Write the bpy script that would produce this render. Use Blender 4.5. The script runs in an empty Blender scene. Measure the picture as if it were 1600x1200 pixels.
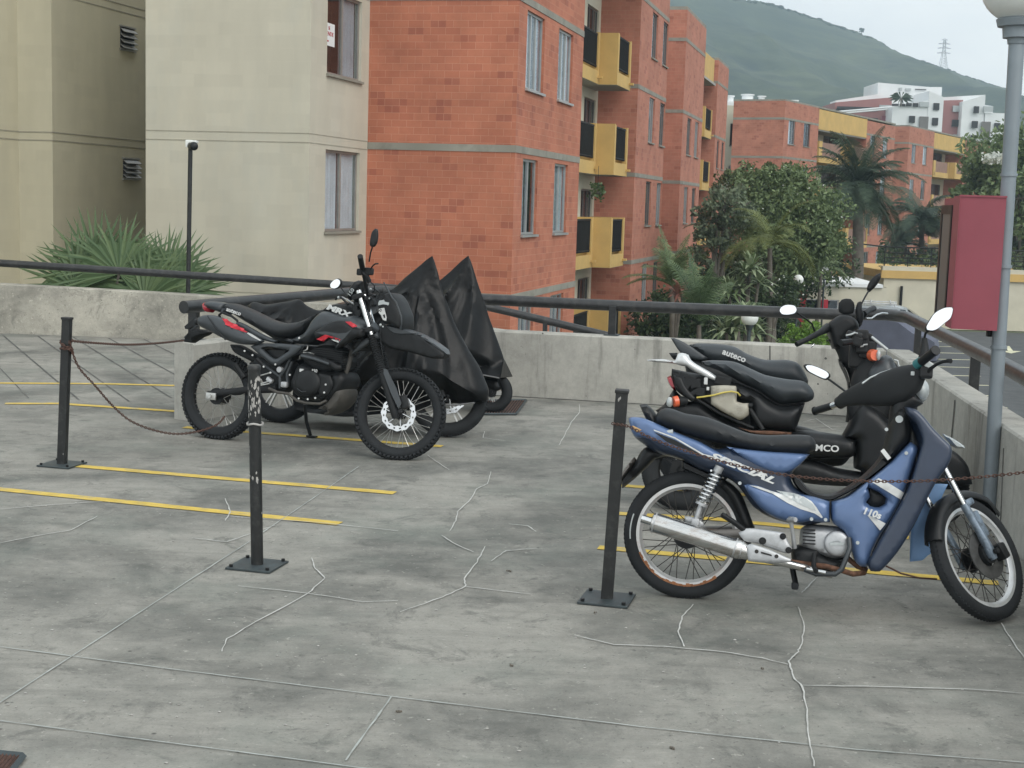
import bpy, bmesh, math, random
from mathutils import Vector, Matrix
from mathutils.geometry import delaunay_2d_cdt
random.seed(7)
PI = math.pi
scene = bpy.context.scene
COL = scene.collection
# ------------------------------------------------------------------ camera
FPX = 2250.0; CAMH = 1.75
PITCH = math.atan(284 / 2250); ROLL = math.atan(0.031)
CM = (Matrix.Rotation(PI / 2 - PITCH, 3, 'X') @ Matrix.Rotation(ROLL, 3, 'Z'))
CP = Vector((0, 0, CAMH))
cam = bpy.data.cameras.new('camera'); camo = bpy.data.objects.new('camera', cam)
COL.objects.link(camo); camo.matrix_world = Matrix.Translation(CP) @ CM.to_4x4()
cam.sensor_width = 36; cam.lens = 36 * FPX / 1600; cam.clip_start = 0.05; cam.clip_end = 6000
scene.camera = camo
# ------------------------------------------------------------------ light: overcast
SUN_EL = math.radians(42); SUN_AZ = math.radians(143)   # high thin cloud, light from behind right
world = bpy.data.worlds.new('World'); scene.world = world; world.use_nodes = True
wn = world.node_tree.nodes; wl = world.node_tree.links; wn.clear()
wo = wn.new('ShaderNodeOutputWorld'); bg = wn.new('ShaderNodeBackground')
sky = wn.new('ShaderNodeTexSky'); sky.sky_type = 'NISHITA'; sky.sun_disc = False
sky.sun_elevation = SUN_EL; sky.sun_rotation = SUN_AZ; sky.dust_density = 4; sky.air_density = 1.2
tc = wn.new('ShaderNodeTexCoord'); mp = wn.new('ShaderNodeMapping'); mp.inputs['Scale'].default_value = (1, 1, 2.6)
nz = wn.new('ShaderNodeTexNoise'); nz.inputs['Scale'].default_value = 2.6; nz.inputs['Detail'].default_value = 7; nz.inputs['Roughness'].default_value = 0.55
cr = wn.new('ShaderNodeValToRGB')
cr.color_ramp.elements[0].position = 0.30; cr.color_ramp.elements[0].color = (8.3, 8.9, 9.3, 1)
cr.color_ramp.elements[1].position = 0.68; cr.color_ramp.elements[1].color = (11.6, 11.8, 11.6, 1)
mx = wn.new('ShaderNodeMix'); mx.data_type = 'RGBA'; mx.inputs[0].default_value = 0.93
wl.new(tc.outputs['Generated'], mp.inputs[0]); wl.new(mp.outputs[0], nz.inputs[0]); wl.new(nz.outputs[0], cr.inputs[0])
wl.new(sky.outputs[0], mx.inputs[6]); wl.new(cr.outputs[0], mx.inputs[7]); wl.new(mx.outputs[2], bg.inputs[0])
bg.inputs[1].default_value = 0.11; wl.new(bg.outputs[0], wo.inputs[0])
sl = bpy.data.lights.new('sun', 'SUN'); sl.energy = 1.25; sl.angle = math.radians(40); sl.color = (1, 0.97, 0.92)
slo = bpy.data.objects.new('sun', sl); COL.objects.link(slo)
slo.rotation_euler = Vector((math.cos(SUN_EL) * math.sin(SUN_AZ), math.cos(SUN_EL) * math.cos(SUN_AZ), math.sin(SUN_EL))).to_track_quat('Z', 'Y').to_euler()
scene.view_settings.view_transform = 'Standard'; scene.view_settings.look = 'None'
scene.view_settings.exposure = 0.30; scene.view_settings.gamma = 1
try:
    scene.cycles.volume_bounces = 0; scene.cycles.max_bounces = 8; scene.cycles.volume_step_rate = 5
except Exception: pass

# ------------------------------------------------------------------ pixel helpers
def ray(x, y): return CM @ Vector(((x - 800) / FPX, -(y - 600) / FPX, -1))
def G(x, y, z=0.0):
    d = ray(x, y); return CP + d * ((z - CAMH) / d.z)
def D(x, y, Y):
    d = ray(x, y); return CP + d * (Y / d.y)
def PLN(x, y, P, n):
    d = ray(x, y); return CP + d * ((P - CP).dot(n) / d.dot(n))
UA = math.radians(14.2)
U2 = Vector((math.sin(UA), math.cos(UA), 0)); V2 = Vector((math.cos(UA), -math.sin(UA), 0))
ORG = D(805, 233, 24.5); ORG.z = 0
def UW(u, w, z=0.0): return ORG + U2 * u + V2 * w + Vector((0, 0, z))
def az_dir(a): return Vector((math.sin(a), math.cos(a), 0))

# ------------------------------------------------------------------ mesh helpers
class MB:
    def __init__(s): s.v = []; s.f = []; s.m = []; s.uv = {}; s.sm = []
    def add(s, vs, fs, mi=0, sm=False):
        o = len(s.v); s.v += [Vector(p) for p in vs]
        for f in fs: s.f.append([i + o for i in f]); s.m.append(mi); s.sm.append(sm)
        return s
    def quadp(s, a, b, c, d, mi=0, uv=None):
        if uv: s.uv[len(s.f)] = uv
        s.add([a, b, c, d], [(0, 1, 2, 3)], mi)
    def box(s, c, sz, R=None, mi=0, bev=0.0):
        hx, hy, hz = sz[0] / 2, sz[1] / 2, sz[2] / 2; c = Vector(c)
        if bev > 0:
            b = min(bev, hx * .9, hy * .9, hz * .9); bm = bmesh.new(); bmesh.ops.create_cube(bm, size=1)
            for q in bm.verts: q.co = Vector((q.co.x * 2 * hx, q.co.y * 2 * hy, q.co.z * 2 * hz))
            bmesh.ops.bevel(bm, geom=bm.edges[:], offset=b, segments=2, affect='EDGES', profile=.6)
            s.bm(bm, Matrix.Translation(c) @ (R.to_4x4() if R else Matrix()), mi, False); return s
        P = [Vector((x * hx, y * hy, z * hz)) for z in (-1, 1) for y in (-1, 1) for x in (-1, 1)]
        if R: P = [R @ p for p in P]
        return s.add([c + p for p in P], [(0, 2, 3, 1), (4, 5, 7, 6), (0, 1, 5, 4), (2, 6, 7, 3), (0, 4, 6, 2), (1, 3, 7, 5)], mi)
    def bm(s, bm, M=None, mi=0, sm=False):
        bm.verts.index_update(); M = M or Matrix()
        s.add([M @ q.co for q in bm.verts], [[q.index for q in f.verts] for f in bm.faces], mi, sm); bm.free()
    def tube(s, pts, r, n=10, mi=0, cap=True, sm=True, closed=False, sq=None):
        pts = [Vector(p) for p in pts]; L = len(pts); rs = r if isinstance(r, (list, tuple)) else [r] * L
        up = None; rings = []
        for i, p in enumerate(pts):
            a = pts[(i - 1) % L] if (closed or i > 0) else p; b = pts[(i + 1) % L] if (closed or i < L - 1) else p
            t = (b - a); t = t.normalized() if t.length > 1e-9 else Vector((0, 0, 1))
            if up is None:
                up = Vector((0, 0, 1)) if abs(t.z) < .9 else Vector((1, 0, 0))
            x = up - t * up.dot(t)
            if x.length < 1e-6: x = Vector((1, 0, 0)) - t * t.x
            x.normalize(); y = t.cross(x); up = x
            ky = sq if sq else 1
            rings.append([p + x * (math.cos(2 * PI * k / n) * rs[i]) + y * (math.sin(2 * PI * k / n) * rs[i] * ky) for k in range(n)])
        o = []; fs = []
        for R_ in rings: o += R_
        m = L if closed else L - 1
        for i in range(m):
            for k in range(n):
                a = i * n + k; b = i * n + (k + 1) % n; c = ((i + 1) % L) * n + (k + 1) % n; d = ((i + 1) % L) * n + k
                fs.append((a, b, c, d))
        s.add(o, fs, mi, sm)
        if cap and not closed:
            s.add(rings[0], [tuple(reversed(range(n)))], mi); s.add(rings[-1], [tuple(range(n))], mi)
        return s
    def sphere(s, c, r, seg=16, rng=10, mi=0, R=None):
        c = Vector(c); r = Vector(r) if not isinstance(r, (int, float)) else Vector((r, r, r)); vs = []; fs = []
        for i in range(rng + 1):
            th = PI * i / rng
            for k in range(seg):
                ph = 2 * PI * k / seg
                q = Vector((math.sin(th) * math.cos(ph) * r.x, math.sin(th) * math.sin(ph) * r.y, math.cos(th) * r.z))
                vs.append(c + (R @ q if R else q))
        for i in range(rng):
            for k in range(seg): fs.append((i * seg + k, (i + 1) * seg + k, (i + 1) * seg + (k + 1) % seg, i * seg + (k + 1) % seg))
        return s.add(vs, fs, mi, True)
    def prism(s, poly, ext, mi=0, sm=False):
        """poly: list of Vector coplanar points, ext: Vector extrusion"""
        n = len(poly); P = [Vector(p) for p in poly]; Q = [p + ext for p in P]
        fs = [tuple(range(n)), tuple(reversed(range(n, 2 * n)))] + [(i, i + n, (i + 1) % n + n, (i + 1) % n) for i in range(n)]
        return s.add(P + Q, fs, mi, sm)
    def build(s, name, mats, parent=None, local=False, smooth=None, recalc=True):
        me = bpy.data.meshes.new(name)
        vs = s.v
        if parent is not None and not local:
            Mi = MW[parent.name].inverted(); vs = [Mi @ p for p in vs]
        me.from_pydata([tuple(p) for p in vs], [], s.f)
        if not isinstance(mats, (list, tuple)): mats = [mats]
        for m in mats: me.materials.append(m)
        me.polygons.foreach_set('material_index', s.m)
        if s.uv:
            L = me.uv_layers.new(name='UVMap')
            for fi, uv in s.uv.items():
                for li, c in zip(me.polygons[fi].loop_indices, uv): L.data[li].uv = c
        me.polygons.foreach_set('use_smooth', [bool(smooth) if smooth is not None else x for x in s.sm])
        me.update()
        if recalc and len(s.f) < 60000 and not s.uv:
            bm = bmesh.new(); bm.from_mesh(me); bmesh.ops.recalc_face_normals(bm, faces=bm.faces); bm.to_mesh(me); bm.free()
        if any(s.sm) and len(s.f) < 60000:
            try: me.set_sharp_from_angle(angle=math.radians(50))
            except Exception: pass
        o = bpy.data.objects.new(name, me); COL.objects.link(o)
        if parent is not None:
            o.parent = parent; MW[o.name] = MW[parent.name].copy()
        else: MW[o.name] = Matrix()
        return o
MW = {}
def tag(o, label=None, cat=None, group=None, kind=None):
    if label: o['label'] = label
    if cat: o['category'] = cat
    if group: o['group'] = group
    if kind: o['kind'] = kind
    return o
def thing(name, M, label, cat, group=None):
    if isinstance(M, Vector): M = Matrix.Translation(M)
    o = bpy.data.objects.new(name, None); COL.objects.link(o); o.matrix_world = M; o.empty_display_size = .2
    MW[o.name] = M.copy(); return tag(o, label, cat, group)
def copy_tree(o, parent=None):
    c = o.copy(); COL.objects.link(c)
    if parent is not None: c.parent = parent
    MW[c.name] = MW[o.name].copy()
    for ch in [q for q in COL.objects if q.parent == o and q is not c]: copy_tree(ch, c)
    return c
def struct(name, mb, m, **k):
    o = mb.build(name, m, **k); o['kind'] = 'structure'; return o

# ------------------------------------------------------------------ materials
def nmat(name):
    m = bpy.data.materials.new(name); m.use_nodes = True; nt = m.node_tree
    return m, nt, nt.nodes['Principled BSDF']
def N(nt, t, **k):
    n = nt.nodes.new(t)
    for a, b in k.items():
        if a in n.inputs.keys(): n.inputs[a].default_value = b
        else: setattr(n, a, b)
    return n
def c4(c): return (c[0], c[1], c[2], 1)
def pm(name, col, rough=.5, metal=0, var=.12, scale=8, bump=.0, bscale=60, coat=0, dirt=None, dirt_amt=.5, dscale=3, spec=.5, trans=0, coords='Object', stretch=None):
    m, nt, b = nmat(name); L = nt.links
    b.inputs['Roughness'].default_value = rough; b.inputs['Metallic'].default_value = metal
    b.inputs['Coat Weight'].default_value = coat; b.inputs['Coat Roughness'].default_value = .12
    b.inputs['Specular IOR Level'].default_value = spec
    if trans: b.inputs['Transmission Weight'].default_value = trans
    tcn = N(nt, 'ShaderNodeTexCoord'); src = tcn.outputs[coords]
    if stretch:
        mpp = N(nt, 'ShaderNodeMapping'); mpp.inputs['Scale'].default_value = stretch; L.new(src, mpp.inputs[0]); src = mpp.outputs[0]
    n1 = N(nt, 'ShaderNodeTexNoise', Scale=scale, Detail=6, Roughness=.6); L.new(src, n1.inputs[0])
    r1 = N(nt, 'ShaderNodeMapRange'); r1.inputs[1].default_value = .3; r1.inputs[2].default_value = .7
    r1.inputs[3].default_value = 1 - var; r1.inputs[4].default_value = 1 + var; L.new(n1.outputs[0], r1.inputs[0])
    mul = N(nt, 'ShaderNodeMix', data_type='RGBA', blend_type='MULTIPLY'); mul.inputs[0].default_value = 1
    mul.inputs[6].default_value = c4(col); L.new(r1.outputs[0], mul.inputs[7]); out = mul.outputs[2]
    if dirt:
        n2 = N(nt, 'ShaderNodeTexNoise', Scale=dscale, Detail=9, Roughness=.7); L.new(src, n2.inputs[0])
        r2 = N(nt, 'ShaderNodeMapRange'); r2.inputs[1].default_value = .5; r2.inputs[2].default_value = .72; r2.inputs[3].default_value = 0; r2.inputs[4].default_value = dirt_amt
        L.new(n2.outputs[0], r2.inputs[0])
        md = N(nt, 'ShaderNodeMix', data_type='RGBA'); L.new(r2.outputs[0], md.inputs[0]); L.new(out, md.inputs[6]); md.inputs[7].default_value = c4(dirt); out = md.outputs[2]
    L.new(out, b.inputs['Base Color'])
    rr = N(nt, 'ShaderNodeMapRange'); rr.inputs[3].default_value = max(.02, rough - .1); rr.inputs[4].default_value = min(1, rough + .12)
    L.new(n1.outputs[0], rr.inputs[0]); L.new(rr.outputs[0], b.inputs['Roughness'])
    if bump:
        n3 = N(nt, 'ShaderNodeTexNoise', Scale=bscale, Detail=5); L.new(src, n3.inputs[0])
        bp = N(nt, 'ShaderNodeBump', Strength=bump, Distance=.01); L.new(n3.outputs[0], bp.inputs['Height']); L.new(bp.outputs[0], b.inputs['Normal'])
    return m

def mat_brick(name, c1, c2, mortar, dark=(.22, .06, .045)):
    m, nt, b = nmat(name); L = nt.links; b.inputs['Roughness'].default_value = .85
    uv = N(nt, 'ShaderNodeUVMap'); bt = N(nt, 'ShaderNodeTexBrick', offset=.5, squash=1.0)
    bt.inputs['Color1'].default_value = c4(c1); bt.inputs['Color2'].default_value = c4(c2); bt.inputs['Mortar'].default_value = c4(mortar)
    bt.inputs['Scale'].default_value = 1; bt.inputs['Mortar Size'].default_value = .0045; bt.inputs['Mortar Smooth'].default_value = .3
    bt.inputs['Bias'].default_value = -.2; bt.inputs['Brick Width'].default_value = .265; bt.inputs['Row Height'].default_value = .119
    L.new(uv.outputs[0], bt.inputs['Vector'])
    # odd darker bricks: a white-noise per-brick id
    sx = N(nt, 'ShaderNodeSeparateXYZ'); L.new(uv.outputs[0], sx.inputs[0])
    row = N(nt, 'ShaderNodeMath', operation='DIVIDE'); row.inputs[1].default_value = .119; L.new(sx.outputs[1], row.inputs[0])
    rf = N(nt, 'ShaderNodeMath', operation='FLOOR'); L.new(row.outputs[0], rf.inputs[0])
    md = N(nt, 'ShaderNodeMath', operation='MODULO'); md.inputs[1].default_value = 2; L.new(rf.outputs[0], md.inputs[0])
    mda = N(nt, 'ShaderNodeMath', operation='ABSOLUTE'); L.new(md.outputs[0], mda.inputs[0])
    hf = N(nt, 'ShaderNodeMath', operation='MULTIPLY'); hf.inputs[1].default_value = .5; L.new(mda.outputs[0], hf.inputs[0])
    cx = N(nt, 'ShaderNodeMath', operation='DIVIDE'); cx.inputs[1].default_value = .265; L.new(sx.outputs[0], cx.inputs[0])
    ca = N(nt, 'ShaderNodeMath', operation='ADD'); L.new(cx.outputs[0], ca.inputs[0]); L.new(hf.outputs[0], ca.inputs[1])
    cf = N(nt, 'ShaderNodeMath', operation='FLOOR'); L.new(ca.outputs[0], cf.inputs[0])
    cb = N(nt, 'ShaderNodeCombineXYZ'); L.new(cf.outputs[0], cb.inputs[0]); L.new(rf.outputs[0], cb.inputs[1])
    wnz = N(nt, 'ShaderNodeTexWhiteNoise'); L.new(cb.outputs[0], wnz.inputs[0])
    gt = N(nt, 'ShaderNodeMapRange'); gt.inputs[1].default_value = .90; gt.inputs[2].default_value = .96; gt.inputs[4].default_value = .42; L.new(wnz.outputs[0], gt.inputs[0])
    nf = N(nt, 'ShaderNodeMath', operation='SUBTRACT'); nf.inputs[0].default_value = 1; L.new(bt.outputs['Fac'], nf.inputs[1])
    gm = N(nt, 'ShaderNodeMath', operation='MULTIPLY'); L.new(gt.outputs[0], gm.inputs[0]); L.new(nf.outputs[0], gm.inputs[1])
    mxx = N(nt, 'ShaderNodeMix', data_type='RGBA'); L.new(gm.outputs[0], mxx.inputs[0]); L.new(bt.outputs[0], mxx.inputs[6]); mxx.inputs[7].default_value = c4(dark)
    ns = N(nt, 'ShaderNodeTexNoise', Scale=1.1, Detail=8, Roughness=.65); L.new(uv.outputs[0], ns.inputs[0])
    rr = N(nt, 'ShaderNodeMapRange'); rr.inputs[1].default_value = .3; rr.inputs[2].default_value = .7; rr.inputs[3].default_value = .80; rr.inputs[4].default_value = 1.16; L.new(ns.outputs[0], rr.inputs[0])
    mm = N(nt, 'ShaderNodeMix', data_type='RGBA', blend_type='MULTIPLY'); mm.inputs[0].default_value = 1; L.new(mxx.outputs[2], mm.inputs[6]); L.new(rr.outputs[0], mm.inputs[7])
    L.new(mm.outputs[2], b.inputs['Base Color'])
    bp = N(nt, 'ShaderNodeBump', Strength=.35, Distance=.008); bp.invert = True; L.new(bt.outputs['Fac'], bp.inputs['Height']); L.new(bp.outputs[0], b.inputs['Normal'])
    return m

def mottle(m, bw=.42, bh=.2, lo=.96, hi=1.035):
    nt = m.node_tree; L = nt.links; b = nt.nodes['Principled BSDF']; src = b.inputs['Base Color'].links[0].from_socket
    uv = N(nt, 'ShaderNodeUVMap'); bt = N(nt, 'ShaderNodeTexBrick', offset=.5); bt.inputs['Scale'].default_value = 1; bt.inputs['Mortar Size'].default_value = .012; bt.inputs['Mortar Smooth'].default_value = 1
    bt.inputs['Color1'].default_value = (lo, lo, lo, 1); bt.inputs['Color2'].default_value = (hi, hi, hi, 1); bt.inputs['Mortar'].default_value = ((lo + hi) / 2,) * 3 + (1,); bt.inputs['Brick Width'].default_value = bw; bt.inputs['Row Height'].default_value = bh
    L.new(uv.outputs[0], bt.inputs['Vector']); n = N(nt, 'ShaderNodeTexNoise', Scale=.8, Detail=6); mpn = N(nt, 'ShaderNodeMapping'); mpn.inputs['Scale'].default_value = (3, .5, 1); L.new(uv.outputs[0], mpn.inputs[0]); L.new(mpn.outputs[0], n.inputs[0])
    r = N(nt, 'ShaderNodeMapRange'); r.inputs[1].default_value = .3; r.inputs[2].default_value = .7; r.inputs[3].default_value = .95; r.inputs[4].default_value = 1.04; L.new(n.outputs[0], r.inputs[0])
    a = N(nt, 'ShaderNodeMix', data_type='RGBA', blend_type='MULTIPLY'); a.inputs[0].default_value = 1; L.new(src, a.inputs[6]); L.new(bt.outputs[0], a.inputs[7])
    c = N(nt, 'ShaderNodeMix', data_type='RGBA', blend_type='MULTIPLY'); c.inputs[0].default_value = 1; L.new(a.outputs[2], c.inputs[6]); L.new(r.outputs[0], c.inputs[7]); L.new(c.outputs[2], b.inputs['Base Color'])
def mat_concrete(name, col, dark, mortar_dark=.5, scale=1.2, streak=False, grooves=None, green=None):
    """weathered concrete: broad stains, small pits, optional vertical run-off streaks"""
    m, nt, b = nmat(name); L = nt.links; tcn = N(nt, 'ShaderNodeTexCoord'); src = tcn.outputs['Object']
    b.inputs['Roughness'].default_value = .88
    n1 = N(nt, 'ShaderNodeTexNoise', Scale=scale, Detail=10, Roughness=.68, Distortion=.3); L.new(src, n1.inputs[0])
    n2 = N(nt, 'ShaderNodeTexNoise', Scale=scale * 7, Detail=8, Roughness=.75); L.new(src, n2.inputs[0])
    n4 = N(nt, 'ShaderNodeTexNoise', Scale=scale * 90, Detail=3, Roughness=.7); L.new(src, n4.inputs[0])
    r1 = N(nt, 'ShaderNodeMapRange'); r1.inputs[1].default_value = .42; r1.inputs[2].default_value = .64; L.new(n1.outputs[0], r1.inputs[0])
    a = N(nt, 'ShaderNodeMix', data_type='RGBA'); a.inputs[6].default_value = c4(col); a.inputs[7].default_value = c4(dark)
    f = N(nt, 'ShaderNodeMath', operation='MULTIPLY'); f.inputs[1].default_value = mortar_dark; L.new(r1.outputs[0], f.inputs[0]); L.new(f.outputs[0], a.inputs[0])
    r2 = N(nt, 'ShaderNodeMapRange'); r2.inputs[1].default_value = .25; r2.inputs[2].default_value = .75; r2.inputs[3].default_value = .82; r2.inputs[4].default_value = 1.15; L.new(n2.outputs[0], r2.inputs[0])
    r4 = N(nt, 'ShaderNodeMapRange'); r4.inputs[1].default_value = .2; r4.inputs[2].default_value = .8; r4.inputs[3].default_value = .84; r4.inputs[4].default_value = 1.14; L.new(n4.outputs[0], r4.inputs[0])
    pr = N(nt, 'ShaderNodeMath', operation='MULTIPLY'); L.new(r2.outputs[0], pr.inputs[0]); L.new(r4.outputs[0], pr.inputs[1])
    m1 = N(nt, 'ShaderNodeMix', data_type='RGBA', blend_type='MULTIPLY'); m1.inputs[0].default_value = 1; L.new(a.outputs[2], m1.inputs[6]); L.new(pr.outputs[0], m1.inputs[7])
    out = m1.outputs[2]
    if streak:
        mp_ = N(nt, 'ShaderNodeMapping'); mp_.inputs['Scale'].default_value = (5, 5, .55); L.new(src, mp_.inputs[0])
        ns = N(nt, 'ShaderNodeTexNoise', Scale=1.6, Detail=8, Roughness=.65); L.new(mp_.outputs[0], ns.inputs[0])
        rs = N(nt, 'ShaderNodeMapRange'); rs.inputs[1].default_value = .54; rs.inputs[2].default_value = .74; rs.inputs[4].default_value = .75; L.new(ns.outputs[0], rs.inputs[0])
        ms = N(nt, 'ShaderNodeMix', data_type='RGBA'); L.new(rs.outputs[0], ms.inputs[0]); L.new(out, ms.inputs[6]); ms.inputs[7].default_value = c4(tuple(x * .45 for x in dark)); out = ms.outputs[2]
    else:
        n7 = N(nt, 'ShaderNodeTexNoise', Scale=3.4, Detail=12, Roughness=.8, Distortion=.6); L.new(src, n7.inputs[0])
        r7 = N(nt, 'ShaderNodeMapRange'); r7.inputs[1].default_value = .53; r7.inputs[2].default_value = .62; r7.inputs[4].default_value = .6; L.new(n7.outputs[0], r7.inputs[0])
        m7 = N(nt, 'ShaderNodeMix', data_type='RGBA'); L.new(r7.outputs[0], m7.inputs[0]); L.new(out, m7.inputs[6]); m7.inputs[7].default_value = c4(tuple(x * .8 for x in dark)); out = m7.outputs[2]
        n8 = N(nt, 'ShaderNodeTexNoise', Scale=38, Detail=4, Roughness=.8); L.new(src, n8.inputs[0])
        r8 = N(nt, 'ShaderNodeMapRange'); r8.inputs[1].default_value = .60; r8.inputs[2].default_value = .66; r8.inputs[4].default_value = .7; L.new(n8.outputs[0], r8.inputs[0])
        m8 = N(nt, 'ShaderNodeMix', data_type='RGBA'); L.new(r8.outputs[0], m8.inputs[0]); L.new(out, m8.inputs[6]); m8.inputs[7].default_value = c4(tuple(x * .55 for x in dark)); out = m8.outputs[2]
        n9 = N(nt, 'ShaderNodeTexNoise', Scale=24, Detail=3, Roughness=.7); L.new(src, n9.inputs[0])
        r9 = N(nt, 'ShaderNodeMapRange'); r9.inputs[1].default_value = .63; r9.inputs[2].default_value = .69; r9.inputs[4].default_value = .5; L.new(n9.outputs[0], r9.inputs[0])
        m9 = N(nt, 'ShaderNodeMix', data_type='RGBA'); L.new(r9.outputs[0], m9.inputs[0]); L.new(out, m9.inputs[6]); m9.inputs[7].default_value = c4(tuple(min(1, x * 1.5) for x in col)); out = m9.outputs[2]
        # long drag marks across the slab and dark spots
        mp_ = N(nt, 'ShaderNodeMapping'); mp_.inputs['Rotation'].default_value = (0, 0, .26); mp_.inputs['Scale'].default_value = (.55, 3.2, 1); L.new(src, mp_.inputs[0])
        ns = N(nt, 'ShaderNodeTexNoise', Scale=2.2, Detail=9, Roughness=.72); L.new(mp_.outputs[0], ns.inputs[0])
        rs = N(nt, 'ShaderNodeMapRange'); rs.inputs[1].default_value = .50; rs.inputs[2].default_value = .70; rs.inputs[4].default_value = .42; L.new(ns.outputs[0], rs.inputs[0])
        ms = N(nt, 'ShaderNodeMix', data_type='RGBA'); L.new(rs.outputs[0], ms.inputs[0]); L.new(out, ms.inputs[6]); ms.inputs[7].default_value = c4(tuple(x * .72 for x in dark)); out = ms.outputs[2]
    vp = N(nt, 'ShaderNodeTexVoronoi', Scale=scale * 7); L.new(src, vp.inputs[0])
    rv = N(nt, 'ShaderNodeMapRange'); rv.inputs[1].default_value = .035; rv.inputs[2].default_value = .075; rv.inputs[3].default_value = .75; rv.inputs[4].default_value = 0; L.new(vp.outputs['Distance'], rv.inputs[0])
    n5 = N(nt, 'ShaderNodeTexNoise', Scale=scale * 2.5); L.new(src, n5.inputs[0]); g5 = N(nt, 'ShaderNodeMath', operation='GREATER_THAN'); g5.inputs[1].default_value = .52; L.new(n5.outputs[0], g5.inputs[0])
    f5 = N(nt, 'ShaderNodeMath', operation='MULTIPLY'); L.new(rv.outputs[0], f5.inputs[0]); L.new(g5.outputs[0], f5.inputs[1])
    m5 = N(nt, 'ShaderNodeMix', data_type='RGBA'); L.new(f5.outputs[0], m5.inputs[0]); L.new(out, m5.inputs[6]); m5.inputs[7].default_value = c4(tuple(x * .3 for x in dark)); out = m5.outputs[2]
    if green:
        n6 = N(nt, 'ShaderNodeTexNoise', Scale=.9, Detail=7, Roughness=.7); L.new(src, n6.inputs[0])
        r6 = N(nt, 'ShaderNodeMapRange'); r6.inputs[1].default_value = .5; r6.inputs[2].default_value = .7; r6.inputs[4].default_value = .4; L.new(n6.outputs[0], r6.inputs[0])
        m6 = N(nt, 'ShaderNodeMix', data_type='RGBA'); L.new(r6.outputs[0], m6.inputs[0]); L.new(out, m6.inputs[6]); m6.inputs[7].default_value = c4(green); out = m6.outputs[2]
    L.new(out, b.inputs['Base Color'])
    bp = N(nt, 'ShaderNodeBump', Strength=.35, Distance=.006); L.new(n2.outputs[0], bp.inputs['Height']); L.new(bp.outputs[0], b.inputs['Normal'])
    return m

def mat_leaf(name, c1, c2, tr=.25, rough=.55):
    m, nt, b = nmat(name); L = nt.links; g = N(nt, 'ShaderNodeNewGeometry')
    cr_ = N(nt, 'ShaderNodeMix', data_type='RGBA'); cr_.inputs[6].default_value = c4(c1); cr_.inputs[7].default_value = c4(c2)
    L.new(g.outputs['Random Per Island'], cr_.inputs[0]); L.new(cr_.outputs[2], b.inputs['Base Color'])
    b.inputs['Roughness'].default_value = rough; b.inputs['Specular IOR Level'].default_value = .35
    t = N(nt, 'ShaderNodeBsdfTranslucent'); L.new(cr_.outputs[2], t.inputs[0]); ms = N(nt, 'ShaderNodeMixShader'); ms.inputs[0].default_value = tr
    L.new(b.outputs[0], ms.inputs[1]); L.new(t.outputs[0], ms.inputs[2]); L.new(ms.outputs[0], nt.nodes['Material Output'].inputs[0])
    return m

def mat_glass(name, tint=(.6, .66, .7), amt=.35):
    m, nt, b = nmat(name); L = nt.links
    gl = N(nt, 'ShaderNodeBsdfGlossy'); gl.inputs['Roughness'].default_value = .03; gl.inputs['Color'].default_value = (.85, .9, .95, 1)
    tr = N(nt, 'ShaderNodeBsdfTransparent'); tr.inputs[0].default_value = c4(tint)
    lw = N(nt, 'ShaderNodeLayerWeight'); lw.inputs[0].default_value = .5; fr = N(nt, 'ShaderNodeMath', operation='POWER'); fr.inputs[1].default_value = 4; L.new(lw.outputs['Facing'], fr.inputs[0])
    ad = N(nt, 'ShaderNodeMath', operation='MULTIPLY_ADD', use_clamp=True); ad.inputs[1].default_value = .5; ad.inputs[2].default_value = .03 + amt * .2; L.new(fr.outputs[0], ad.inputs[0])
    ms = N(nt, 'ShaderNodeMixShader'); L.new(ad.outputs[0], ms.inputs[0]); L.new(tr.outputs[0], ms.inputs[1]); L.new(gl.outputs[0], ms.inputs[2])
    L.new(ms.outputs[0], nt.nodes['Material Output'].inputs[0]); return m

M = {}
M['brick'] = mat_brick('brick', (.46, .168, .098), (.395, .133, .078), (.49, .23, .15))
M['brick2'] = mat_brick('brick_far', (.45, .185, .125), (.40, .155, .10), (.44, .23, .165))
M['band'] = pm('concrete_band', (.27, .26, .22), .9, var=.25, scale=3, dirt=(.12, .11, .09), dirt_amt=.5, dscale=1.5)
M['beige'] = pm('beige_render', (.53, .50, .41), .92, var=.08, scale=.8, dirt=(.46, .465, .41), dirt_amt=.7, dscale=.55, bump=.06, bscale=180, stretch=(1, 1, .45))
M['beige2'] = pm('ochre_render', (.54, .505, .385), .92, var=.08, scale=.7, dirt=(.52, .49, .36), dirt_amt=.4, dscale=.6, bump=.06, bscale=180, stretch=(1, 1, .4))
M['rgroove'] = pm('render_groove', (.33, .31, .25), .95, var=.15, scale=4)
M['cream'] = pm('cream_render', (.58, .55, .44), .9, var=.1, scale=1)
mottle(M['beige']); mottle(M['beige2'], lo=.97, hi=1.03)
M['yellow'] = pm('yellow_render', (.58, .39, .14), .85, var=.1, scale=1.5, dirt=(.50, .34, .14), dirt_amt=.5, dscale=1)
M['white'] = pm('white_render', (.74, .76, .76), .85, var=.06, scale=.3)
M['alu'] = pm('aluminium', (.42, .42, .41), .4, .5, var=.1)
M['alud'] = pm('bronze_aluminium', (.16, .15, .14), .45, .4, var=.1)
M['winframe'] = pm('window_frame_paint', (.30, .27, .24), .5, .2, var=.1)
M['glass'] = mat_glass('window_glass', (.86, .9, .92), .1); M['glassd'] = mat_glass('window_glass_dark', (.6, .64, .66), .3)
M['curtain'] = pm('curtain', (.78, .79, .80), .95, var=.1, scale=3)
M['curtaing'] = pm('grey_curtain', (.5, .51, .53), .95, var=.15, scale=3)
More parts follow.
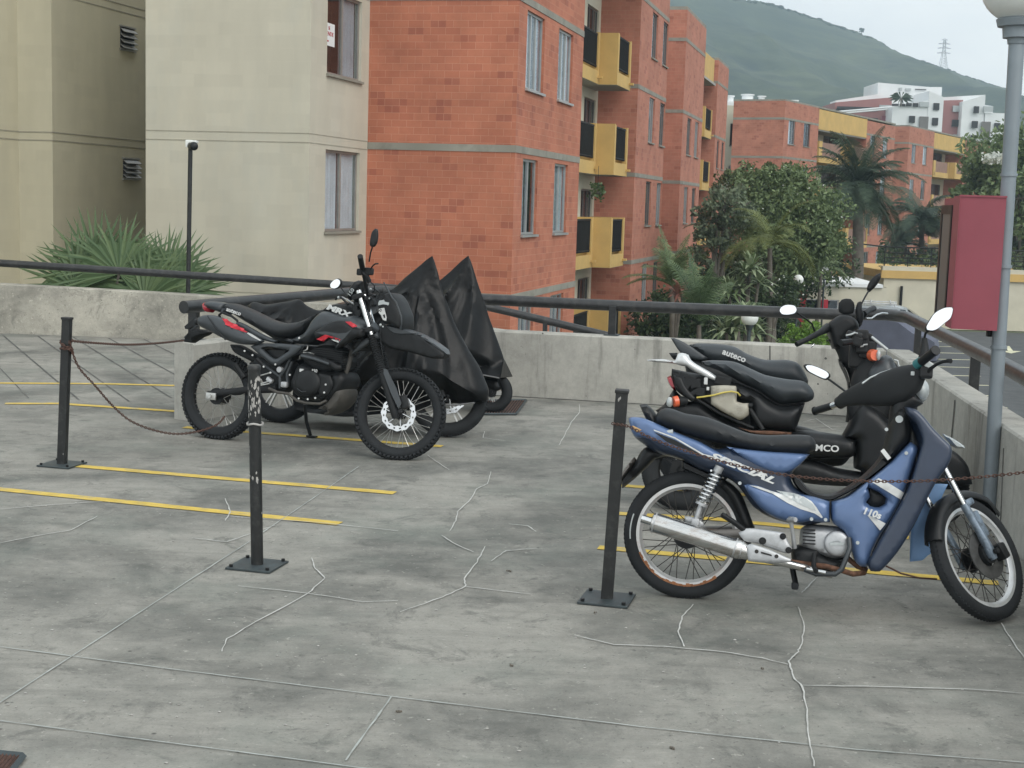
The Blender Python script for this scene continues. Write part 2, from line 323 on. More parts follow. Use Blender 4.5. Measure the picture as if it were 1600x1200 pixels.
M['curtainb'] = pm('brown_curtain', (.28, .17, .13), .95, var=.15, scale=3)
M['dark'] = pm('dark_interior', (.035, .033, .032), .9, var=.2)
M['soffit'] = pm('soffit', (.36, .35, .33), .9, var=.08)
M['deck'] = mat_concrete('deck_concrete', (.272, .263, .234), (.10, .102, .092), .9, 1.0, green=(.11, .14, .12))
M['wallc'] = mat_concrete('wall_concrete', (.43, .42, .38), (.25, .245, .22), .5, 1.8, streak=True)
M['wallm'] = mat_concrete('mouldy_wall_concrete', (.44, .42, .36), (.20, .195, .17), .75, 1.3)
M['ramp'] = mat_concrete('ramp_concrete', (.28, .275, .25), (.17, .17, .16), .6, 1.1)
M['asphalt'] = pm('asphalt', (.075, .08, .082), .92, var=.25, scale=2, bump=.3, bscale=80)
M['yline'] = pm('yellow_road_paint', (.56, .40, .075), .8, var=.18, scale=10, dirt=(.27, .26, .22), dirt_amt=.85, dscale=7)
M['wline'] = pm('pale_road_paint', (.62, .60, .42), .8, var=.18, scale=3)
M['wline2'] = pm('white_road_paint', (.62, .63, .60), .8, var=.18, scale=3)
M['crack'] = pm('crack_filler', (.47, .47, .445), .9, var=.2, scale=20, dirt=(.3, .3, .28), dirt_amt=.8, dscale=9)
M['joint'] = pm('slab_joint', (.36, .38, .36), .9, var=.3, scale=12, dirt=(.10, .10, .09), dirt_amt=.95, dscale=6)
M['groove'] = pm('dark_groove', (.08, .08, .075), .95, var=.5, scale=5, dirt=(.22, .215, .2), dirt_amt=.8, dscale=2)  # dark blotchy tone for scored grooves, form joints and tie holes
M['blackpipe'] = pm('black_pipe_paint', (.022, .023, .024), .38, .1, var=.25, scale=14, dirt=(.09, .085, .08), dirt_amt=.5, dscale=9, coat=.1)
M['post'] = pm('black_post_paint', (.012, .013, .013), .5, 0, var=.3, scale=14, dirt=(.12, .12, .115), dirt_amt=.25, dscale=16)
M['plate'] = pm('base_plate', (.045, .058, .062), .5, .2, var=.3, scale=20)
M['scuff'] = pm('scuffed_paint', (.35, .34, .32), .8, var=.3, scale=40)
M['rust'] = pm('rusty_chain', (.095, .052, .04), .75, .3, var=.4, scale=60)
M['rustb'] = pm('rust', (.13, .065, .04), .9, .1, var=.5, scale=40)
M['galv'] = pm('galvanised_pole', (.23, .265, .29), .5, .3, var=.12, scale=3)
M['globe'] = pm('lamp_globe', (.74, .76, .73), .35, 0, var=.05, spec=.4)
M['signred'] = pm('faded_red_sheet', (.255, .055, .075), .45, 0, var=.12, scale=3, dirt=(.25, .07, .10), dirt_amt=.3, dscale=2)
M['black'] = pm('black_plastic', (.010, .011, .012), .42, 0, spec=.32, var=.2, scale=14)
M['blackm'] = pm('matt_black_plastic', (.014, .015, .016), .65, 0, spec=.3, var=.25, scale=10, bump=.1, bscale=300)
M['seat'] = pm('seat_vinyl', (.018, .020, .022), .5, 0, spec=.35, var=.18, scale=10, bump=.15, bscale=260)
M['seatg'] = pm('grey_seat_vinyl', (.034, .040, .045), .42, 0, spec=.4, var=.15, scale=10, bump=.15, bscale=260)
M['gun'] = pm('gunmetal_plastic', (.038, .044, .049), .42, .15, var=.15, scale=10, coat=.15)
M['gund'] = pm('dark_engine_metal', (.014, .015, .016), .5, .2, spec=.35, var=.3, scale=20)
M['rubber'] = pm('tyre_rubber', (.018, .020, .022), .82, 0, spec=.35, var=.3, scale=12, bump=.2, bscale=90)
M['rimblk'] = pm('black_rim', (.02, .02, .021), .4, .4, var=.2)
M['chrome'] = pm('chrome', (.62, .63, .63), .16, 1, var=.08, scale=10)
M['spoke'] = pm('steel_spoke', (.52, .52, .50), .35, .9, var=.15)
M['spoked'] = pm('dull_spoke', (.07, .065, .06), .6, .6, var=.3)
M['rim'] = pm('alloy_rim', (.62, .63, .63), .35, .5, var=.15, scale=10)
M['rimrust'] = pm('steel_rim_with_rust', (.58, .58, .57), .38, .45, var=.15, scale=10, dirt=(.26, .09, .03), dirt_amt=.9, dscale=5)
M['muff'] = pm('brushed_silencer', (.60, .60, .59), .22, .95, var=.15, scale=5, dirt=(.30, .20, .13), dirt_amt=.65, dscale=7, stretch=(1, 1, 3))
M['alloy'] = pm('cast_alloy', (.46, .47, .48), .45, .6, var=.15, scale=14, dirt=(.2, .19, .17), dirt_amt=.5, dscale=9)
M['blue'] = pm('blue_metallic_paint', (.085, .145, .285), .38, .25, var=.08, scale=4, coat=.6, dirt=(.11, .15, .26), dirt_amt=.35, dscale=6)
M['navy'] = pm('navy_paint', (.018, .03, .058), .35, .2, var=.12, scale=5, coat=.4)
M['red'] = pm('red_graphic', (.50, .02, .035), .4, 0, var=.1)
M['tail'] = pm('red_lens', (.42, .025, .04), .2, 0, var=.1, coat=.5)
M['orange'] = pm('orange_lens', (.70, .13, .05), .3, 0, var=.1, coat=.5)
M['amber'] = pm('faded_amber_lens', (.50, .31, .13), .3, 0, var=.15, coat=.4)
M['sticker'] = pm('silver_white_sticker', (.60, .61, .60), .45, .1, var=.12, scale=30)
M['sticks'] = pm('silver_sticker', (.42, .45, .45), .4, .2, var=.12, scale=20)
M['mirror'] = pm('mirror_glass', (.86, .88, .90), .04, 1, var=.01)
M['tarp'] = pm('black_vinyl_cover', (.007, .0075, .008), .34, 0, spec=.2, var=.25, scale=5, bump=.25, bscale=22)
M['hem'] = pm('cover_hem', (.16, .16, .16), .6, 0, var=.2)
M['tank'] = pm('stained_translucent_tank', (.36, .34, .28), .5, 0, var=.15, scale=8, dirt=(.07, .06, .05), dirt_amt=.9, dscale=9)
M['teal'] = pm('teal_band', (.03, .16, .17), .5, 0, var=.2)
M['yhose'] = pm('yellow_hose', (.55, .45, .10), .5, 0, var=.15)
M['skid'] = pm('dusty_skid_plate', (.075, .07, .062), .7, .2, var=.3, scale=14)
M['palebluepl'] = pm('pale_blue_shield', (.15, .27, .47), .42, .05, var=.1, scale=5)
M['carsil'] = pm('silver_car_paint', (.42, .45, .46), .3, .6, var=.05, coat=.5)
M['carglass'] = pm('car_glass', (.05, .06, .07), .08, 0, var=.05)
M['carcover'] = pm('grey_blue_car_cover', (.105, .115, .155), .8, 0, var=.15, scale=2)
M['grass'] = pm('grass', (.09, .11, .06), .95, var=.4, scale=6, bump=.5, bscale=30)
M['bark'] = pm('bark', (.13, .115, .095), .95, var=.3, scale=6, bump=.4, bscale=20)
# ================================================================== SETTING
def flat(poly, z):
    mb = MB(); mb.add([(p[0], p[1], z) for p in poly], [tuple(range(len(poly)))]); return mb
wallR = lambda Y: 2.82 + (Y - 8.68) * .108          # inner face of the right parapet
B_ = Vector((-1.45, 13.28, 0)); A_ = Vector((-2.61, 11.04, 0)); C_ = Vector((3.20, 12.30, 0))
deck_mb = MB()
dp = [(-16, -4), (wallR(-4), -4), (C_.x, C_.y), (B_.x, B_.y), (A_.x, A_.y), (-3.35, 17.0), (-16, 18.0)]
deck_mb.add([(x, y, 0) for x, y in dp], [tuple(range(len(dp)))])
deck_mb.add([(x, y, -.35) for x, y in dp], [tuple(reversed(range(len(dp))))])
for i in range(len(dp)):
    a, b = dp[i], dp[(i + 1) % len(dp)]; deck_mb.add([(a[0], a[1], -.35), (b[0], b[1], -.35), (b[0], b[1], 0), (a[0], a[1], 0)], [(0, 1, 2, 3)])
deck = struct('parking_deck', deck_mb, M['deck'])
rm = MB(); rm.add([(A_.x, A_.y, -.002), (-3.35, 17.05, -.002), (9, 16.0, -1.6), (7, 12.0, -1.6), (3.3, 12.35, -.75), (B_.x, B_.y, -.1)], [(0, 5, 4, 3, 2, 1)])
struct('ramp', rm, M['ramp'])
# lower ground, street
gd = MB(); gd.add([(-900, -60, -3.12), (1200, -60, -3.12), (1200, 1500, -3.12), (-900, 1500, -3.12)], [(0, 1, 2, 3)]); struct('ground', gd, M['grass'])
st = MB(); st.add([(3.0, -20, -3.1), (60, -20, -3.1), (60, 61, -3.1), (15, 61, -3.1), (11.5, 52, -3.1), (6.5, 30, -3.1)], [(0, 1, 2, 3, 4, 5)]); struct('street', st, M['asphalt'])
# strips of paint and joints from pixel polylines on a plane
def strip(name, px, w, z, mat, zg=0.0, parent=None, wob=0, tapers=False, sub=1, rag=0):
    pts = [G(x, y, zg) for x, y in px]
    if sub > 1:
        q = []
        for i in range(len(pts) - 1):
            for k in range(sub): q.append(pts[i].lerp(pts[i + 1], k / sub))
        pts = q + [pts[-1]]
    n = len(pts); vs = []
    for i, p in enumerate(pts):
        a = pts[max(0, i - 1)]; b = pts[min(n - 1, i + 1)]; t = (b - a).normalized(); nrm = Vector((-t.y, t.x, 0))
        off = nrm * (random.uniform(-wob, wob) if 0 < i < n - 1 else 0); ww = w * (.55 + .45 * math.sin(PI * (i + .5) / n)) if tapers else w
        ra = random.uniform(-rag, rag); rb = random.uniform(-rag, rag)
        for sgn, rr_ in ((-1, ra), (1, rb)):
            q_ = p + off + nrm * (sgn * ww / 2 + rr_); q_.z = zg + z; vs.append(q_)
    mb = MB(); mb.add(vs, [(2 * i, 2 * i + 1, 2 * i + 3, 2 * i + 2) for i in range(n - 1)])
    o = mb.build(name, mat, parent)
    if parent is None: o['kind'] = 'structure'
    return o
for pl in [((-60, 759), (531, 819)), ((112, 728), (617, 771)), ((288, 668), (691, 698)), ((8, 631), (90, 631), (275, 643)), ((-20, 599), (160, 600), (275, 603)),
           ((955, 758), (1235, 779), (1290, 783)), ((935, 856), (1200, 880), (1460, 903), (1560, 912)), ((965, 803), (1120, 812), (1420, 841))]:
    strip('parking_line', pl, .085, .004, M['yline'], sub=14, rag=.003)
for pl in [((0, 1012), (300, 1051), (612, 1090), (1000, 1137), (1340, 1173), (1640, 1196)), ((0, 1128), (270, 1163), (545, 1199), (700, 1219)), ((540, 1190), (612, 1090)), ((-20, 1112), (200, 970), (390, 847), (500, 772), (560, 730))]:
    strip('slab_joint', pl, .006, .005, M['joint'], parent=deck, sub=10, rag=.0015)
cracks = [((487, 873), (492, 890), (508, 905), (480, 930), (400, 973), (355, 1000), (347, 1020)), ((372, 917), (450, 925), (520, 934), (565, 942), (622, 940)),
          ((758, 855), (745, 880), (725, 905), (728, 918), (690, 935), (625, 958)), ((728, 918), (760, 922), (830, 930)), ((690, 838), (712, 852), (740, 864)),
          ((767, 738), (762, 757), (745, 765), (735, 782), (715, 800), (712, 815), (702, 832)), ((840, 858), (790, 862), (768, 878)),
          ((1083, 946), (1066, 965), (1060, 988), (1069, 1012)), ((897, 994), (960, 1009), (1040, 1012), (1130, 1020), (1190, 1030), (1232, 1040)),
          ((1247, 950), (1257, 980), (1252, 1008), (1247, 1020), (1232, 1035), (1240, 1060), (1254, 1075), (1262, 1120), (1264, 1160), (1272, 1200)),
          ((1254, 1073), (1330, 1074), (1420, 1076), (1520, 1079), (1610, 1086)), ((1278, 903), (1262, 918), (1253, 928)), ((1564, 975), (1583, 1005), (1602, 1032)),
          ((905, 632), (906, 645), (893, 660), (880, 685), (873, 697)), ((300, 842), (355, 848), (430, 822)), ((352, 780), (360, 800), (352, 815)),
          ((795, 820), (825, 823), (838, 832)), ((0, 850), (60, 838), (110, 830), (152, 808)), ((668, 712), (690, 728), (702, 735)), ((757, 675), (755, 685), (790, 690)),
          ((1255, 660), (1275, 655), (1300, 672), (1325, 676)), ((0, 797), (80, 790), (160, 785)), ((360, 808), (500, 818), (622, 831))]
for c in cracks: strip('filled_crack', c, .0065, .006, M['crack'], parent=deck, sub=5, wob=.0028, tapers=True, rag=.0013)
# scored grooves across the ramp
for i in range(22):
    x = -9 + i * .42; a = Vector((x, 17.0, .003)); b = Vector((x + 2.45, 11.9, .003))
    if b.x > -2.9: t = (b.x + 2.9) / (b.x - a.x); b = b.lerp(a, t)
    t = (b - a).normalized(); nrm = Vector((-t.y, t.x, 0)) * random.uniform(.005, .011); mb = MB()
    mb.add([a - nrm, a + nrm, b + nrm * .8, b - nrm * .8], [(0, 1, 2, 3)]); mb.build('ramp_groove', M['groove'], deck)
# street paint
for (x0, y0, x1, y1) in [(1440, 534, 1497, 534), (1440, 541, 1494, 542), (1450, 551, 1508, 552.5), (1450, 561, 1516, 562.5), (1455, 573, 1520, 574.5), (1470, 586.5, 1532, 588), (1480, 601, 1545, 602.5), (1490, 618, 1548, 618.5), (1535, 636.5, 1574, 637.5), (1560, 657, 1592, 657.5), (1569, 500, 1595, 500), (1486, 515, 1550, 516)]:
    strip('street_line', [(x0, y0), (x1, y1)], .14, .006, M['wline'], zg=-3.1)
ar = MB(); ar.add([G(x, y, -3.1) + Vector((0, 0, .007)) for x, y in [(1571, 541), (1577, 541), (1583, 548.5), (1596, 549), (1580, 552.5), (1564, 548.5), (1575, 548.5)]], [(0, 1, 2, 6), (2, 3, 4), (2, 4, 6), (4, 5, 6)])
struct('street_arrow', ar, M['wline'])
# kerb dividing garden and street
kb = MB()
for a, b in [((6.5, 30), (11.5, 52)), ((11.5, 52), (15, 61))]:
    a = Vector((a[0], a[1], -3.05)); b = Vector((b[0], b[1], -3.05)); d = (b - a); ang = math.atan2(d.y, d.x)
    kb.box((a + b) / 2, (d.length, .18, .2), Matrix.Rotation(ang, 3, 'Z'))
struct('kerb', kb, M['band'])

# ------------------------------------------------------------------ parapet walls
def wall_seg(name, path, th, z0f, ztf, label, mat=M['wallc'], side=1, closed_end=True):
    """path: list of Vector (inner face), thickness to the outside"""
    n = len(path); out = []
    for i, p in enumerate(path):
        a = path[max(0, i - 1)]; b = path[min(n - 1, i + 1)]; t = Vector(((b - a).x, (b - a).y, 0)).normalized(); nr = Vector((-t.y, t.x, 0)) * side
        out.append(nr * th)
    vs = []; 
    for i, p in enumerate(path):
        o_ = p + out[i]
        ch = .012
        for q, z in ((p, z0f(i)), (p, ztf(i) - ch), (p.lerp(o_, ch / th), ztf(i)), (o_.lerp(p, ch / th), ztf(i)), (o_, ztf(i) - ch), (o_, z0f(i))): vs.append((q.x, q.y, z))
    mb = MB()
    for i in range(n - 1):
        for k in range(5): a = i * 6 + k; mb.add([vs[a], vs[a + 1], vs[a + 7], vs[a + 6]], [(0, 1, 2, 3)])
    mb.add(vs[:6], [tuple(range(6))]); mb.add(vs[-6:], [tuple(reversed(range(6)))])
    bm = bmesh.new(); 
    o = mb.build(name, mat)
    return tag(o, label, 'wall')
def dens(a, b, n): return [a.lerp(b, i / n) for i in range(n + 1)]
rt_ = Vector(((B_ - A_).normalized().y, -(B_ - A_).normalized().x, 0)) * .19
stubw = wall_seg('stub_wall', [A_ + rt_, B_ + rt_ + (B_ - A_).normalized() * -.06], .19, lambda i: -.3, lambda i: .60, 'short stained concrete wall stub with a squared end behind the dirt bike')
backw = wall_seg('parapet_wall', [B_ - Vector((0.03, 0, 0)), C_], .2, lambda i: -.3, lambda i: .59, 'long low concrete parapet wall with stains and tie holes behind the parked scooters')
rightw = wall_seg('parapet_wall', [C_ + Vector((0.003, -.003, 0)), Vector((3.1, 11.2, 0)), Vector((wallR(6), 6, 0)), Vector((wallR(0), 0, 0))], .2, lambda i: -.3, lambda i: .60, 'concrete parapet wall running down the right side behind the light pole')
farx = [Vector((-16, 18.1, 0)), Vector((-6.2, 17.27, 0)), Vector((-4.0, 17.08, 0)), Vector((-2.2, 16.9, 0)), Vector((-.3, 16.75, 0)), Vector((1.6, 16.55, 0)), Vector((5, 16.3, 0))]
ft = [.6, .59, .55, .50, .28, .08, -.4]
farw = wall_seg('ramp_wall', farx, .2, lambda i: -1.8, lambda i: ft[i], 'low mould-stained concrete wall across the ramp on the far left', mat=M['wallm'])
# form-work joints on the back wall + tie holes
dirB = (C_ - B_).normalized(); nB = Vector((dirB.y, -dirB.x, 0))
def backx(x, y): return PLN(x, y, B_, nB)
for (x, y0, y1) in [(848, 520, 620), (996, 530, 632), (1203, 540, 566)]:
    a = backx(x, y0); b = backx(x, y1); mb = MB(); w_ = .006 if x != 996 else .011
    mb.prism([a - dirB * w_, a + dirB * w_, b + dirB * w_, b - dirB * w_], nB * .002); mb.build('form_joint', M['groove'], backw)
mb = MB()
for (x, y) in [(876, 530), (838, 552), (839, 563), (838, 574), (877, 561), (795, 595), (898, 601), (875, 600), (938, 545), (976, 545), (961, 563), (967, 560), (976, 592), (920, 618), (1024, 546), (1008, 585), (1025, 615), (1012, 573), (1105, 560), (1040, 590), (885, 543), (773, 533), (780, 534), (1290, 560), (1285, 580), (1262, 604), (1278, 600), (1340, 600), (954, 604), (955, 578), (905, 622)]:
    c = backx(x, y); r = random.choice([.006, .008, .011, .017 if x in (795, 898, 976) else .009]); n = 9
    ring = [c + dirB * (r * math.cos(2 * PI * k / n) * random.uniform(.8, 1.2)) + Vector((0, 0, r * math.sin(2 * PI * k / n) * random.uniform(.8, 1.2))) + nB * .0015 for k in range(n)]
    mb.add(ring, [tuple(range(n))])
mb.build('tie_hole', M['groove'], backw)
# dark ragged line on the deck along the back wall's base
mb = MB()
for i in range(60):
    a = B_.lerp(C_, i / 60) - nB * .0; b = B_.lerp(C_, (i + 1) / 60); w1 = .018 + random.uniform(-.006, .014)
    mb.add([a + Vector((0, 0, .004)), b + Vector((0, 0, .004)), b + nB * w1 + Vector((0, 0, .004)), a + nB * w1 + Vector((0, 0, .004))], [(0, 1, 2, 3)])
mb.build('base_line', M['groove'], deck)
for x in (1494, ):
    pass
nR = Vector((1, -.108, 0)).normalized()
for (x0, y0, x1, y1, w) in [(1492, 625, 1485, 700, .01), (1568, 700, 1560, 900, .005)]:
    P0 = Vector((wallR(8.68), 8.68, 0)); a = PLN(x0, y0, P0, nR); b = PLN(x1, y1, P0, nR); dr = Vector((.108, 1, 0)).normalized() * w; mb = MB()
    mb.prism([a - dr, a + dr, b + dr, b - dr], -nR * .002); mb.build('form_joint', M['groove'], rightw)

# ------------------------------------------------------------------ pipe railings
def railing(pipe, posts, label, r=.05, closed=False):
    t = thing('pipe_railing', Vector((pipe[0].x, pipe[0].y, 0)), label, 'railing')
    MB().tube(pipe, r, 16).build('rail', M['blackpipe'], t)
    for (a, b, w) in posts:
        mb = MB(); c = (a + b) / 2; mb.box(c, (w, w * .8, (b - a).length), Matrix.Rotation(-UA, 3, 'Z'), bev=.004); mb.build('post', M['blackpipe'], t)
        mb = MB(); mb.box(a + Vector((0, 0, .006)), (w * 2, w * 1.9, .01), Matrix.Rotation(-UA, 3, 'Z')); mb.build('foot_plate', M['plate'], t)
    return t
def P(x, y, Y): return D(x, y, Y)
r0 = P(287, 480, 11.0); r1 = P(557, 456.5, 13.0); r1b = P(597, 454.5, 13.3); r2 = P(755, 468, 13.15); r3 = P(951, 477, 12.95); r4 = P(1150, 485, 12.75)
r5 = P(1300, 491, 12.55); r6 = P(1385, 491.5, 12.45); r7 = P(1418, 496, 12.2); r8 = P(1449, 511, 11.5); r9 = P(1548, 560, 9.2); r10 = P(1600, 588, 8.2); 
dv = (r10 - r9).normalized(); r11 = r10 + dv * 4; r12 = r10 + dv * 9
def post_at(px, ytop, ybot, Y, w=.055): a = D(px, ybot, Y); b = D(px, ytop, Y); b = Vector((a.x, a.y, b.z)); return (a, b, w)
railing([r0, r1, r1b, r2, r3, r4, r5, r6, r7, r8, r9, r10, r11, r12],
        [post_at(303, 482, 532, 11.3, .075), post_at(653, 458, 516, 13.3), post_at(956, 478, 524, 12.9, .065), post_at(1432, 505, 556, 12.05, .055), post_at(1520, 548, 621, 10.05, .07), post_at(1640, 610, 720, 8.1, .07)],
        'thick black pipe railing on the parapet wall, bending at the corner behind the scooters')
f0 = D(-120, 404, 17.7); f1 = D(0, 411, 17.4); f2 = D(296, 430, 17.1); f3 = D(560, 446.5, 16.9); f4 = D(640, 452, 16.85); f5 = D(755, 478, 16.7); f6 = D(870, 505, 16.6); f7 = D(960, 527, 16.5); f8 = f7 + (f7 - f6) * 2
railing([f0, f1, f2, f3, f4, f5, f6, f7, f8], [post_at(560, 447, 470, 16.9, .05), post_at(851, 501, 530, 16.6, .05), post_at(-30, 411, 447, 17.5, .05)], 'thin black pipe railing descending with the ramp, in front of the beige building', r=.045)

# run-off stains under the rail foot on the back wall
M['stain'] = pm('run_off_stain', (.20, .195, .17), .95, var=.35, scale=30, dirt=(.09, .088, .08), dirt_amt=.8, dscale=25)
for (x, y0, y1, w_) in [(951, 545, 628, .018), (955, 560, 622, .011), (962, 540, 585, .012), (976, 545, 580, .009), (931, 530, 552, .007), (880, 526, 548, .008), (826, 540, 566, .008), (1200, 560, 590, .007)]:
    a = backx(x, y0); b_ = backx(x, y1); n = 16; vs = []
    for i in range(n + 1):
        p = a.lerp(b_, i / n); k = w_ * random.uniform(.25, 1) * math.sin(PI * (i + .6) / (n + 1.2)) ** .5; o_ = random.uniform(-.3, .3) * w_
        vs += [p - dirB * (k - o_) + nB * .0018, p + dirB * (k + o_) + nB * .0018]
    mb = MB(); mb.add(vs, [(2 * i, 2 * i + 1, 2 * i + 3, 2 * i + 2) for i in range(n)]); mb.build('run_off_stain', M['stain'], backw)
# ================================================================== BUILDINGS
def rightof(d): return Vector((d.y, -d.x, 0))
class Bld:
    def __init__(s, name, loc, label, cat='building', group=None, mats=None):
        s.t = thing(name, loc, label, cat, group); s.w = {}; s.wins = []
        s.band = MB()
    def mb(s, mat, new=False):
        if new: s.n = getattr(s, 'n', 0) + 1; s.w[(mat, s.n)] = MB(); return s.w[(mat, s.n)]
        if (mat, 0) not in s.w: s.w[(mat, 0)] = MB()
        return s.w[(mat, 0)]
    def facade(s, P0, d, L, z0, z1, mat, holes=(), rev=.13, bands=(), bh=.12, back=.55, bext=(0, 0)):
        P0 = Vector((P0.x, P0.y, 0)); n = rightof(d); Z = Vector((0, 0, 1)); mb = s.mb(mat, True); bk = mb
        off = (P0.x * .37 + P0.y * .61) % 1 * .265
        def pt(a, z, k=0): return P0 + d * a + Z * z - n * k
        def quad(a0, a1, b0, b1, dest=mb):
            dest.quadp(pt(a0, b0), pt(a1, b0), pt(a1, b1), pt(a0, b1), 0, [(a0 + off, b0 + 20), (a1 + off, b0 + 20), (a1 + off, b1 + 20), (a0 + off, b1 + 20)])
        xs = sorted(set([0, L] + [min(max(h[i], 0), L) for h in holes for i in (0, 1)])); zs = sorted(set([z0, z1] + [h[i] for h in holes for i in (2, 3)]))
        for i in range(len(xs) - 1):
            for j in range(len(zs) - 1):
                a, b, c, e = xs[i], xs[i + 1], zs[j], zs[j + 1]; m_ = ((a + b) / 2, (c + e) / 2)
                if any(h[0] < m_[0] < h[1] and h[2] < m_[1] < h[3] for h in holes): continue
                quad(a, b, c, e)
        for h in holes:
            a, b, c, e = h[:4]; k = rev
            for q in (((a, c), (b, c)), ((b, c), (b, e)), ((b, e), (a, e)), ((a, e), (a, c))):
                p0, p1 = q; mb.quadp(pt(*p0), pt(*p1), pt(p1[0], p1[1], k), pt(p0[0], p0[1], k), 0, [(p0[0], p0[1]), (p1[0], p1[1]), (p1[0] + k, p1[1]), (p0[0] + k, p0[1])])
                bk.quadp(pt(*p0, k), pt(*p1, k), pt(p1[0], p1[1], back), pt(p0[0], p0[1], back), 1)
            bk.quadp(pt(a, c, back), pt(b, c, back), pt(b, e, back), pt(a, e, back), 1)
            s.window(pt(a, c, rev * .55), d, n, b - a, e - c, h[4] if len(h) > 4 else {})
        for z in bands:
            c = pt(L / 2 + (bext[1] - bext[0]) / 2, z, -.0015); q_ = MB(); q_.box(c, (L + bext[0] + bext[1], .02, bh), Matrix.Rotation(math.atan2(d.y, d.x), 3, 'Z')); q_.build('floor_band', M['band'], s.t)
    def window(s, o, d, n, w, h, st):
        """o: lower-left corner on the glazing plane"""
        R = Matrix.Rotation(math.atan2(d.y, d.x), 3, 'Z'); Z = Vector((0, 0, 1)); f = st.get('f', .04); fm = M[st.get('frame', 'alu')]
        big = st.get('big', True); fr = MB()
        def bar(a, b, za, zb, th=.05, mb=fr): mb.box(o + d * ((a + b) / 2) + Z * ((za + zb) / 2), (b - a, th, zb - za), R)
        bar(0, f, 0, h); bar(w - f, w, 0, h); bar(f, w - f, 0, f); bar(f, w - f, h - f, h)
        for mu in st.get('mull', [.5]): bar(w * mu - f * .5, w * mu + f * .5, f, h - f, .056)
        W_ = fr.build('window', fm, s.t)
        g = MB(); g.box(o + d * (w / 2) + Z * (h / 2) + n * .004, (w - 2 * f, .006, h - 2 * f), R); g.build('pane', M[st.get('glass', 'glass')], W_)
        if big:
            sb = MB(); sb.box(o + d * (w / 2) - Z * .02 + n * .05, (w + .06, .14, .04), R); sb.build('sill', M[st.get('sillm', 'band')], W_)
        cu = st.get('cur')
        if cu:
            for (a, b, mt) in cu:
                c = MB(); nn = max(6, int((b - a) * w / .03)); ph = random.random() * 6; vs = []
                for i in range(nn + 1):
                    x = w * (a + (b - a) * i / nn); k = -.045 + .014 * math.sin(i * 1.35 + ph) + .01 * math.sin(i * .47 + ph)
                    vs += [o + d * x + Z * .03 + n * k, o + d * x + Z * (h - .03) + n * (k * .8 - .01)]
                c.add(vs, [(2 * i, 2 * i + 2, 2 * i + 3, 2 * i + 1) for i in range(nn)], 0, True); c.build('curtain', M[mt], W_)
        return W_
    def roofslab(s, corners, z, th=.12, mat='band'):
        mb = s.mb(mat, True); n = len(corners); v0 = [(c.x, c.y, z) for c in corners]; v1 = [(c.x, c.y, z + th) for c in corners]
        mb.add(v0 + v1, [tuple(reversed(range(n))), tuple(range(n, 2 * n))] + [(i, (i + 1) % n, (i + 1) % n + n, i + n) for i in range(n)])
    def finish(s, names={}):
        nm = {'brick': 'brick_wall', 'brick2': 'brick_wall', 'beige': 'rendered_wall', 'beige2': 'rendered_wall', 'cream': 'recess_wall', 'yellow': 'roof_fascia', 'white': 'rendered_wall', 'dark': 'room_interior', 'band': 'roof_slab', 'soffit': 'soffit'}
        for (k, _), mb in s.w.items():
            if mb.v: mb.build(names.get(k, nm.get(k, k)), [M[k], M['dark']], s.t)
        if s.band.v: s.band.build('floor_band', M['band'], s.t)
U_, V_ = U2, V2
LV = [-2.37, .13, 2.64, 5.14, 7.64]
def sU(px, w): # distance along u of a pixel column on plane w
    x, y = px; p = PLN(x, y, UW(0, w), V_); return (p - ORG).dot(U_), p.z
def sW(px, u):
    x, y = px; p = PLN(x, y, UW(u, 0), U_); return (p - ORG).dot(V_), p.z

def balcony(b, u0, u1, w0, w1, zf, front=True, h=1.02, group=None, kind=0):
    """yellow balcony from u0..u1 along the facade, from w0 out to w1; solid front cheek faces the camera; railing panel in a framed opening on the long side"""
    mb = MB(); R = Matrix.Rotation(math.atan2(V_.y, V_.x), 3, 'Z')
    def bx(ua, ub, wa, wb, za, zb, m=mb): m.box(UW((ua + ub) / 2, (wa + wb) / 2, (za + zb) / 2), (wb - wa, ub - ua, zb - za), R)
    t = .12
    bx(u0, u1, w0, w1, zf - .12, zf)                      # slab
    bx(u0, u0 + t, w0, w1, zf + .001, zf + h)              # cheek towards the viewer
    bx(u1 - t, u1, w0, w1, zf + .001, zf + h)              # far cheek
    bx(u0 + t, u0 + t + .08, w1 - t, w1, zf + .001, zf + h * .98)
    bx(u1 - t - .10, u1 - t, w1 - t, w1, zf + .001, zf + h * .98)
    bx(u0 + t + .08, u1 - t - .10, w1 - t, w1, zf + .001, zf + .22)
    bx(u1 - .24, u1 - .10, w1, w1 + .12, zf + .02, zf + .08)   # water spout
    o = mb.build('balcony', M['yellow'], b.t)
    s_ = MB(); bx(u0 + .01, u1 - .01, w0, w1 - .01, zf - .128, zf - .1205, s_); s_.build('underside', M['soffit'], o)
    r_ = MB(); a = u0 + t + .08; c = u1 - t - .10
    bx(a, c, w1 - .07, w1 - .03, zf + h * .93, zf + h * .965, r_); bx(a, c, w1 - .07, w1 - .03, zf + .33, zf + .36, r_)
    n = max(5, int((c - a) / .10))
    for i in range(n + 1): bx(a + (c - a) * i / n - .009, a + (c - a) * i / n + .009, w1 - .06, w1 - .04, zf + .30, zf + h * .94, r_)
    r_.build('balcony_railing', M['blackm'], o)
    k = MB(); bx(a + .01, c - .01, w1 - .55, w1 - .53, zf + .02, zf + h * random.uniform(.5, .85), k); k.build('balcony_clutter', M[random.choice(['dark', 'curtainb', 'dark', 'alud'])], o)
    return o

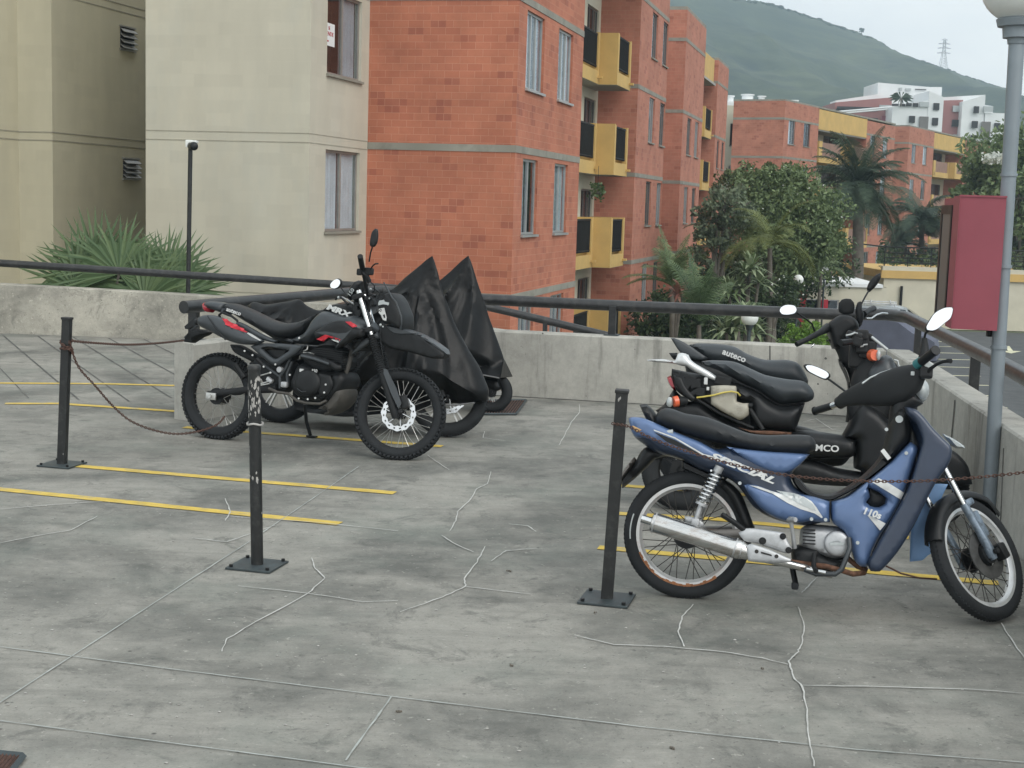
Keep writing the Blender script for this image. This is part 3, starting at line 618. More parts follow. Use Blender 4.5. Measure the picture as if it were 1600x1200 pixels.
CURS = [[(.02, .98, 'curtain')], [(.02, .45, 'curtain')], [(.05, .6, 'curtaing')], [(.02, .98, 'curtaing')], [(.5, .98, 'curtain')], [(.02, .3, 'curtain'), (.6, .98, 'curtain')], None]
def cst(i, **k):
    d = dict(mull=[.62], frame='alu'); c = CURS[i % len(CURS)]
    if c: d['cur'] = c
    d.update(k); return d

# ---------------- block 1: beige end block + first brick block (one building)
b1 = Bld('apartment_building', UW(0, 0, -3), 'nearest apartment block, cream render beside orange brick, with yellow balconies')
# beige block front face (towards camera) and its receding side with windows
b1.facade(UW(-2.61, -5.43), V_, 2.80, -3.1, 8.9, 'beige', bands=())
def winU(w, xL, xR, yt, yb, xbL=None):
    s0, zt = sU((xL, yt), w); s0b, zb = sU((xbL or xL, yb), w); s1, _ = sU((xR, (yt + yb) / 2), w); return ((s0 + s0b) / 2, s1, zb, zt)
wb2 = winU(-2.63, 508, 561, 233, 362); 
st_up = dict(frame='winframe', mull=[.5], cur=[(.52, .98, 'curtaing')], glass='glass'); st_lo = dict(frame='winframe', mull=[.5], cur=[(.03, .48, 'curtain'), (.52, .97, 'curtain')])
u0 = -2.61; h1 = (wb2[0] - u0, min(wb2[1] - u0, 2.50), wb2[2], wb2[3], st_lo); h2 = (h1[0], h1[1], wb2[2] + 2.5, wb2[3] + 2.5, st_up)
h0 = (h1[0], h1[1], wb2[2] - 2.5, wb2[3] - 2.5, st_lo)
b1.facade(UW(-2.61, -2.63), U_, 2.61, -3.1, 8.9, 'beige', holes=[h1, h2, h0])
# left flank of the beige block and the recess wall
b1.facade(UW(2.3, -5.43), -U_, 4.91, -3.1, 8.9, 'beige2')
# pair of shallow grooves marking the floor on the render
gm = MB()
for z in (2.71, 2.57, 5.21, 5.07, .2, .06):
    R = Matrix.Rotation(math.atan2(V_.y, V_.x), 3, 'Z')
    gm = MB(); gm.box(UW(-2.6125, -4.03, z), (2.80, .004, .014), R); gm.build('render_groove', M['rgroove'], b1.t); gm = MB(); gm.box(UW(-1.305, -2.6275, z), (.004, 2.61, .014), R); gm.build('render_groove', M['rgroove'], b1.t)
# brick block A
b1.facade(UW(0, -2.63), V_, 2.63, -3.1, 8.9, 'brick', bands=LV[:], bext=(0, .01))
rowA = []
w_a = winU(0, 824.4, 850.6, 15, 142.5, 821); w_b = winU(0, 873, 894.5, 49, 163, 871)
w_c = winU(0, 817, 839, 247.5, 369, 814); w_d = winU(0, 866.5, 886, 255, 363, 864)
zt = (w_c[3] + w_d[3]) / 2; zb = (w_c[2] + w_d[2]) / 2
for k in (-2, -1, 0, 1, 2):
    for j, q in enumerate((w_c if k <= 0 else w_a, w_d if k <= 0 else w_b)):
        s_ = [dict(mull=[.35, .62], cur=[(.02, .58, 'curtain'), (.8, .98, 'curtaing')]), dict(mull=[.35, .62], cur=[(.02, .34, 'curtain'), (.45, .98, 'curtain')]), dict(mull=[.5], cur=[(.0, .45, 'curtaing')]), dict(mull=[.5], cur=[(.02, .98, 'curtain')])][(0 if k == 1 else 2 if k == 0 else random.randint(0, 3)) + (j if k in (0, 1) else 0) if k in (0, 1) else random.randint(0, 3)]
        s_['sillm'] = 'alu'; s_['frame'] = 'alu'
        rowA.append((q[0], q[1], zb + 2.5 * k, zt + 2.5 * k, s_))
b1.facade(UW(0, 0), U_, 5.29, -3.1, 8.9, 'brick', holes=rowA, bands=LV[:], bext=(.011, 0))
# recess between A and B: back wall with doors, its near return, yellow balconies
def recess(b, ua, ub, wr, wp, z1, zfs, brick, fasc=None, hp=None):
    b.facade(UW(ua, wp), -V_, wp - wr, -3.1, z1, brick)  # return of the near block (faces away)
    holes = []
    L = ub - ua
    for zf in zfs:
        for a, c in (hp or ((.08, .36), (.55, .86))):
            holes.append((L * a, L * c, zf + .03, zf + 2.05, dict(frame='alud', f=.05, mull=[.33, .66], big=False, cur=random.choice([[(.02, .35, 'curtain')], [(.5, .95, 'curtaing')], [(.1, .4, 'curtainb')], None]), glass='glassd')))
    b.facade(UW(ua, wr), U_, L, -3.1, z1, 'cream', holes=holes)
wr1 = -2.1; ua_ = sU((913, 160), wr1)[0]; ub_ = sU((931, 160), wr1)[0]
recess(b1, 5.29, 17.61, wr1, 0, 8.9, [-2.37, .13, 2.64, 5.14], 'brick', hp=[(.05, .3), ((ua_ - 5.29) / 12.32, (ub_ - 5.29) / 12.32)])
def pair(b, ue, xs, y, wr, zfs, h):
    w1 = sW((xs[3], y), ue)[0]; uc = sU((xs[2], y), w1)[0]; w0 = sW((xs[1], y), uc)[0]; un = sU((xs[0], y), w0)[0] - .3
    for zf in zfs: balcony(b, un, uc - .01, wr, w0, zf, h=h); balcony(b, uc + .01, ue, wr, w1, zf, h=h)
uB1, _ = sU((906, 230), 0); uB2, _ = sU((932, 230), 0)
zfl = [-2.33, .17, 2.69, 5.09]
pair(b1, 17.2, (905, 932, 960, 981), 230, wr1 + .01, zfl, 1.24)
b1.roofslab([UW(-2.61, -5.43), UW(-2.61, -2.63), UW(0, -2.63), UW(0, 0), UW(17.6, 0), UW(17.6, -5.4)], 8.9)
b1.finish()
# for-sale notice in the upper left window
cS = UW(0, 0); uS0, zS = sU((510.5, 33), -2.63); uS1, _ = sU((528, 40), -2.63); _, zS2 = sU((510.5, 69), -2.63)
nt_ = thing('sale_notice', UW(uS0, -2.63, zS2), 'white for sale notice with red lettering taped inside the upper cream block window', 'sign')
mbn = MB(); RU = Matrix.Rotation(math.atan2(U_.y, U_.x), 3, 'Z')
cN = UW((uS0 + uS1) / 2, -2.63 - .055, (zS + zS2) / 2); mbn.box(cN, (abs(uS1 - uS0), .004, zS - zS2), RU); mbn.build('sheet', M['white'], nt_)
def text(body, size, M4, mat, parent, name='lettering', ext=.002, shear=0, bold=0, sx=1.0):
    cu = bpy.data.curves.new('t', 'FONT'); cu.body = body; cu.size = size; cu.extrude = ext; cu.align_x = 'CENTER'; cu.align_y = 'CENTER'; cu.shear = shear; cu.offset = bold; cu.resolution_u = 3
    ob = bpy.data.objects.new('t', cu); COL.objects.link(ob); bpy.context.view_layer.update()
    me = bpy.data.meshes.new_from_object(ob.evaluated_get(bpy.context.evaluated_depsgraph_get())); bpy.data.objects.remove(ob)
    Mi = (MW[parent.name].inverted() @ M4) if parent is not None else M4
    me.transform(Mi @ Matrix.Diagonal((sx, 1, 1, 1))); me.materials.clear(); me.materials.append(mat)
    o = bpy.data.objects.new(name, me); COL.objects.link(o)
    if parent is not None: o.parent = parent; MW[o.name] = MW[parent.name].copy()
    return o
def basis(x, y, o): z = x.cross(y); m = Matrix((x, y, z)).transposed().to_4x4(); m.translation = o; return m
Zv = Vector((0, 0, 1)); nV = V_
hh = zS - zS2
text('SE', hh * .22, basis(U_, Zv, cN + Zv * hh * .27 + nV * .004), M['tail'], nt_); text('VENDE', hh * .27, basis(U_, Zv, cN + Zv * hh * .02 + nV * .004), M['tail'], nt_, sx=1.25)
MBx = MB(); MBx.box(cN - Zv * hh * .3 + nV * .003 - U_ * .1, (.16, .002, .025), RU); MBx.build('ink_line', M['tail'], nt_)

# ---------------- block 2: left ochre building with recessed wall and louvred vents
bl = Bld('apartment_building', UW(2.1, -8.03, -3), 'olive-beige apartment wall with a stepped pilaster and two louvred vents, at the far left')
wL = -8.03
uA, _ = sU((82, 230), wL)
bl.facade(UW(uA, wL), U_, 13 - uA, -3.1, 9, 'beige2')
d28, _ = sW((29, 210), uA)
bl.facade(UW(uA, d28), V_, wL - d28, -3.1, 9, 'beige2')
bl.facade(UW(uA - 12, d28), U_, 12, -3.1, 9, 'beige2')
gm = MB(); 
for z in (2.71, 2.57, 5.21, 5.07):
    RZ = Matrix.Rotation(math.atan2(V_.y, V_.x), 3, 'Z')
    for q_, sz_ in ((UW(uA - .001, (wL + d28) / 2, z), (wL - d28, .012, .02)), (UW((uA + 13) / 2, wL + .001, z), (.012, 13 - uA, .02)), (UW(uA - 6, d28 + .001, z), (.012, 12, .02))): gm = MB(); gm.box(q_, sz_, RZ); gm.build('render_groove', M['rgroove'], bl.t)
for (x0, x1, y0, y1) in ((187.5, 209, 40, 74), (192, 215, 247, 277)):
    s0, z1_ = sU((x0, y0), wL); s1, _ = sU((x1, y0), wL); _, z0_ = sU((x0, y1), wL); f = MB()
    for k in range(4):
        z = z0_ + (z1_ - z0_) * (k + .3) / 4; R = Matrix.Rotation(math.atan2(U_.y, U_.x), 3, 'Z') @ Matrix.Rotation(math.radians(40), 3, 'X')
        f.box(UW((s0 + s1) / 2, wL + .05, z), (s1 - s0, .11, .012), R)
    f.box(UW((s0 + s1) / 2, wL + .015, z1_), (s1 - s0 + .06, .05, .03), RU); f.box(UW((s0 + s1) / 2, wL + .015, z0_ - .03), (s1 - s0 + .06, .05, .03), RU)
    v_ = f.build('louvred_vent', M['alu'], bl.t)
    q = MB(); q.box(UW((s0 + s1) / 2, wL + .006, (z0_ + z1_) / 2), (s1 - s0, .01, z1_ - z0_), RU); q.build('vent_opening', M['dark'], v_)
bl.finish({'beige2': 'rendered_wall'})

# ---------------- blocks B, C, D' further along the row
def rowwins(us, w, top, wd, ws=2.5, levels=(-2, -1, 0, 1), seed=0, style=None):
    out = []
    for k in levels:
        for i, u in enumerate(us): out.append((u, u + wd, top - 1.33 + ws * k, top + ws * k, style or cst(random.randint(0, 6), frame='alud' if random.random() < .5 else 'alu')))
    return out
ztw = zt  # window head on the storey above level 0.13
b2 = Bld('apartment_building', UW(17.61, -.95, -3), 'second brick apartment block behind the first yellow balconies, in the middle of the row')
wB = -.95 + .0
b2.facade(UW(17.61, -3.6), V_, 3.6 + wB, -3.1, 10.2, 'brick2', bands=LV[:], bext=(0, .01))
us = [sU((1019, 60), wB)[0] - 17.61, sU((1036, 70), wB)[0] - 17.61]
b2.facade(UW(23.01, wB), -V_, 2.6, -3.1, 10.2, 'brick2')
b2.facade(UW(17.61, wB), U_, 5.40, -3.1, 10.2, 'brick2', holes=rowwins(us, wB, ztw, 1.05, levels=(-2, -1, 0, 1, 2)), bands=LV[:], bext=(.011, 0))
b2.roofslab([UW(17.61, -3.6), UW(17.61, wB), UW(23.0, wB), UW(23, -5)], 10.2)
b2.facade(UW(23.0, -3.5), U_, 5.1, -3.1, 8.0, 'brick2', bands=LV[:])
b2.finish()
b3 = Bld('apartment_building', UW(28.09, -1.08, -3), 'third brick block of the row with a yellow roof fascia and stacked yellow balconies')
wC = -1.08
b3.facade(UW(28.09, -3.6), V_, 3.6 + wC, -3.1, 8.66, 'brick2', bands=LV[:])
us = [sU((1079, 110), wC)[0] - 28.09 - .2, sU((1090, 140), wC)[0] - 28.09 - .2]
b3.facade(UW(28.09, wC), U_, 5.6, -3.1, 8.66, 'brick2', holes=rowwins(us, wC, ztw, 1.1, levels=(-2, -1, 0, 1)), bands=LV[:])
wF = -2.08
b3.facade(UW(33.69, wC), -V_, 1.2, -3.1, 8.66, 'brick2')
recess(b3, 33.69, 45.42, wF - 1.6, wF, 7.5, [-2.37, .13, 2.64, 5.14], 'brick2')
fb = b3.mb('yellow', True); R = Matrix.Rotation(math.atan2(V_.y, V_.x), 3, 'Z')
fb.box(UW(39.5, wF - .06, 8.1), (.12, 11.6, 1.1), R); b3.mb('soffit', True).box(UW(39.5, wF - .9, 7.5), (2.0, 11.6, .1), R)
pair(b3, 45.2, (1086, 1093, 1101, 1112), 200, wF - 1.5, zfl, 1.24)
wD = -1.9
b3.facade(UW(45.42, -4), V_, 4 + wD, -3.1, 8.66, 'brick2', bands=LV[:])
us = [sU((1124, 150), wD)[0] - 45.42, sU((1131, 160), wD)[0] - 45.42]
b3.facade(UW(45.42, wD), U_, 4.6, -3.1, 8.66, 'brick2', holes=rowwins(us, wD, ztw, 1.0, levels=(-2, -1, 0, 1), style=dict(frame='alud', mull=[.5], glass='glassd')), bands=LV[:])
b3.roofslab([UW(28.09, -3.6), UW(28.09, wC), UW(33.6, wC), UW(33.6, -5)], 8.66); b3.roofslab([UW(45.42, -4), UW(45.42, wD), UW(50, wD), UW(50, -5)], 8.66)
b3.finish()
# hanging plant under the second-floor balcony
hp = D(934, 297, 38.0); t = thing('hanging_planter', Vector((hp.x, hp.y, hp.z)), 'small green hanging planter dangling below the middle yellow balcony', 'planter')
m_ = MB()
for k in range(150):
    v_ = Vector((random.gauss(0, .09), random.gauss(0, .09), random.gauss(-.02, .09))); d_ = Vector((random.uniform(-1, 1), random.uniform(-1, 1), random.uniform(-1, .3))).normalized() * .08; x_ = d_.cross(Vector((.3, 1, .2))).normalized() * .03; m_.add([hp + v_ - d_ * .5, hp + v_ + x_, hp + v_ + d_, hp + v_ - x_], [(0, 1, 2, 3)])
m_.build('foliage', mat_leaf('planter_leaf', (.06, .10, .04), (.12, .17, .07)), t); m_ = MB(); m_.sphere(hp - Vector((0, 0, .05)), (.11, .11, .09), 12, 8); m_.build('pot', M['bark'], t); m_ = MB(); m_.tube([hp + Vector((0, 0, .1)), hp + Vector((0, 0, .62))], .006, 6); m_.build('hanger', M['blackm'], t)

# ---------------- the rotated far buildings E and F
def blockE(name, px, Y, azr, w_left, lenR, ztop, seg, label, levels, winmat=None, side_cols=None, hz=2.5):
    Cn = D(px[0], px[1], Y); Cn.z = 0; du = az_dir(azr); dv_ = Vector((du.y, -du.x, 0))
    b = Bld(name, Cn + Vector((0, 0, -3)), label)
    b.facade(Cn - dv_ * w_left, dv_, w_left, -3.1, ztop, 'brick2', bands=[l for l in levels])
    a, c, e = seg  # brick, recess, brick lengths
    def holes(x0, L):
        o = []
        for l in levels:
            for fr in (.22, .66): o.append((x0 + L * fr - .55, x0 + L * fr + .55, l + .75, l + 2.15, cst(random.randint(0, 6), frame='alud' if random.random() < .4 else 'alu')))
        return o
    b.facade(Cn, du, a, -3.1, ztop, 'brick2', holes=[h for h in holes(0, a) if h[3] < ztop], bands=levels)
    hs = []
    for l in levels[:-1]: hs.append((c * .1, c * .42, l + .05, l + 2.1, dict(frame='alud', mull=[.5], big=False, glass='glassd'))); hs.append((c * .58, c * .9, l + .05, l + 2.1, dict(frame='alud', mull=[.5], big=False, glass='glassd', cur=[(.05, .5, 'curtain')])))
    b.facade(Cn + du * a - dv_ * 1.5, du, c, -3.1, ztop - 1.1, 'cream', holes=hs)
    b.facade(Cn + du * (a + c) - dv_ * 1.5, dv_, 1.5, -3.1, ztop, 'brick2'); b.facade(Cn + du * a, -dv_, 1.5, -3.1, ztop, 'brick2')
    b.facade(Cn + du * (a + c), du, e, -3.1, ztop - .1, 'brick2', holes=[h for h in holes(0, e) if h[3] < ztop], bands=levels)
    R = Matrix.Rotation(math.atan2(du.y, du.x), 3, 'Z')
    b.mb('yellow', True).box(Cn + du * (a + c / 2) - dv_ * .08 + Vector((0, 0, ztop - .62)), (c, .16, 1.15), R); b.mb('soffit', True).box(Cn + du * (a + c / 2) - dv_ * .8 + Vector((0, 0, ztop - 1.22)), (c, 1.5, .1), R)
    for l in levels[:-1]:
        for (s0, s1, out) in ((.02, .48, .0), (.5, .98, .45)):
            m = MB(); L = c * (s1 - s0); ctr = Cn + du * (a + c * (s0 + s1) / 2)
            m.box(ctr + dv_ * (out / 2 - .7) + Vector((0, 0, l + .02)), (L, 1.5 + out, .12), R)
            m.box(Cn + du * (a + c * s0 + .06) + dv_ * (out / 2 - .7) + Vector((0, 0, l + .64)), (.12, 1.5 + out, 1.1), R); m.box(Cn + du * (a + c * s1 - .06) + dv_ * (out / 2 - .7) + Vector((0, 0, l + .64)), (.12, 1.5 + out, 1.1), R)
            m.box(Cn + du * (a + c * s0 + .34) + dv_ * out + Vector((0, 0, l + .64)), (.45, .1, 1.1), R); m.box(ctr + dv_ * out + Vector((0, 0, l + .2)), (L - .2, .1, .28), R)
            o = m.build('balcony', M['yellow'], b.t)
            m = MB(); m.box(ctr + dv_ * (out - .03) + du * .22 + Vector((0, 0, l + .74)), (L - .8, .05, .8), R); m.build('balcony_railing', M['curtainb'], o)
    b.roofslab([Cn - dv_ * w_left, Cn, Cn + du * (a + c + e), Cn + du * (a + c + e) - dv_ * 6, Cn - dv_ * w_left + du * 4], ztop, .1)
    b.finish(); return b, Cn, du, dv_
LE = [-2.9, -.4, 2.1, 4.65, 6.75]
def along(Cn, du, x, y):
    p = PLN(x, y, Cn, Vector((du.y, -du.x, 0))); return (p - Cn).dot(du)
azE = math.radians(30.3); CE = D(1227, 163, 80); CE.z = 0; duE = az_dir(azE)
sa = along(CE, duE, 1280, 180); sb = along(CE, duE, 1355, 195); sc = along(CE, duE, 1399, 205)
blockE('apartment_building', (1227, 163), 80, azE, 3.0, 0, 7.70, (sa, sb - sa, sc - sb), 'brick apartment block with a yellow roof fascia standing behind the royal palm', LE)
CF = D(1421, 205, 103); CF.z = 0; sa = along(CF, duE, 1460, 215); sb = along(CF, duE, 1508, 225); sc = along(CF, duE, 1560, 238)
blockE('apartment_building', (1421, 205), 103, azE, 3.6, 0, 7.9, (sa, sb - sa, sc - sb), 'farthest brick apartment block with yellow fascia, left of the light pole', LE)
# cream stair block left of E with white flat roof and water tanks
bs = Bld('stair_block', D(1148, 200, 86), 'cream plastered stair block with a white flat roof between the brick blocks')
pS = D(1136, 200, 84); pS.z = 0; pE_ = D(1162, 200, 84); pE_.z = 0; dS = (pE_ - pS).normalized(); Ls = (pE_ - pS).length
z1s = D(1150, 165, 84).z
a0 = (D(1141, 200, 84) - D(1136, 200, 84)).length; a1 = (D(1157, 200, 84) - D(1136, 200, 84)).length
zz = lambda y, Y=84, x=1148: D(x, y, Y).z
bs.facade(pS - dS * 1.2, dS, Ls + 1.2, -3.1, z1s, 'cream', holes=[(1.2 + a0, 1.2 + a1, zz(228), zz(193), dict(frame='alud', mull=[.5], glass='glassd')), (1.2 + a0, 1.2 + a1, zz(292), zz(259), dict(frame='alu', mull=[.5], cur=[(.02, .98, 'curtain')]))])
nS = rightof(dS)
bs.roofslab([pS - dS * 1.2, pE_, pE_ - nS * 5, pS - nS * 5 - dS * 1.2], z1s, .15, 'white')
mbw = MB(); q0 = D(1135, 163, 95); q1 = D(1193, 160, 95); mbw.prism([Vector((q0.x, q0.y, z1s)), Vector((q1.x, q1.y, z1s)), D(1193, 163, 95), D(1160, 158, 95), D(1135, 158.5, 95)], Vector((0, 3, 0))); mbw.build('parapet', M['white'], bs.t)
bs.finish()
for i, (x, y) in enumerate(((1141, 156), (1168, 154), (1190, 156.5), (1241, 163))):
    c = D(x, y, 97); t = thing('roof_tank', c - Vector((0, 0, .35)), ['small white roof vent at the left edge of the white flat roof', 'white rounded tank in the middle of the white flat roof', 'small white box vent at the right end of the white flat roof', 'tiny white vent standing on the brick block roof left of the fascia'][i], 'vent')
    m_ = MB(); m_.tube([c - Vector((0, 0, .5)), c + Vector((0, 0, .2))], .22 if i != 1 else .38, 10); m_.build('body', M['white'], t); m_ = MB(); m_.tube([c + Vector((0, 0, .2)), c + Vector((0, 0, .27))], .3 if i != 1 else .45, 10); m_.build('cap', M['white'], t)

# ---------------- white stepped apartment building on the slope (Y ~ 215 m)
YW = 215.0
wb = Bld('hillside_apartments', D(1450, 200, YW), 'white and dusty-red stepped apartment building below the hill')
def vol(x0, x1, yt, yt2, mat, Y, dep=9, yb=330, key=None):
    a = D(x0, yt, Y); b = D(x1, yt2, Y); c = D(x1, yb, Y); d_ = D(x0, yb, Y)
    wb.mb(mat, True).prism([Vector((a.x, Y, a.z)), Vector((b.x, Y, b.z)), Vector((b.x, Y, c.z)), Vector((a.x, Y, c.z))], Vector((0, dep, 0)))
M['duskred'] = pm('dusty_red_render', (.33, .155, .145), .9, var=.08, scale=.3)
vol(1372, 1454, 129, 136, 'white', YW + 6); vol(1372, 1472, 141, 137, 'white', YW + 5.9, 5); vol(1455, 1472, 136, 136, 'white', YW + 6.05)
vol(1395, 1475, 167, 152, 'white', YW - 2); vol(1452, 1475, 142, 152, 'white', YW - 2.1)
vol(1474, 1505, 157, 156, 'duskred', YW + .5); vol(1475, 1539, 152, 148, 'white', YW + 3)
vol(1504, 1540, 159, 148, 'white', YW - 1); vol(1539.5, 1571, 176, 177, 'white', YW - 1.2); vol(1539, 1552, 164, 166, 'white', YW + .2)
vol(1305, 1394, 160, 152, 'duskred', YW + 2); vol(1306, 1372, 157, 147, 'white', YW + 4, 4)
for (x0, x1, y0, y1, mt) in [(1459, 1467, 161, 172, 0), (1421, 1429, 181, 192, 0), (1457, 1465, 184, 196, 0), (1455, 1463, 207, 214, 0), (1489, 1504, 165, 175, 2), (1488, 1503, 187, 198, 1), (1437, 1449, 182, 207, 3), (1522, 1529, 166, 177, 0), (1519, 1527, 189, 200, 0), (1517, 1524, 211, 222, 0), (1534, 1546, 190, 217, 3), (1554, 1562, 192, 203, 0), (1470, 1478, 209, 215, 1), (1490, 1501, 210, 219, 2),
                              (1394, 1404, 162, 166, 1), (1406, 1414, 162, 166, 1), (1416, 1424, 161, 166, 1), (1427, 1434, 161, 167, 1), (1437, 1451, 159, 167, 2), (1537, 1551, 166, 175, 2), (1308, 1372, 166, 173, 1), (1374, 1392, 164, 170, 2), (1345, 1371, 184, 190, 1), (1378, 1384, 181, 191, 4), (1306, 1320, 170, 180, 1), (1430, 1447, 139, 140.5, 1), (1405, 1409, 137, 142, 2), (1415, 1423, 138, 142, 2)]:
    YY = YW + (-2.2 if 1395 <= x0 < 1475 else .35 if x0 < 1505 and x0 > 1473 else -1.35 if x0 > 1505 else 1.9)
    if y1 < 143: YY = YW + 5.8
    a = D(x0, y0, YY); b = D(x1, y1, YY); m_ = MB(); m_.box(((a.x + b.x) / 2, YY, (a.z + b.z) / 2), (b.x - a.x, .3, a.z - b.z)); f_ = MB()
    m_.build('window' if mt != 3 else 'stair_opening', M[['dark', 'dark', 'sticks', 'alud', 'signred'][mt]], wb.t)
for (x0, y0, x1, y1, YY) in [(1304, 178, 1394, 170, 1.5), (1304, 175, 1394, 167, 1.5)]:
    m_ = MB(); m_.tube([D(x0, y0, YW + YY - 1), D(x1, y1, YW + YY - 1)], .12, 6); m_.build('terrace_railing', M['white'], wb.t)
wb.finish({'duskred': 'red_wall'})
t = thing('roof_palm', D(1408, 160, YW - 3), 'tiny palm-like plant on the white terrace of the hillside apartments', 'plant')
m_ = MB()
for k in range(14):
    a = 2 * PI * k / 14; c = D(1408, 153, YW - 3); m_.add([c, c + Vector((math.cos(a) * 1.1, 0.3 * math.sin(a * 2), .6 * math.sin(a) + .3)), c + Vector((math.cos(a) * 1.9, 0, .9 * math.sin(a) - .1)), c + Vector((math.cos(a) * 1.1, .1, .6 * math.sin(a) - .1))], [(0, 1, 2, 3)])
m_.build('fronds', mat_leaf('far_leaf', (.03, .05, .03), (.05, .08, .04)), t); m_ = MB(); m_.tube([D(1408, 166, YW - 3), D(1408, 153, YW - 3)], .12, 6); m_.build('stem', M['bark'], t)

# ---------------- low service buildings by the street
sv = Bld('service_building', D(1500, 430, 62), 'low cream building with a yellow top band and railing by the street'); Y0 = 62
zt_ = D(1470, 425, Y0).z; zy = D(1470, 437, Y0).z
mbs = sv.mb('cream'); pa = D(1379, 470, Y0); pb = D(1700, 470, Y0); pa.z = pb.z = 0
dd = (pb - pa).normalized()
R = Matrix()
mbs.prism([Vector((pa.x, Y0, -3.1)), Vector((pb.x, Y0, -3.1)), Vector((pb.x, Y0, zy)), Vector((pa.x, Y0, zy))], Vector((0, 8, 0)))
yy = MB(); yy.prism([Vector((pa.x - .15, Y0 - .12, zy + .002)), Vector((pb.x, Y0 - .12, zy + .002)), Vector((pb.x, Y0 - .12, zt_)), Vector((pa.x - .15, Y0 - .12, zt_))], Vector((0, 8.2, 0))); yy.build('top_band', M['yellow'], sv.t)
ww = MB(); ww.prism([Vector((pa.x - .1, Y0 - .08, zt_ + .002)), Vector((pb.x, Y0 - .08, zt_ + .002)), Vector((pb.x, Y0 - .08, zt_ + .18)), Vector((pa.x - .1, Y0 - .08, zt_ + .18))], Vector((0, .3, 0))); ww.build('coping', M['cream'], sv.t)
rr = MB()
for z in (.35, .55, .75, 1.0): rr.tube([Vector((pa.x, Y0 + .1, zt_ + z)), Vector((pb.x, Y0 + .1, zt_ + z))], .022 if z < .9 else .03, 6)
for i in range(20):
    x = pa.x + i * 1.0
    if x < pb.x: rr.tube([Vector((x, Y0 + .1, zt_ + .1)), Vector((x, Y0 + .1, zt_ + 1.0))], .025, 6)
for j in range(3): rr.tube([Vector((pa.x, Y0 + 2.2 * j, zt_ + 1.0)), Vector((pa.x, Y0 + 2.2 * j + 2.2, zt_ + 1.0))], .03, 6)
rr.build('roof_railing', M['blackm'], sv.t)
q_ = MB(); a = D(1409, 447, Y0 - .1); b_ = D(1409, 476, Y0 - .1); q_.tube([Vector((a.x, Y0 - .1, a.z)), Vector((a.x, Y0 - .1, -3.1))], .06, 8); q_.build('downpipe', M['blackm'], sv.t)
sv.finish({'cream': 'rendered_wall'})
kk = Bld('garden_kiosk', D(1300, 500, 55), 'small cream flat-roofed pavilion with a strip window and red door behind the garden lamps'); Y1 = 55
xa = D(1240, 480, Y1).x; xb = D(1385, 480, Y1).x; zr = D(1290, 447, Y1).z
hole = (D(1258, 470, Y1).x - xa, D(1311, 470, Y1).x - xa, D(1290, 484, Y1).z, D(1290, 468, Y1).z, dict(frame='white', mull=[.5], glass='glassd'))
door = (D(1242, 500, Y1).x - xa, D(1256, 500, Y1).x - xa, -3.05, D(1250, 494, Y1).z + .25, dict(frame='alud', mull=[], big=False))
kk.facade(Vector((xa - .5, Y1, 0)), Vector((1, 0, 0)), xb - xa + .5, -3.1, zr, 'cream', holes=[(hole[0] + .5, hole[1] + .5, hole[2], hole[3], hole[4])])
kk.facade(Vector((xb, Y1, 0)), Vector((0, 1, 0)), 7, -3.1, zr, 'cream')
dm = MB(); dm.box(((D(1242, 500, Y1).x + D(1257, 500, Y1).x) / 2, Y1 - .03, -2.1), (.4, .06, 2.0)); dm.build('door', M['tail'], kk.t)
dm = MB(); dm.box(((D(1283, 475, Y1).x + D(1293, 475, Y1).x) / 2, Y1 - .02, (hole[2] + hole[3]) / 2), (.26, .06, hole[3] - hole[2])); dm.build('shutter', M['tail'], kk.t)
mbk = MB(); tl = [(xa - .5, Y1 - .1), (xb - .2, Y1 - .1), (xb + .1, Y1 + 6), (xa - .2, Y1 + 6)]
mbk.add([(x, y, zr) for x, y in tl] + [(x, y, zr + .12) for x, y in tl], [(3, 2, 1, 0), (4, 5, 6, 7), (0, 1, 5, 4), (1, 2, 6, 5), (2, 3, 7, 6), (3, 0, 4, 7)]); mbk.build('flat_roof', M['white'], kk.t)
kk.finish({'cream': 'rendered_wall'})

# ---------------- hill with real slope, far pylon and ridge tree
import mathutils.noise as mno
ridge = [(700, -260), (950, -110), (1060, -40), (1140, -2), (1200, 6), (1245, 20), (1290, 36), (1335, 50), (1350, 57), (1362, 59), (1395, 80), (1420, 92), (1450, 100), (1485, 112), (1520, 124), (1560, 137), (1600, 152), (1700, 185), (1850, 220), (2100, 260)]
def ridz(px_):
    for (x0, y0), (x1, y1) in zip(ridge[:-1], ridge[1:]):
        if x0 <= px_ <= x1: return y0 + (y1 - y0) * (px_ - x0) / (x1 - x0)
    return ridge[0][1] if px_ < ridge[0][0] else ridge[-1][1]
hm = MB(); nx, ny = 220, 60; HY0, HY1 = 330.0, 950.0; vs = []
for j in range(ny + 1):
    tt = j / ny
    for i in range(nx + 1):
        px_ = 700 + 1400 * i / nx; top = D(px_, ridz(px_), HY1); Y = HY0 + (HY1 - HY0) * tt; X = top.x
        zt2 = top.z; z = -3 + (zt2 + 3) * (Y / HY1) * tt ** .62 * (1 if tt > .02 else .9)
        k = math.sin(PI * min(1, tt * 1.02)) if tt < .97 else .12
        nn = mno.fractal(Vector((X * .012, Y * .006, 3)), 1.0, 2.1, 6); gul = abs(mno.noise(Vector((X * .011 + Y * .0012, 1.7, Y * .0006))))
        z += (nn * 13 - gul * 34 + 3) * k * min(1, (1 - tt) * 6); vs.append(Vector((X * (.55 + .45 * tt) if False else X, Y, z + (random.uniform(-.5, 1.2) if tt > .98 else 0))))
for i in range(nx + 1): p = vs[ny * (nx + 1) + i]; vs.append(Vector((p.x, p.y + 60, p.z - 40)))
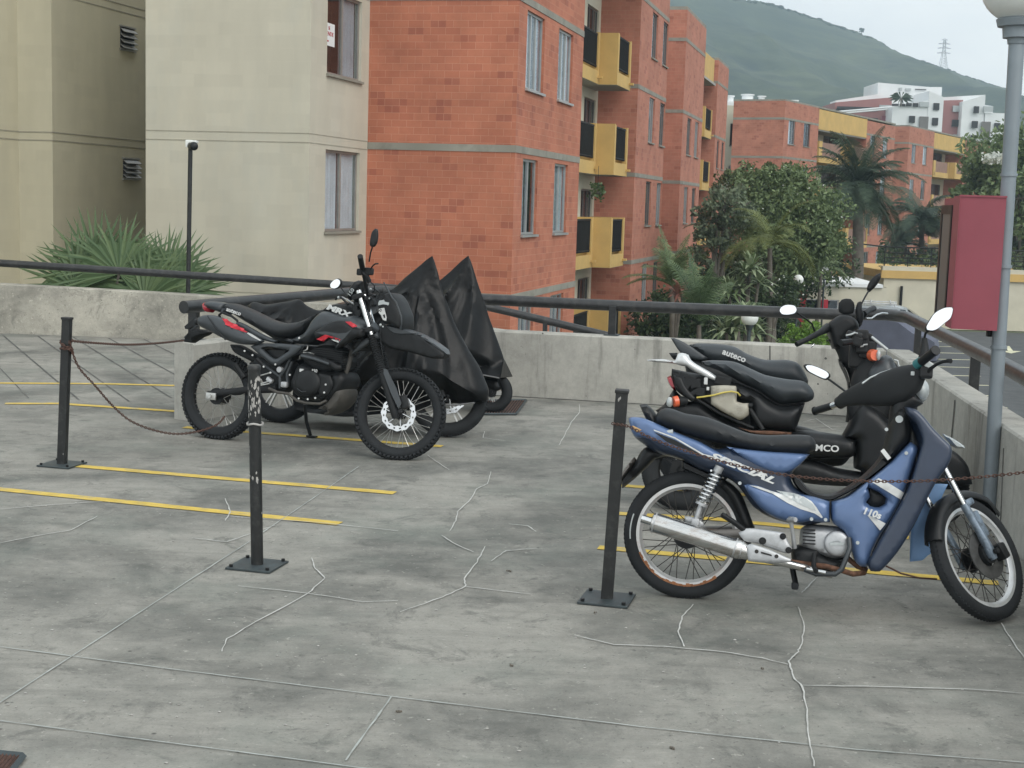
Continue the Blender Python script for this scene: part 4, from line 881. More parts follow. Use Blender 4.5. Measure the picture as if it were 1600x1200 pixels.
hm.add(vs, [(j * (nx + 1) + i, j * (nx + 1) + i + 1, (j + 1) * (nx + 1) + i + 1, (j + 1) * (nx + 1) + i) for j in range(ny + 1) for i in range(nx)], 0, True)
mh, nt, bb = nmat('hillside_scrub'); L = nt.links; bb.inputs['Roughness'].default_value = 1
tcn = N(nt, 'ShaderNodeTexCoord'); n1 = N(nt, 'ShaderNodeTexNoise', Scale=.035, Detail=12, Roughness=.72); L.new(tcn.outputs['Object'], n1.inputs[0]); n2 = N(nt, 'ShaderNodeTexNoise', Scale=.006, Detail=5); L.new(tcn.outputs['Object'], n2.inputs[0])
ra = N(nt, 'ShaderNodeValToRGB'); e = ra.color_ramp.elements; e[0].position = .36; e[0].color = (.008, .020, .012, 1); e[1].position = .64; e[1].color = (.11, .13, .06, 1); L.new(n1.outputs[0], ra.inputs[0])
mm = N(nt, 'ShaderNodeMix', data_type='RGBA'); rg = N(nt, 'ShaderNodeMapRange'); rg.inputs[1].default_value = .45; rg.inputs[2].default_value = .62; rg.inputs[4].default_value = .6; L.new(n2.outputs[0], rg.inputs[0]); L.new(rg.outputs[0], mm.inputs[0]); L.new(ra.outputs[0], mm.inputs[6]); mm.inputs[7].default_value = (.028, .05, .018, 1); L.new(mm.outputs[2], bb.inputs['Base Color'])
struct('hill', hm, mh)
# scrub along the ridge line
rs = MB()
for k in range(420):
    px_ = random.uniform(1130, 1620); c = D(px_, ridz(px_) + random.uniform(-.3, 1.5), HY1 - random.uniform(0, 8)); r = random.uniform(.5, 1.6) * (1.5 if random.random() < .08 else 1)
    rs.sphere(c, (r * 1.2, r, r * .8), 6, 4)
tag(rs.build('ridge_scrub', mh), 'dark bushes fringing the skyline of the hill', 'bushes', kind='stuff')
c = D(1346, 56, HY1 - 2); t = thing('lone_tree', c, 'single small tree standing out on the hill ridge', 'tree'); m_ = MB(); m_.tube([c, c + Vector((0, 0, 2.5))], .3, 6); m_.build('trunk', M['bark'], t)
m_ = MB()
for k in range(14): m_.sphere(c + Vector((random.uniform(-1.5, 1.5), 0, 2.5 + random.uniform(0, 2.2))), random.uniform(.4, .9), 6, 4)
m_.build('crown', mh, t)
pc = D(1473, 110, HY1 + 20); hgt = D(1473, 62, HY1 + 20).z - pc.z; t = thing('power_pylon', pc, 'faint lattice power pylon rising behind the hill ridge', 'pylon')
m_ = MB()
W0 = 3.2; W1 = .9
for s1 in (-1, 1):
    for s2 in (-1, 1): m_.tube([pc + Vector((s1 * W0, s2 * W0, -6)), pc + Vector((s1 * W1, s2 * W1, hgt * .6)), pc + Vector((s1 * .5, s2 * .5, hgt))], .14, 4)
for k in range(12):
    a = k / 12; b_ = (k + 1) / 12; wa = W0 + (W1 - W0) * min(1, a / .6); wb_ = W0 + (W1 - W0) * min(1, b_ / .6)
    for sg in (-1, 1): m_.tube([pc + Vector((sg * wa, -wa, hgt * a)), pc + Vector((-sg * wb_, -wb_, hgt * b_))], .09, 4)
m_.build('mast', M['alu'], t); m_ = MB()
for z, w_ in ((.56, 4.6), (.72, 4.4), (.86, 4.0), (.99, 2.0)): m_.tube([pc + Vector((-w_, 0, hgt * z)), pc + Vector((0, 0, hgt * z + .9)), pc + Vector((w_, 0, hgt * z))], .16, 4); m_.tube([pc + Vector((-w_, 0, hgt * z)), pc + Vector((w_, 0, hgt * z))], .12, 4)
m_.build('cross_arm', M['alu'], t)
# ================================================================== VEGETATION
ML = {'dk': mat_leaf('dark_foliage', (.03, .052, .025), (.09, .13, .055)), 'md': mat_leaf('mid_foliage', (.085, .125, .055), (.22, .29, .13)),
      'lt': mat_leaf('light_foliage', (.07, .10, .035), (.14, .17, .07)), 'gr': mat_leaf('bright_foliage', (.12, .23, .03), (.20, .33, .06)),
      'si': mat_leaf('grey_green_foliage', (.08, .11, .065), (.22, .27, .17)), 'ye': mat_leaf('yellow_green_fronds', (.10, .13, .035), (.20, .23, .07)),
      'wh': mat_leaf('pale_blossom', (.55, .58, .52), (.72, .74, .70)), 'fan': mat_leaf('fan_palm_leaf', (.07, .12, .055), (.15, .21, .10)), 'pink': mat_leaf('reddish_leaf', (.25, .10, .08), (.35, .2, .15)),
      'var': mat_leaf('striped_leaf', (.10, .15, .06), (.34, .40, .25)), 'dkb': mat_leaf('bluish_fronds', (.035, .06, .04), (.08, .12, .07))}
def rv(): 
    while True:
        v = Vector((random.uniform(-1, 1), random.uniform(-1, 1), random.uniform(-1, 1)))
        if .05 < v.length < 1: return v
def leafq(mb, c, s, ax=None, wr=.5, mi=0):
    d = (ax or rv()).normalized(); n = rv(); x = d.cross(n)
    if x.length < .01: return
    x = x.normalized() * s * wr; d = d * s
    mb.add([c - d * .5, c + x * .5, c + d * .5, c - x * .5], [(0, 1, 2, 3)], mi)
def tree(name, base, crown, blobs, label, leaf='md', n=5000, ls=.22, trunk_r=.16, extra=None, cat='tree', group=None, droop=0):
    """blobs: list of (centre, radii) in world space; leaves gather in clumps over and inside each blob"""
    t = thing(name, base, label, cat, group); mb = MB(); tot = sum(r[0] * r[2] for _, r in blobs)
    for c, r in blobs:
        k = int(n * r[0] * r[2] / tot); clumps = []
        for _ in range(max(6, int(k / 42))):
            d = rv().normalized(); f = random.uniform(.45, 1.06); clumps.append((c + Vector((d.x * r[0] * f, d.y * r[1] * f, d.z * r[2] * f)), random.uniform(.16, .38) * min(r)))
        for _ in range(k):
            q, cr_ = random.choice(clumps); p = q + rv() * cr_ * 1.2; a = rv(); a.z -= droop
            leafq(mb, p, ls * random.uniform(.6, 1.4), a)
    mats = [ML[leaf]]
    mb.build('crown', mats, t)
    if extra:
        m2 = MB()
        for _ in range(extra[1]):
            c, r = random.choice(blobs); d = rv().normalized(); d.y = -abs(d.y)
            leafq(m2, c + Vector((d.x * r[0], d.y * r[1], d.z * r[2])) * random.uniform(.85, 1.08), ls * .55, wr=.9)
        m2.build('blossom', ML[extra[0]], t)
    tm = MB(); top = crown
    tm.tube([base, base.lerp(top, .4) + Vector((random.uniform(-.15, .15), 0, 0)), base.lerp(top, .75), top], [trunk_r, trunk_r * .8, trunk_r * .55, trunk_r * .3], 8)
    for c, r in blobs:
        a = base.lerp(top, random.uniform(.45, .7)); tm.tube([a, a.lerp(c, .5) + Vector((0, 0, .2)), c + Vector((0, 0, r[2] * .3))], [trunk_r * .5, trunk_r * .3, .03], 6)
        for _ in range(4):
            e = c + Vector((rv().x * r[0], rv().y * r[1], rv().z * r[2])) * .7; tm.tube([c, e], [trunk_r * .2, .015], 5)
    tm.build('trunk', M['bark'], t); return t
def frond(mb, o, az, el, L, droop, nl=26, lw=.035, ll=.5, vee=.5, mi=0, curl=1.0):
    pts = []; p = Vector(o); d = Vector((math.cos(az) * math.cos(el), math.sin(az) * math.cos(el), math.sin(el))); n = 9
    for i in range(n + 1):
        pts.append(p.copy()); p = p + d * (L / n); d = (d + Vector((0, 0, -droop / n))).normalized()
    mb.tube(pts, [.022 * (1 - .8 * i / n) for i in range(n + 1)], 4, mi=mi)
    for i in range(nl):
        t = (i + 1.5) / (nl + 1.5); f = t * n; k = min(n - 1, int(f)); q = pts[k].lerp(pts[k + 1], f - k); tg = (pts[k + 1] - pts[k]).normalized()
        sd = tg.cross(Vector((0, 0, 1))); sd = sd.normalized() if sd.length > .05 else Vector((1, 0, 0)); up = sd.cross(tg)
        l = ll * (math.sin(PI * min(1, t * .9 + .12)) ** .6) * random.uniform(.85, 1.1)
        for s in (-1, 1):
            dd = (sd * s * .85 + tg * .55 + up * vee * .35).normalized(); e1 = q + dd * l * .55; e2 = e1 + (dd + Vector((0, 0, -.75 * curl))).normalized() * l * .45; w = tg * lw * .5
            mb.add([q - w, q + w, e1 + w * .9, e1 - w * .9, e2], [(0, 1, 2, 3), (3, 2, 4)], mi)
def palm(name, base, crown, nf, L, label, leaf='dkb', droop=1.3, r=.14, ll=.55, lw=.04, group=None, elr=(-.2, 1.3), nl=30, cat='palm', curl=1.0, shaft=False):
    t = thing(name, base, label, cat, group); mb = MB()
    for k in range(nf):
        el = elr[0] + (elr[1] - elr[0]) * ((k * .7549 + .2) % 1); frond(mb, crown + Vector((0, 0, .1)), 2 * PI * k * .382 + random.uniform(-.2, .2), el, L * random.uniform(.82, 1.1), droop * random.uniform(.8, 1.2), nl, lw, ll, curl=curl)
    mb.build('crown', ML[leaf], t); tm = MB(); m = base.lerp(crown, .5); tm.tube([base, m + Vector((.05, 0, 0)), crown], [r * 1.15, r, r * .75], 10); tm.build('trunk', M['bark'], t)
    return t
def fanleaf(mb, hub, face, up, R, n=40, mi=0, spread=2.2):
    """pleated fan of stiff segments; the outer third splits"""
    face = face.normalized(); x = up.cross(face).normalized(); u = face.cross(x).normalized()
    for k in range(n):
        a = -spread + 2 * spread * k / (n - 1); b = spread * 2 / (n - 1) * .5
        d = x * math.sin(a) + u * math.cos(a); d1 = x * math.sin(a - b) + u * math.cos(a - b); d2 = x * math.sin(a + b) + u * math.cos(a + b)
        l = R * random.uniform(.9, 1.05); z = face * (.02 * R * (1 if k % 2 else -1)); e = hub + d * l + Vector((0, -.05 * R, -.22 * R * random.random() ** 1.5 * (1 if random.random() < .8 else 2.2)))
        m1 = hub + d1 * l * .5; m2 = hub + d2 * l * .5; c = hub + d * l * .5 + z
        q1 = c.lerp(e, .55) + (m1 - c) * .55; q2 = c.lerp(e, .55) + (m2 - c) * .55; mb.add([hub, m1, c, m2, e, q1, q2], [(0, 1, 2), (0, 2, 3), (1, 5, 2), (2, 6, 3), (5, 4, 6, 2)], mi)
def fanpalm(name, base, leaves, label, leaf='fan', group=None, Y=18.6):
    leaves = [l for i, l in enumerate(leaves) if i not in (3, )]
    t = thing(name, base, label, 'palm', group); mb = MB(); sm_ = MB()
    for (x, y, R, tilt, yy) in leaves:
        h = D(x, y, yy); fc = Vector((math.sin(tilt) * .5, -1, .25 + random.uniform(-.1, .3))); up = Vector((math.sin(tilt), -.1, math.cos(tilt)))
        fanleaf(mb, h, fc, up, R); sm_.tube([base + Vector((0, 0, .4)), base.lerp(h, .5) + Vector((0, 0, .15)), h], .018, 5)
    mb.build('fan_leaves', ML[leaf], t); sm_.tube([base, base + Vector((0, 0, .5))], .1, 8); sm_.build('stem', M['bark'], t); return t
def px3(x, y, Y): return D(x, y, Y)
# fan palms in the planting strip beyond the left wall
for (bx, leaves, lab) in [(165, [(118, 452, .95, -.5, 18.6), (150, 430, .98, -.15, 18.7), (186, 428, .9, .25, 18.5), (140, 470, .8, -.9, 18.4), (205, 455, .85, .7, 18.8)], 'fan palm with broad pale green leaves behind the left wall, left of the camera pole'),
                          (255, [(246, 440, .78, .05, 18.9), (262, 436, .8, .5, 18.9), (285, 462, .78, .9, 18.7), (232, 430, .72, -.4, 18.8), (272, 470, .6, 1.3, 18.5), (225, 470, .9, -.6, 18.4)], 'darker fan palm whose fronds cross the thin camera pole')]:
    b0 = D(bx, 470, 18.8); b0.z = -.6; fanpalm('fan_palm', b0, leaves, lab)
gz = -3.12
def gp(x, Y): p = D(x, 450, Y); p.z = gz; return p
def bl_(x, y, Y, rx, rz, ry=None): return (D(x, y, Y), (rx, ry or rx * .8, rz))
random.seed(21)
# big flowering tree
tree('broadleaf_tree', gp(1212, 47), D(1210, 350, 47), [bl_(1185, 318, 47, 1.15, 1.1), bl_(1225, 315, 47, 1.35, 1.1), bl_(1262, 340, 46.5, 1.25, 1.2), bl_(1205, 365, 46, 1.6, 1.3), bl_(1255, 385, 46.5, 1.3, 1.0), bl_(1215, 290, 47.5, 1.0, .65), bl_(1283, 362, 47, .7, .9)], 'large rounded dark green tree with tiny white blossoms in front of the far brick block', 'md', 24000, .14, .16, ('wh', 110))
tree('feathery_tree', gp(1188, 50), D(1188, 300, 50), [bl_(1150, 288, 50, .8, .6), bl_(1180, 280, 50, 1.2, .55), bl_(1215, 276, 50, 1.1, .45), bl_(1165, 310, 50, .9, .7)], 'taller feathery light green crown rising behind the rounded tree', 'lt', 4200, .13, .1, droop=.6)
tree('frangipani_tree', gp(1118, 44), D(1118, 380, 44), [bl_(1135, 318, 44, .8, .75), bl_(1120, 355, 44, .75, .8), bl_(1150, 330, 44.5, .7, .8), bl_(1112, 392, 44, .55, .7)], 'sparse silvery-leaved tree beside the brick wall, left of the rounded tree', 'si', 3000, .16, .14)
# dark under-storey
tree('shade_tree', gp(1140, 52), D(1150, 430, 52), [bl_(1135, 440, 52, 1.5, 1.3), bl_(1175, 455, 51, 1.7, 1.3), bl_(1215, 450, 52, 1.5, 1.3), bl_(1240, 410, 52, 1.3, 1.2), bl_(1290, 405, 55, 1.2, 1.0), bl_(1195, 500, 50, 1.5, .9)], 'mass of dark shade trees under the rounded tree', 'dk', 14000, .18, .12)
tree('shade_tree', gp(1060, 42), D(1060, 470, 42), [bl_(1040, 500, 41, 1.0, .8), bl_(1075, 490, 41, 1.0, .9), bl_(1105, 500, 42, 1.2, .8)], 'low dark shrubs at the foot of the brick blocks, under the palms', 'dk', 6500, .15, .1, cat='shrub')
palm('garden_palm', gp(1205, 42.5), D(1203, 388, 42.5), 17, 2.0, 'bushy palm with yellowish drooping fronds below the rounded tree', 'ye', 2.0, .09, .45, .03, elr=(.1, 1.3))
palm('garden_palm', gp(1128, 45), D(1130, 395, 45), 12, 1.7, 'small green palm with arching fronds beside the frangipani trunk', 'lt', 2.0, .08, .4, .03, elr=(.1, 1.2))
palm('garden_palm', gp(1052, 38), D(1050, 452, 38), 16, 1.55, 'feathery dark palm at the foot of the second brick block', 'md', 1.1, .08, .4, .03, elr=(.2, 1.4))
palm('garden_palm', gp(1095, 33), D(1092, 508, 33), 16, 1.7, 'green palm with upright fronds just above the pipe railing', 'fan', 1.0, .07, .38, .03, elr=(.3, 1.45))
palm('garden_palm', gp(1275, 50), D(1283, 425, 50), 13, 1.5, 'small palm between the rounded tree and the royal palm', 'md', 1.6, .07, .4, .03, elr=(.0, 1.3))
palm('royal_palm', gp(1340, 62), D(1341, 300, 62), 58, 2.9, 'tall royal palm with a wide dark crown in front of the far brick block', 'dkb', 1.7, .26, .8, .045, elr=(-.45, 1.45), nl=40, curl=1.3)
palm('royal_palm', gp(1440, 78), D(1440, 350, 78), 26, 2.6, 'shorter dark palm behind the red sign cabinet', 'dkb', 2.0, .16, .9, .07, elr=(-.1, 1.3), nl=30, curl=1.3)
palm('royal_palm', gp(1415, 80), D(1415, 385, 80), 12, 2.3, 'low dark palm above the roof railing', 'dkb', 1.9, .14, .8, .07, elr=(-.1, 1.2), nl=26, curl=1.3)
# right side trees
tree('street_tree', gp(1600, 72), D(1590, 330, 72), [bl_(1560, 262, 72, 2.2, 1.6), bl_(1600, 245, 72, 2.6, 1.8), bl_(1535, 300, 72, 1.6, 1.2), bl_(1590, 310, 70, 2.2, 1.8), bl_(1555, 290, 73, 1.5, 1.5)], 'big mid-green tree with a patch of white blossom behind the light pole', 'md', 9000, .3, .2)
tree('street_tree', gp(1620, 74), D(1610, 380, 74), [bl_(1590, 360, 74, 2.2, 1.8), bl_(1620, 330, 74, 2.4, 2), bl_(1590, 395, 73, 2.2, 1.4)], 'dark green tree filling the right edge behind the light pole', 'dk', 7000, .3, .2)
t = thing('blossom_spray', D(1557, 248, 70), 'spray of white blossom on the mid-green tree by the light pole', 'blossom'); m_ = MB()
for k in range(420):
    p = D(max(1535, min(1579, random.gauss(1557, 10))), max(238, min(256, random.gauss(247, 4))), 69.5 + random.uniform(-.5, .8)); leafq(m_, p, .17, wr=.9)
m_.build('petals', ML['wh'], t)
# dracaena-like plants with pale striped leaves
def rosette(mb, c, n, L, w=.06, el=(0, 1.3), mi=0, droop=.5):
    for k in range(n):
        a = 2.4 * k; e = random.uniform(*el); d = Vector((math.cos(a) * math.cos(e), math.sin(a) * math.cos(e), math.sin(e))); s = d.cross(Vector((0, 0, 1))).normalized() * w
        p1 = c + d * L * .55; p2 = c + d * L - Vector((0, 0, L * droop * .5)); mb.add([c - s * .4, c + s * .4, p1 + s, p2, p1 - s], [(0, 1, 2, 4), (4, 2, 3)], mi)
def dracaena(base, heads, label, L=.6, leaf='var', n=34):
    t = thing('dracaena_plant', base, label, 'plant'); mb = MB(); s = MB()
    for h in heads: rosette(mb, h, n, L * random.uniform(.8, 1.1), .045, (-.3, 1.4)); s.tube([base, base.lerp(h, .6) + Vector((random.uniform(-.1, .1), 0, 0)), h], .035, 6)
    mb.build('leaves', ML[leaf], t); s.build('stem', M['bark'], t)
dracaena(gp(1172, 36), [D(1172, 420, 36), D(1155, 450, 36), D(1185, 442, 36), D(1138, 460, 35.8), D(1165, 432, 36)], 'striped-leaf dracaena cluster left of the garden lamps', .62)
dracaena(gp(1160, 30), [D(1150, 510, 30), D(1165, 500, 30), D(1135, 520, 30), D(1180, 520, 30)], 'lower striped-leaf dracaena just above the parapet, beside the half-hidden globe lamp', .6)
dracaena(gp(1062, 35), [D(1058, 462, 35), D(1066, 455, 35)], 'small reddish-leaved plant between the palms', .5, 'pink', 22)
tree('flowering_shrub', gp(1215, 40), D(1210, 470, 40), [bl_(1200, 462, 40, .7, .6), bl_(1228, 462, 40, .55, .55)], 'shrub dotted with white flowers in front of the cream pavilion', 'dk', 2600, .12, .05, ('wh', 26), cat='shrub')
tree('bright_shrub', gp(1262, 38), D(1262, 530, 38), [bl_(1265, 517, 38, .5, .4), bl_(1250, 535, 38, .75, .45), bl_(1278, 528, 38, .5, .5)], 'bright lime-green shrub below the scooter mirror', 'gr', 3200, .1, .03, cat='shrub')
# distant tree belt beyond the lower street
belt = MB()
for k in range(26000):
    x = random.uniform(1370, 1620); Y = random.uniform(64, 90); p = D(x, 430, Y); z = -3 + random.random() ** 1.3 * (2.6 + 1.6 * mno.noise(Vector((p.x * .3, Y * .2, 0)))); leafq(belt, Vector((p.x, Y, z)), .26)
tag(belt.build('hedge_foliage', ML['dk']), 'dark tangle of shrubs behind the yellow-banded wall', 'shrubbery', kind='stuff')
# ================================================================== MOTORCYCLES: tools
CR = {'A': (270, 420, .2334), 'F4': (220, 340, .3875), 'Bb': (480, 340, .325), 'C': (480, 340, .18333), 'Dd': (380, 460, .2), 'E': (530, 540, .15833),
      'P': (900, 400, .4834), 'Q': (960, 580, .3165), 'R': (1240, 560, .35), 'S': (1100, 620, .25), 'H': (1200, 400, .2), 'K': (1280, 440, 1 / 6), 'W': (1000, 500, .2166), 'X': (0, 0, 1), 'T': (980, 380, .3875)}
def crp(k, pts): x, y, s = CR[k]; return [(x + a * s, y + b * s) for a, b in pts]
class Bike:
    def __init__(s, name, rear, front, lean, label, cat='motorcycle', group=None):
        O = G(*rear); F_ = G(*front); X = (F_ - O).normalized(); Y0 = Vector((-X.y, X.x, 0)); Z = (Vector((0, 0, 1)) * math.cos(lean) + Y0 * math.sin(lean)).normalized(); Y = Z.cross(X)
        m = Matrix((X, Y, Z)).transposed().to_4x4(); m.translation = O; s.M = m; s.Mi = m.inverted(); s.O = O; s.X = X; s.Y = Y; s.Z = Z
        s.t = thing(name, m, label, cat, group)
    def pt(s, x, y, t=0): return s.Mi @ PLN(x, y, s.O - s.Y * t, s.Y)
    def pts(s, k, pts, t=0): return [s.pt(x, y, t) for x, y in crp(k, pts)]
    def q(s, k, a, b, t=0): return s.pts(k, [(a, b)], t)[0]
    def poly(s, k, pts, t=0): return [(p.x, p.z) for p in s.pts(k, pts, t)]
def smooth_poly(P, step=.015, corner=1.9, tens=.5):
    """Catmull-Rom through the points; sharp corners (interior turn above `corner` rad) stay sharp"""
    n = len(P); out = []
    V = [Vector((a, b)) for a, b in P]
    sharp = []
    for i in range(n):
        a = (V[i] - V[i - 1]); b = (V[(i + 1) % n] - V[i]); sharp.append(a.length > 0 and b.length > 0 and a.angle(b) > corner)
    for i in range(n):
        p0, p1, p2, p3 = V[i - 1], V[i], V[(i + 1) % n], V[(i + 2) % n]; L = (p2 - p1).length; k = max(1, int(L / step))
        m1 = (p2 - p0) * tens * min(1, L / max(1e-6, (p1 - p0).length)) if not sharp[i] else (p2 - p1) * .6
        m2 = (p3 - p1) * tens * min(1, L / max(1e-6, (p3 - p2).length)) if not sharp[(i + 1) % n] else (p2 - p1) * .6
        for j in range(k):
            t = j / k; t2 = t * t; t3 = t2 * t
            out.append(p1 * (2 * t3 - 3 * t2 + 1) + m1 * (t3 - 2 * t2 + t) + p2 * (-2 * t3 + 3 * t2) + m2 * (t3 - t2))
    return out
def inside(p, poly):
    x, y = p; c = False; j = len(poly) - 1
    for i in range(len(poly)):
        xi, yi = poly[i][0], poly[i][1]; xj, yj = poly[j][0], poly[j][1]
        if (yi > y) != (yj > y) and x < (xj - xi) * (y - yi) / (yj - yi + 1e-12) + xi: c = not c
        j = i
    return c
def segd(p, poly):
    d = 1e9; n = len(poly)
    for i in range(n):
        a = poly[i]; b = poly[(i + 1) % n]; ab = b - a; L = ab.length_squared
        t = 0 if L < 1e-12 else max(0, min(1, (p - a).dot(ab) / L)); d = min(d, (p - (a + ab * t)).length_squared)
    return math.sqrt(d)
def puff(poly, t, r=.03, edge=.35, tin=None, grid=.022, hole=None, smooth=True, corner=1.0, fn=None, y0=0.0, step=.015, mb=None, crown=0.0, crr=.12):
    """closed shell with rounded edges from an outline in the side plane: near face at y=-(y0+f), far face mirrored (or flat at -tin)"""
    B = smooth_poly(poly, step, corner) if smooth else [Vector(p) for p in poly]
    Hs = []
    if hole: Hs = [smooth_poly(h, step, 1.0) if smooth else [Vector(p) for p in h] for h in hole]
    xs = [p.x for p in B]; zs = [p.y for p in B]; pts = list(B); edges = [(i, (i + 1) % len(B)) for i in range(len(B))]
    for h in Hs: o = len(pts); pts += h; edges += [(o + i, o + (i + 1) % len(h)) for i in range(len(h))]
    nb = len(pts)
    rr = min(r, .024)
    for loop, sgn in [(B, 1)] + [(h, -1) for h in Hs]:
        m = len(loop); area = sum(loop[i].x * loop[(i + 1) % m].y - loop[(i + 1) % m].x * loop[i].y for i in range(m)); s_ = (1 if area > 0 else -1) * sgn
        for off in (rr * .3, rr * .95):
            for i in range(m):
                tv = loop[(i + 1) % m] - loop[i - 1]
                if tv.length < 1e-7: continue
                nv = Vector((-tv.y, tv.x)).normalized() * s_; p = loop[i] + nv * off
                if inside(p, B) and not any(inside(p, h) for h in Hs) and min([segd(p, B)] + [segd(p, h) for h in Hs]) > off * .93: pts.append(p)
    x = min(xs) + grid * .5; row = 0
    while x < max(xs):
        z = min(zs) + (grid * .5 if row % 2 else 0)
        while z < max(zs):
            p = Vector((x, z))
            if inside(p, B) and not any(inside(p, h) for h in Hs):
                d = min([segd(p, B)] + [segd(p, h) for h in Hs])
                if d > rr + grid * .3: pts.append(p)
            z += grid
        x += grid * .87; row += 1
    # extra rings near the border so that the rounding is smooth
    res = delaunay_2d_cdt([Vector((p.x, p.y)) for p in pts], edges, [], 0, 1e-5)
    V, T = res[0], res[2]; d = [min([segd(p, B)] + [segd(p, h) for h in Hs]) for p in V]
    F = []
    for f in T:
        c = sum((V[i] for i in f), Vector((0, 0))) / len(f)
        if inside(c, B) and not any(inside(c, h) for h in Hs): F.append(f)
    def prof(dd): k = min(1, dd / r); return edge + (1 - edge) * math.sqrt(max(0, 1 - (1 - k) ** 2))
    def thick(i):
        tt = t * prof(d[i]); 
        if crown: tt += crown * (1 - (1 - min(1, d[i] / crr)) ** 2)
        if fn: tt = fn(V[i], tt)
        return tt
    mb = mb or MB(); n = len(V); near = [(V[i].x, -(y0 + thick(i)), V[i].y) for i in range(n)]
    far = [(V[i].x, (-(tin) if tin is not None else (-y0 + thick(i))), V[i].y) for i in range(n)]
    cnt = {}
    for f in F:
        for k in range(len(f)): e = (f[k], f[(k + 1) % len(f)]); cnt[e] = 1
    be = [e for e in cnt if (e[1], e[0]) not in cnt]
    fs = [tuple(f) for f in F] + [tuple(i + n for i in reversed(f)) for f in F] + [(e[0], e[0] + n, e[1] + n, e[1]) for e in be]
    mb.add(near + far, fs, 0, True)
    mb.surf = (V, [near[i][1] for i in range(n)])
    return mb
def surf_y(mb, x, z):
    V, Y = mb.surf; b = sorted(range(len(V)), key=lambda i: (V[i].x - x) ** 2 + (V[i].y - z) ** 2)[:3]; return min(Y[i] for i in b)
def decal(poly, src, mat, name, parent, off=.0022, smooth=False, mats=None, grid=.012):
    """thin sticker following a puffed surface"""
    B = [Vector(p) for p in poly]; xs = [p.x for p in B]; zs = [p.y for p in B]
    BB = []
    for i in range(len(B)):
        a, b = B[i], B[(i + 1) % len(B)]; k = max(1, int((b - a).length / grid)); BB += [a.lerp(b, j / k) for j in range(k)]
    pts = list(BB); x = min(xs)
    while x < max(xs):
        z = min(zs)
        while z < max(zs):
            p = Vector((x, z))
            if inside(p, B) and segd(p, B) > grid * .4: pts.append(p)
            z += grid
        x += grid
    res = delaunay_2d_cdt(pts, [(i, (i + 1) % len(BB)) for i in range(len(BB))], [], 0, 1e-6); V, T = res[0], res[2]
    F = [f for f in T if inside(sum((V[i] for i in f), Vector((0, 0))) / len(f), B)]
    mb = MB(); mb.add([(p.x, surf_y(src, p.x, p.y) - off, p.y) for p in V], [tuple(f) for f in F], 0, True); return mb.build(name, mat, parent, local=True)
def plate(poly, ya, yb, mb=None, smooth=False, step=.02, corner=1.2):
    B = smooth_poly(poly, step, corner) if smooth else [Vector(p) for p in poly]; mb = mb or MB()
    return mb.prism([Vector((p.x, ya, p.y)) for p in B], Vector((0, yb - ya, 0)))
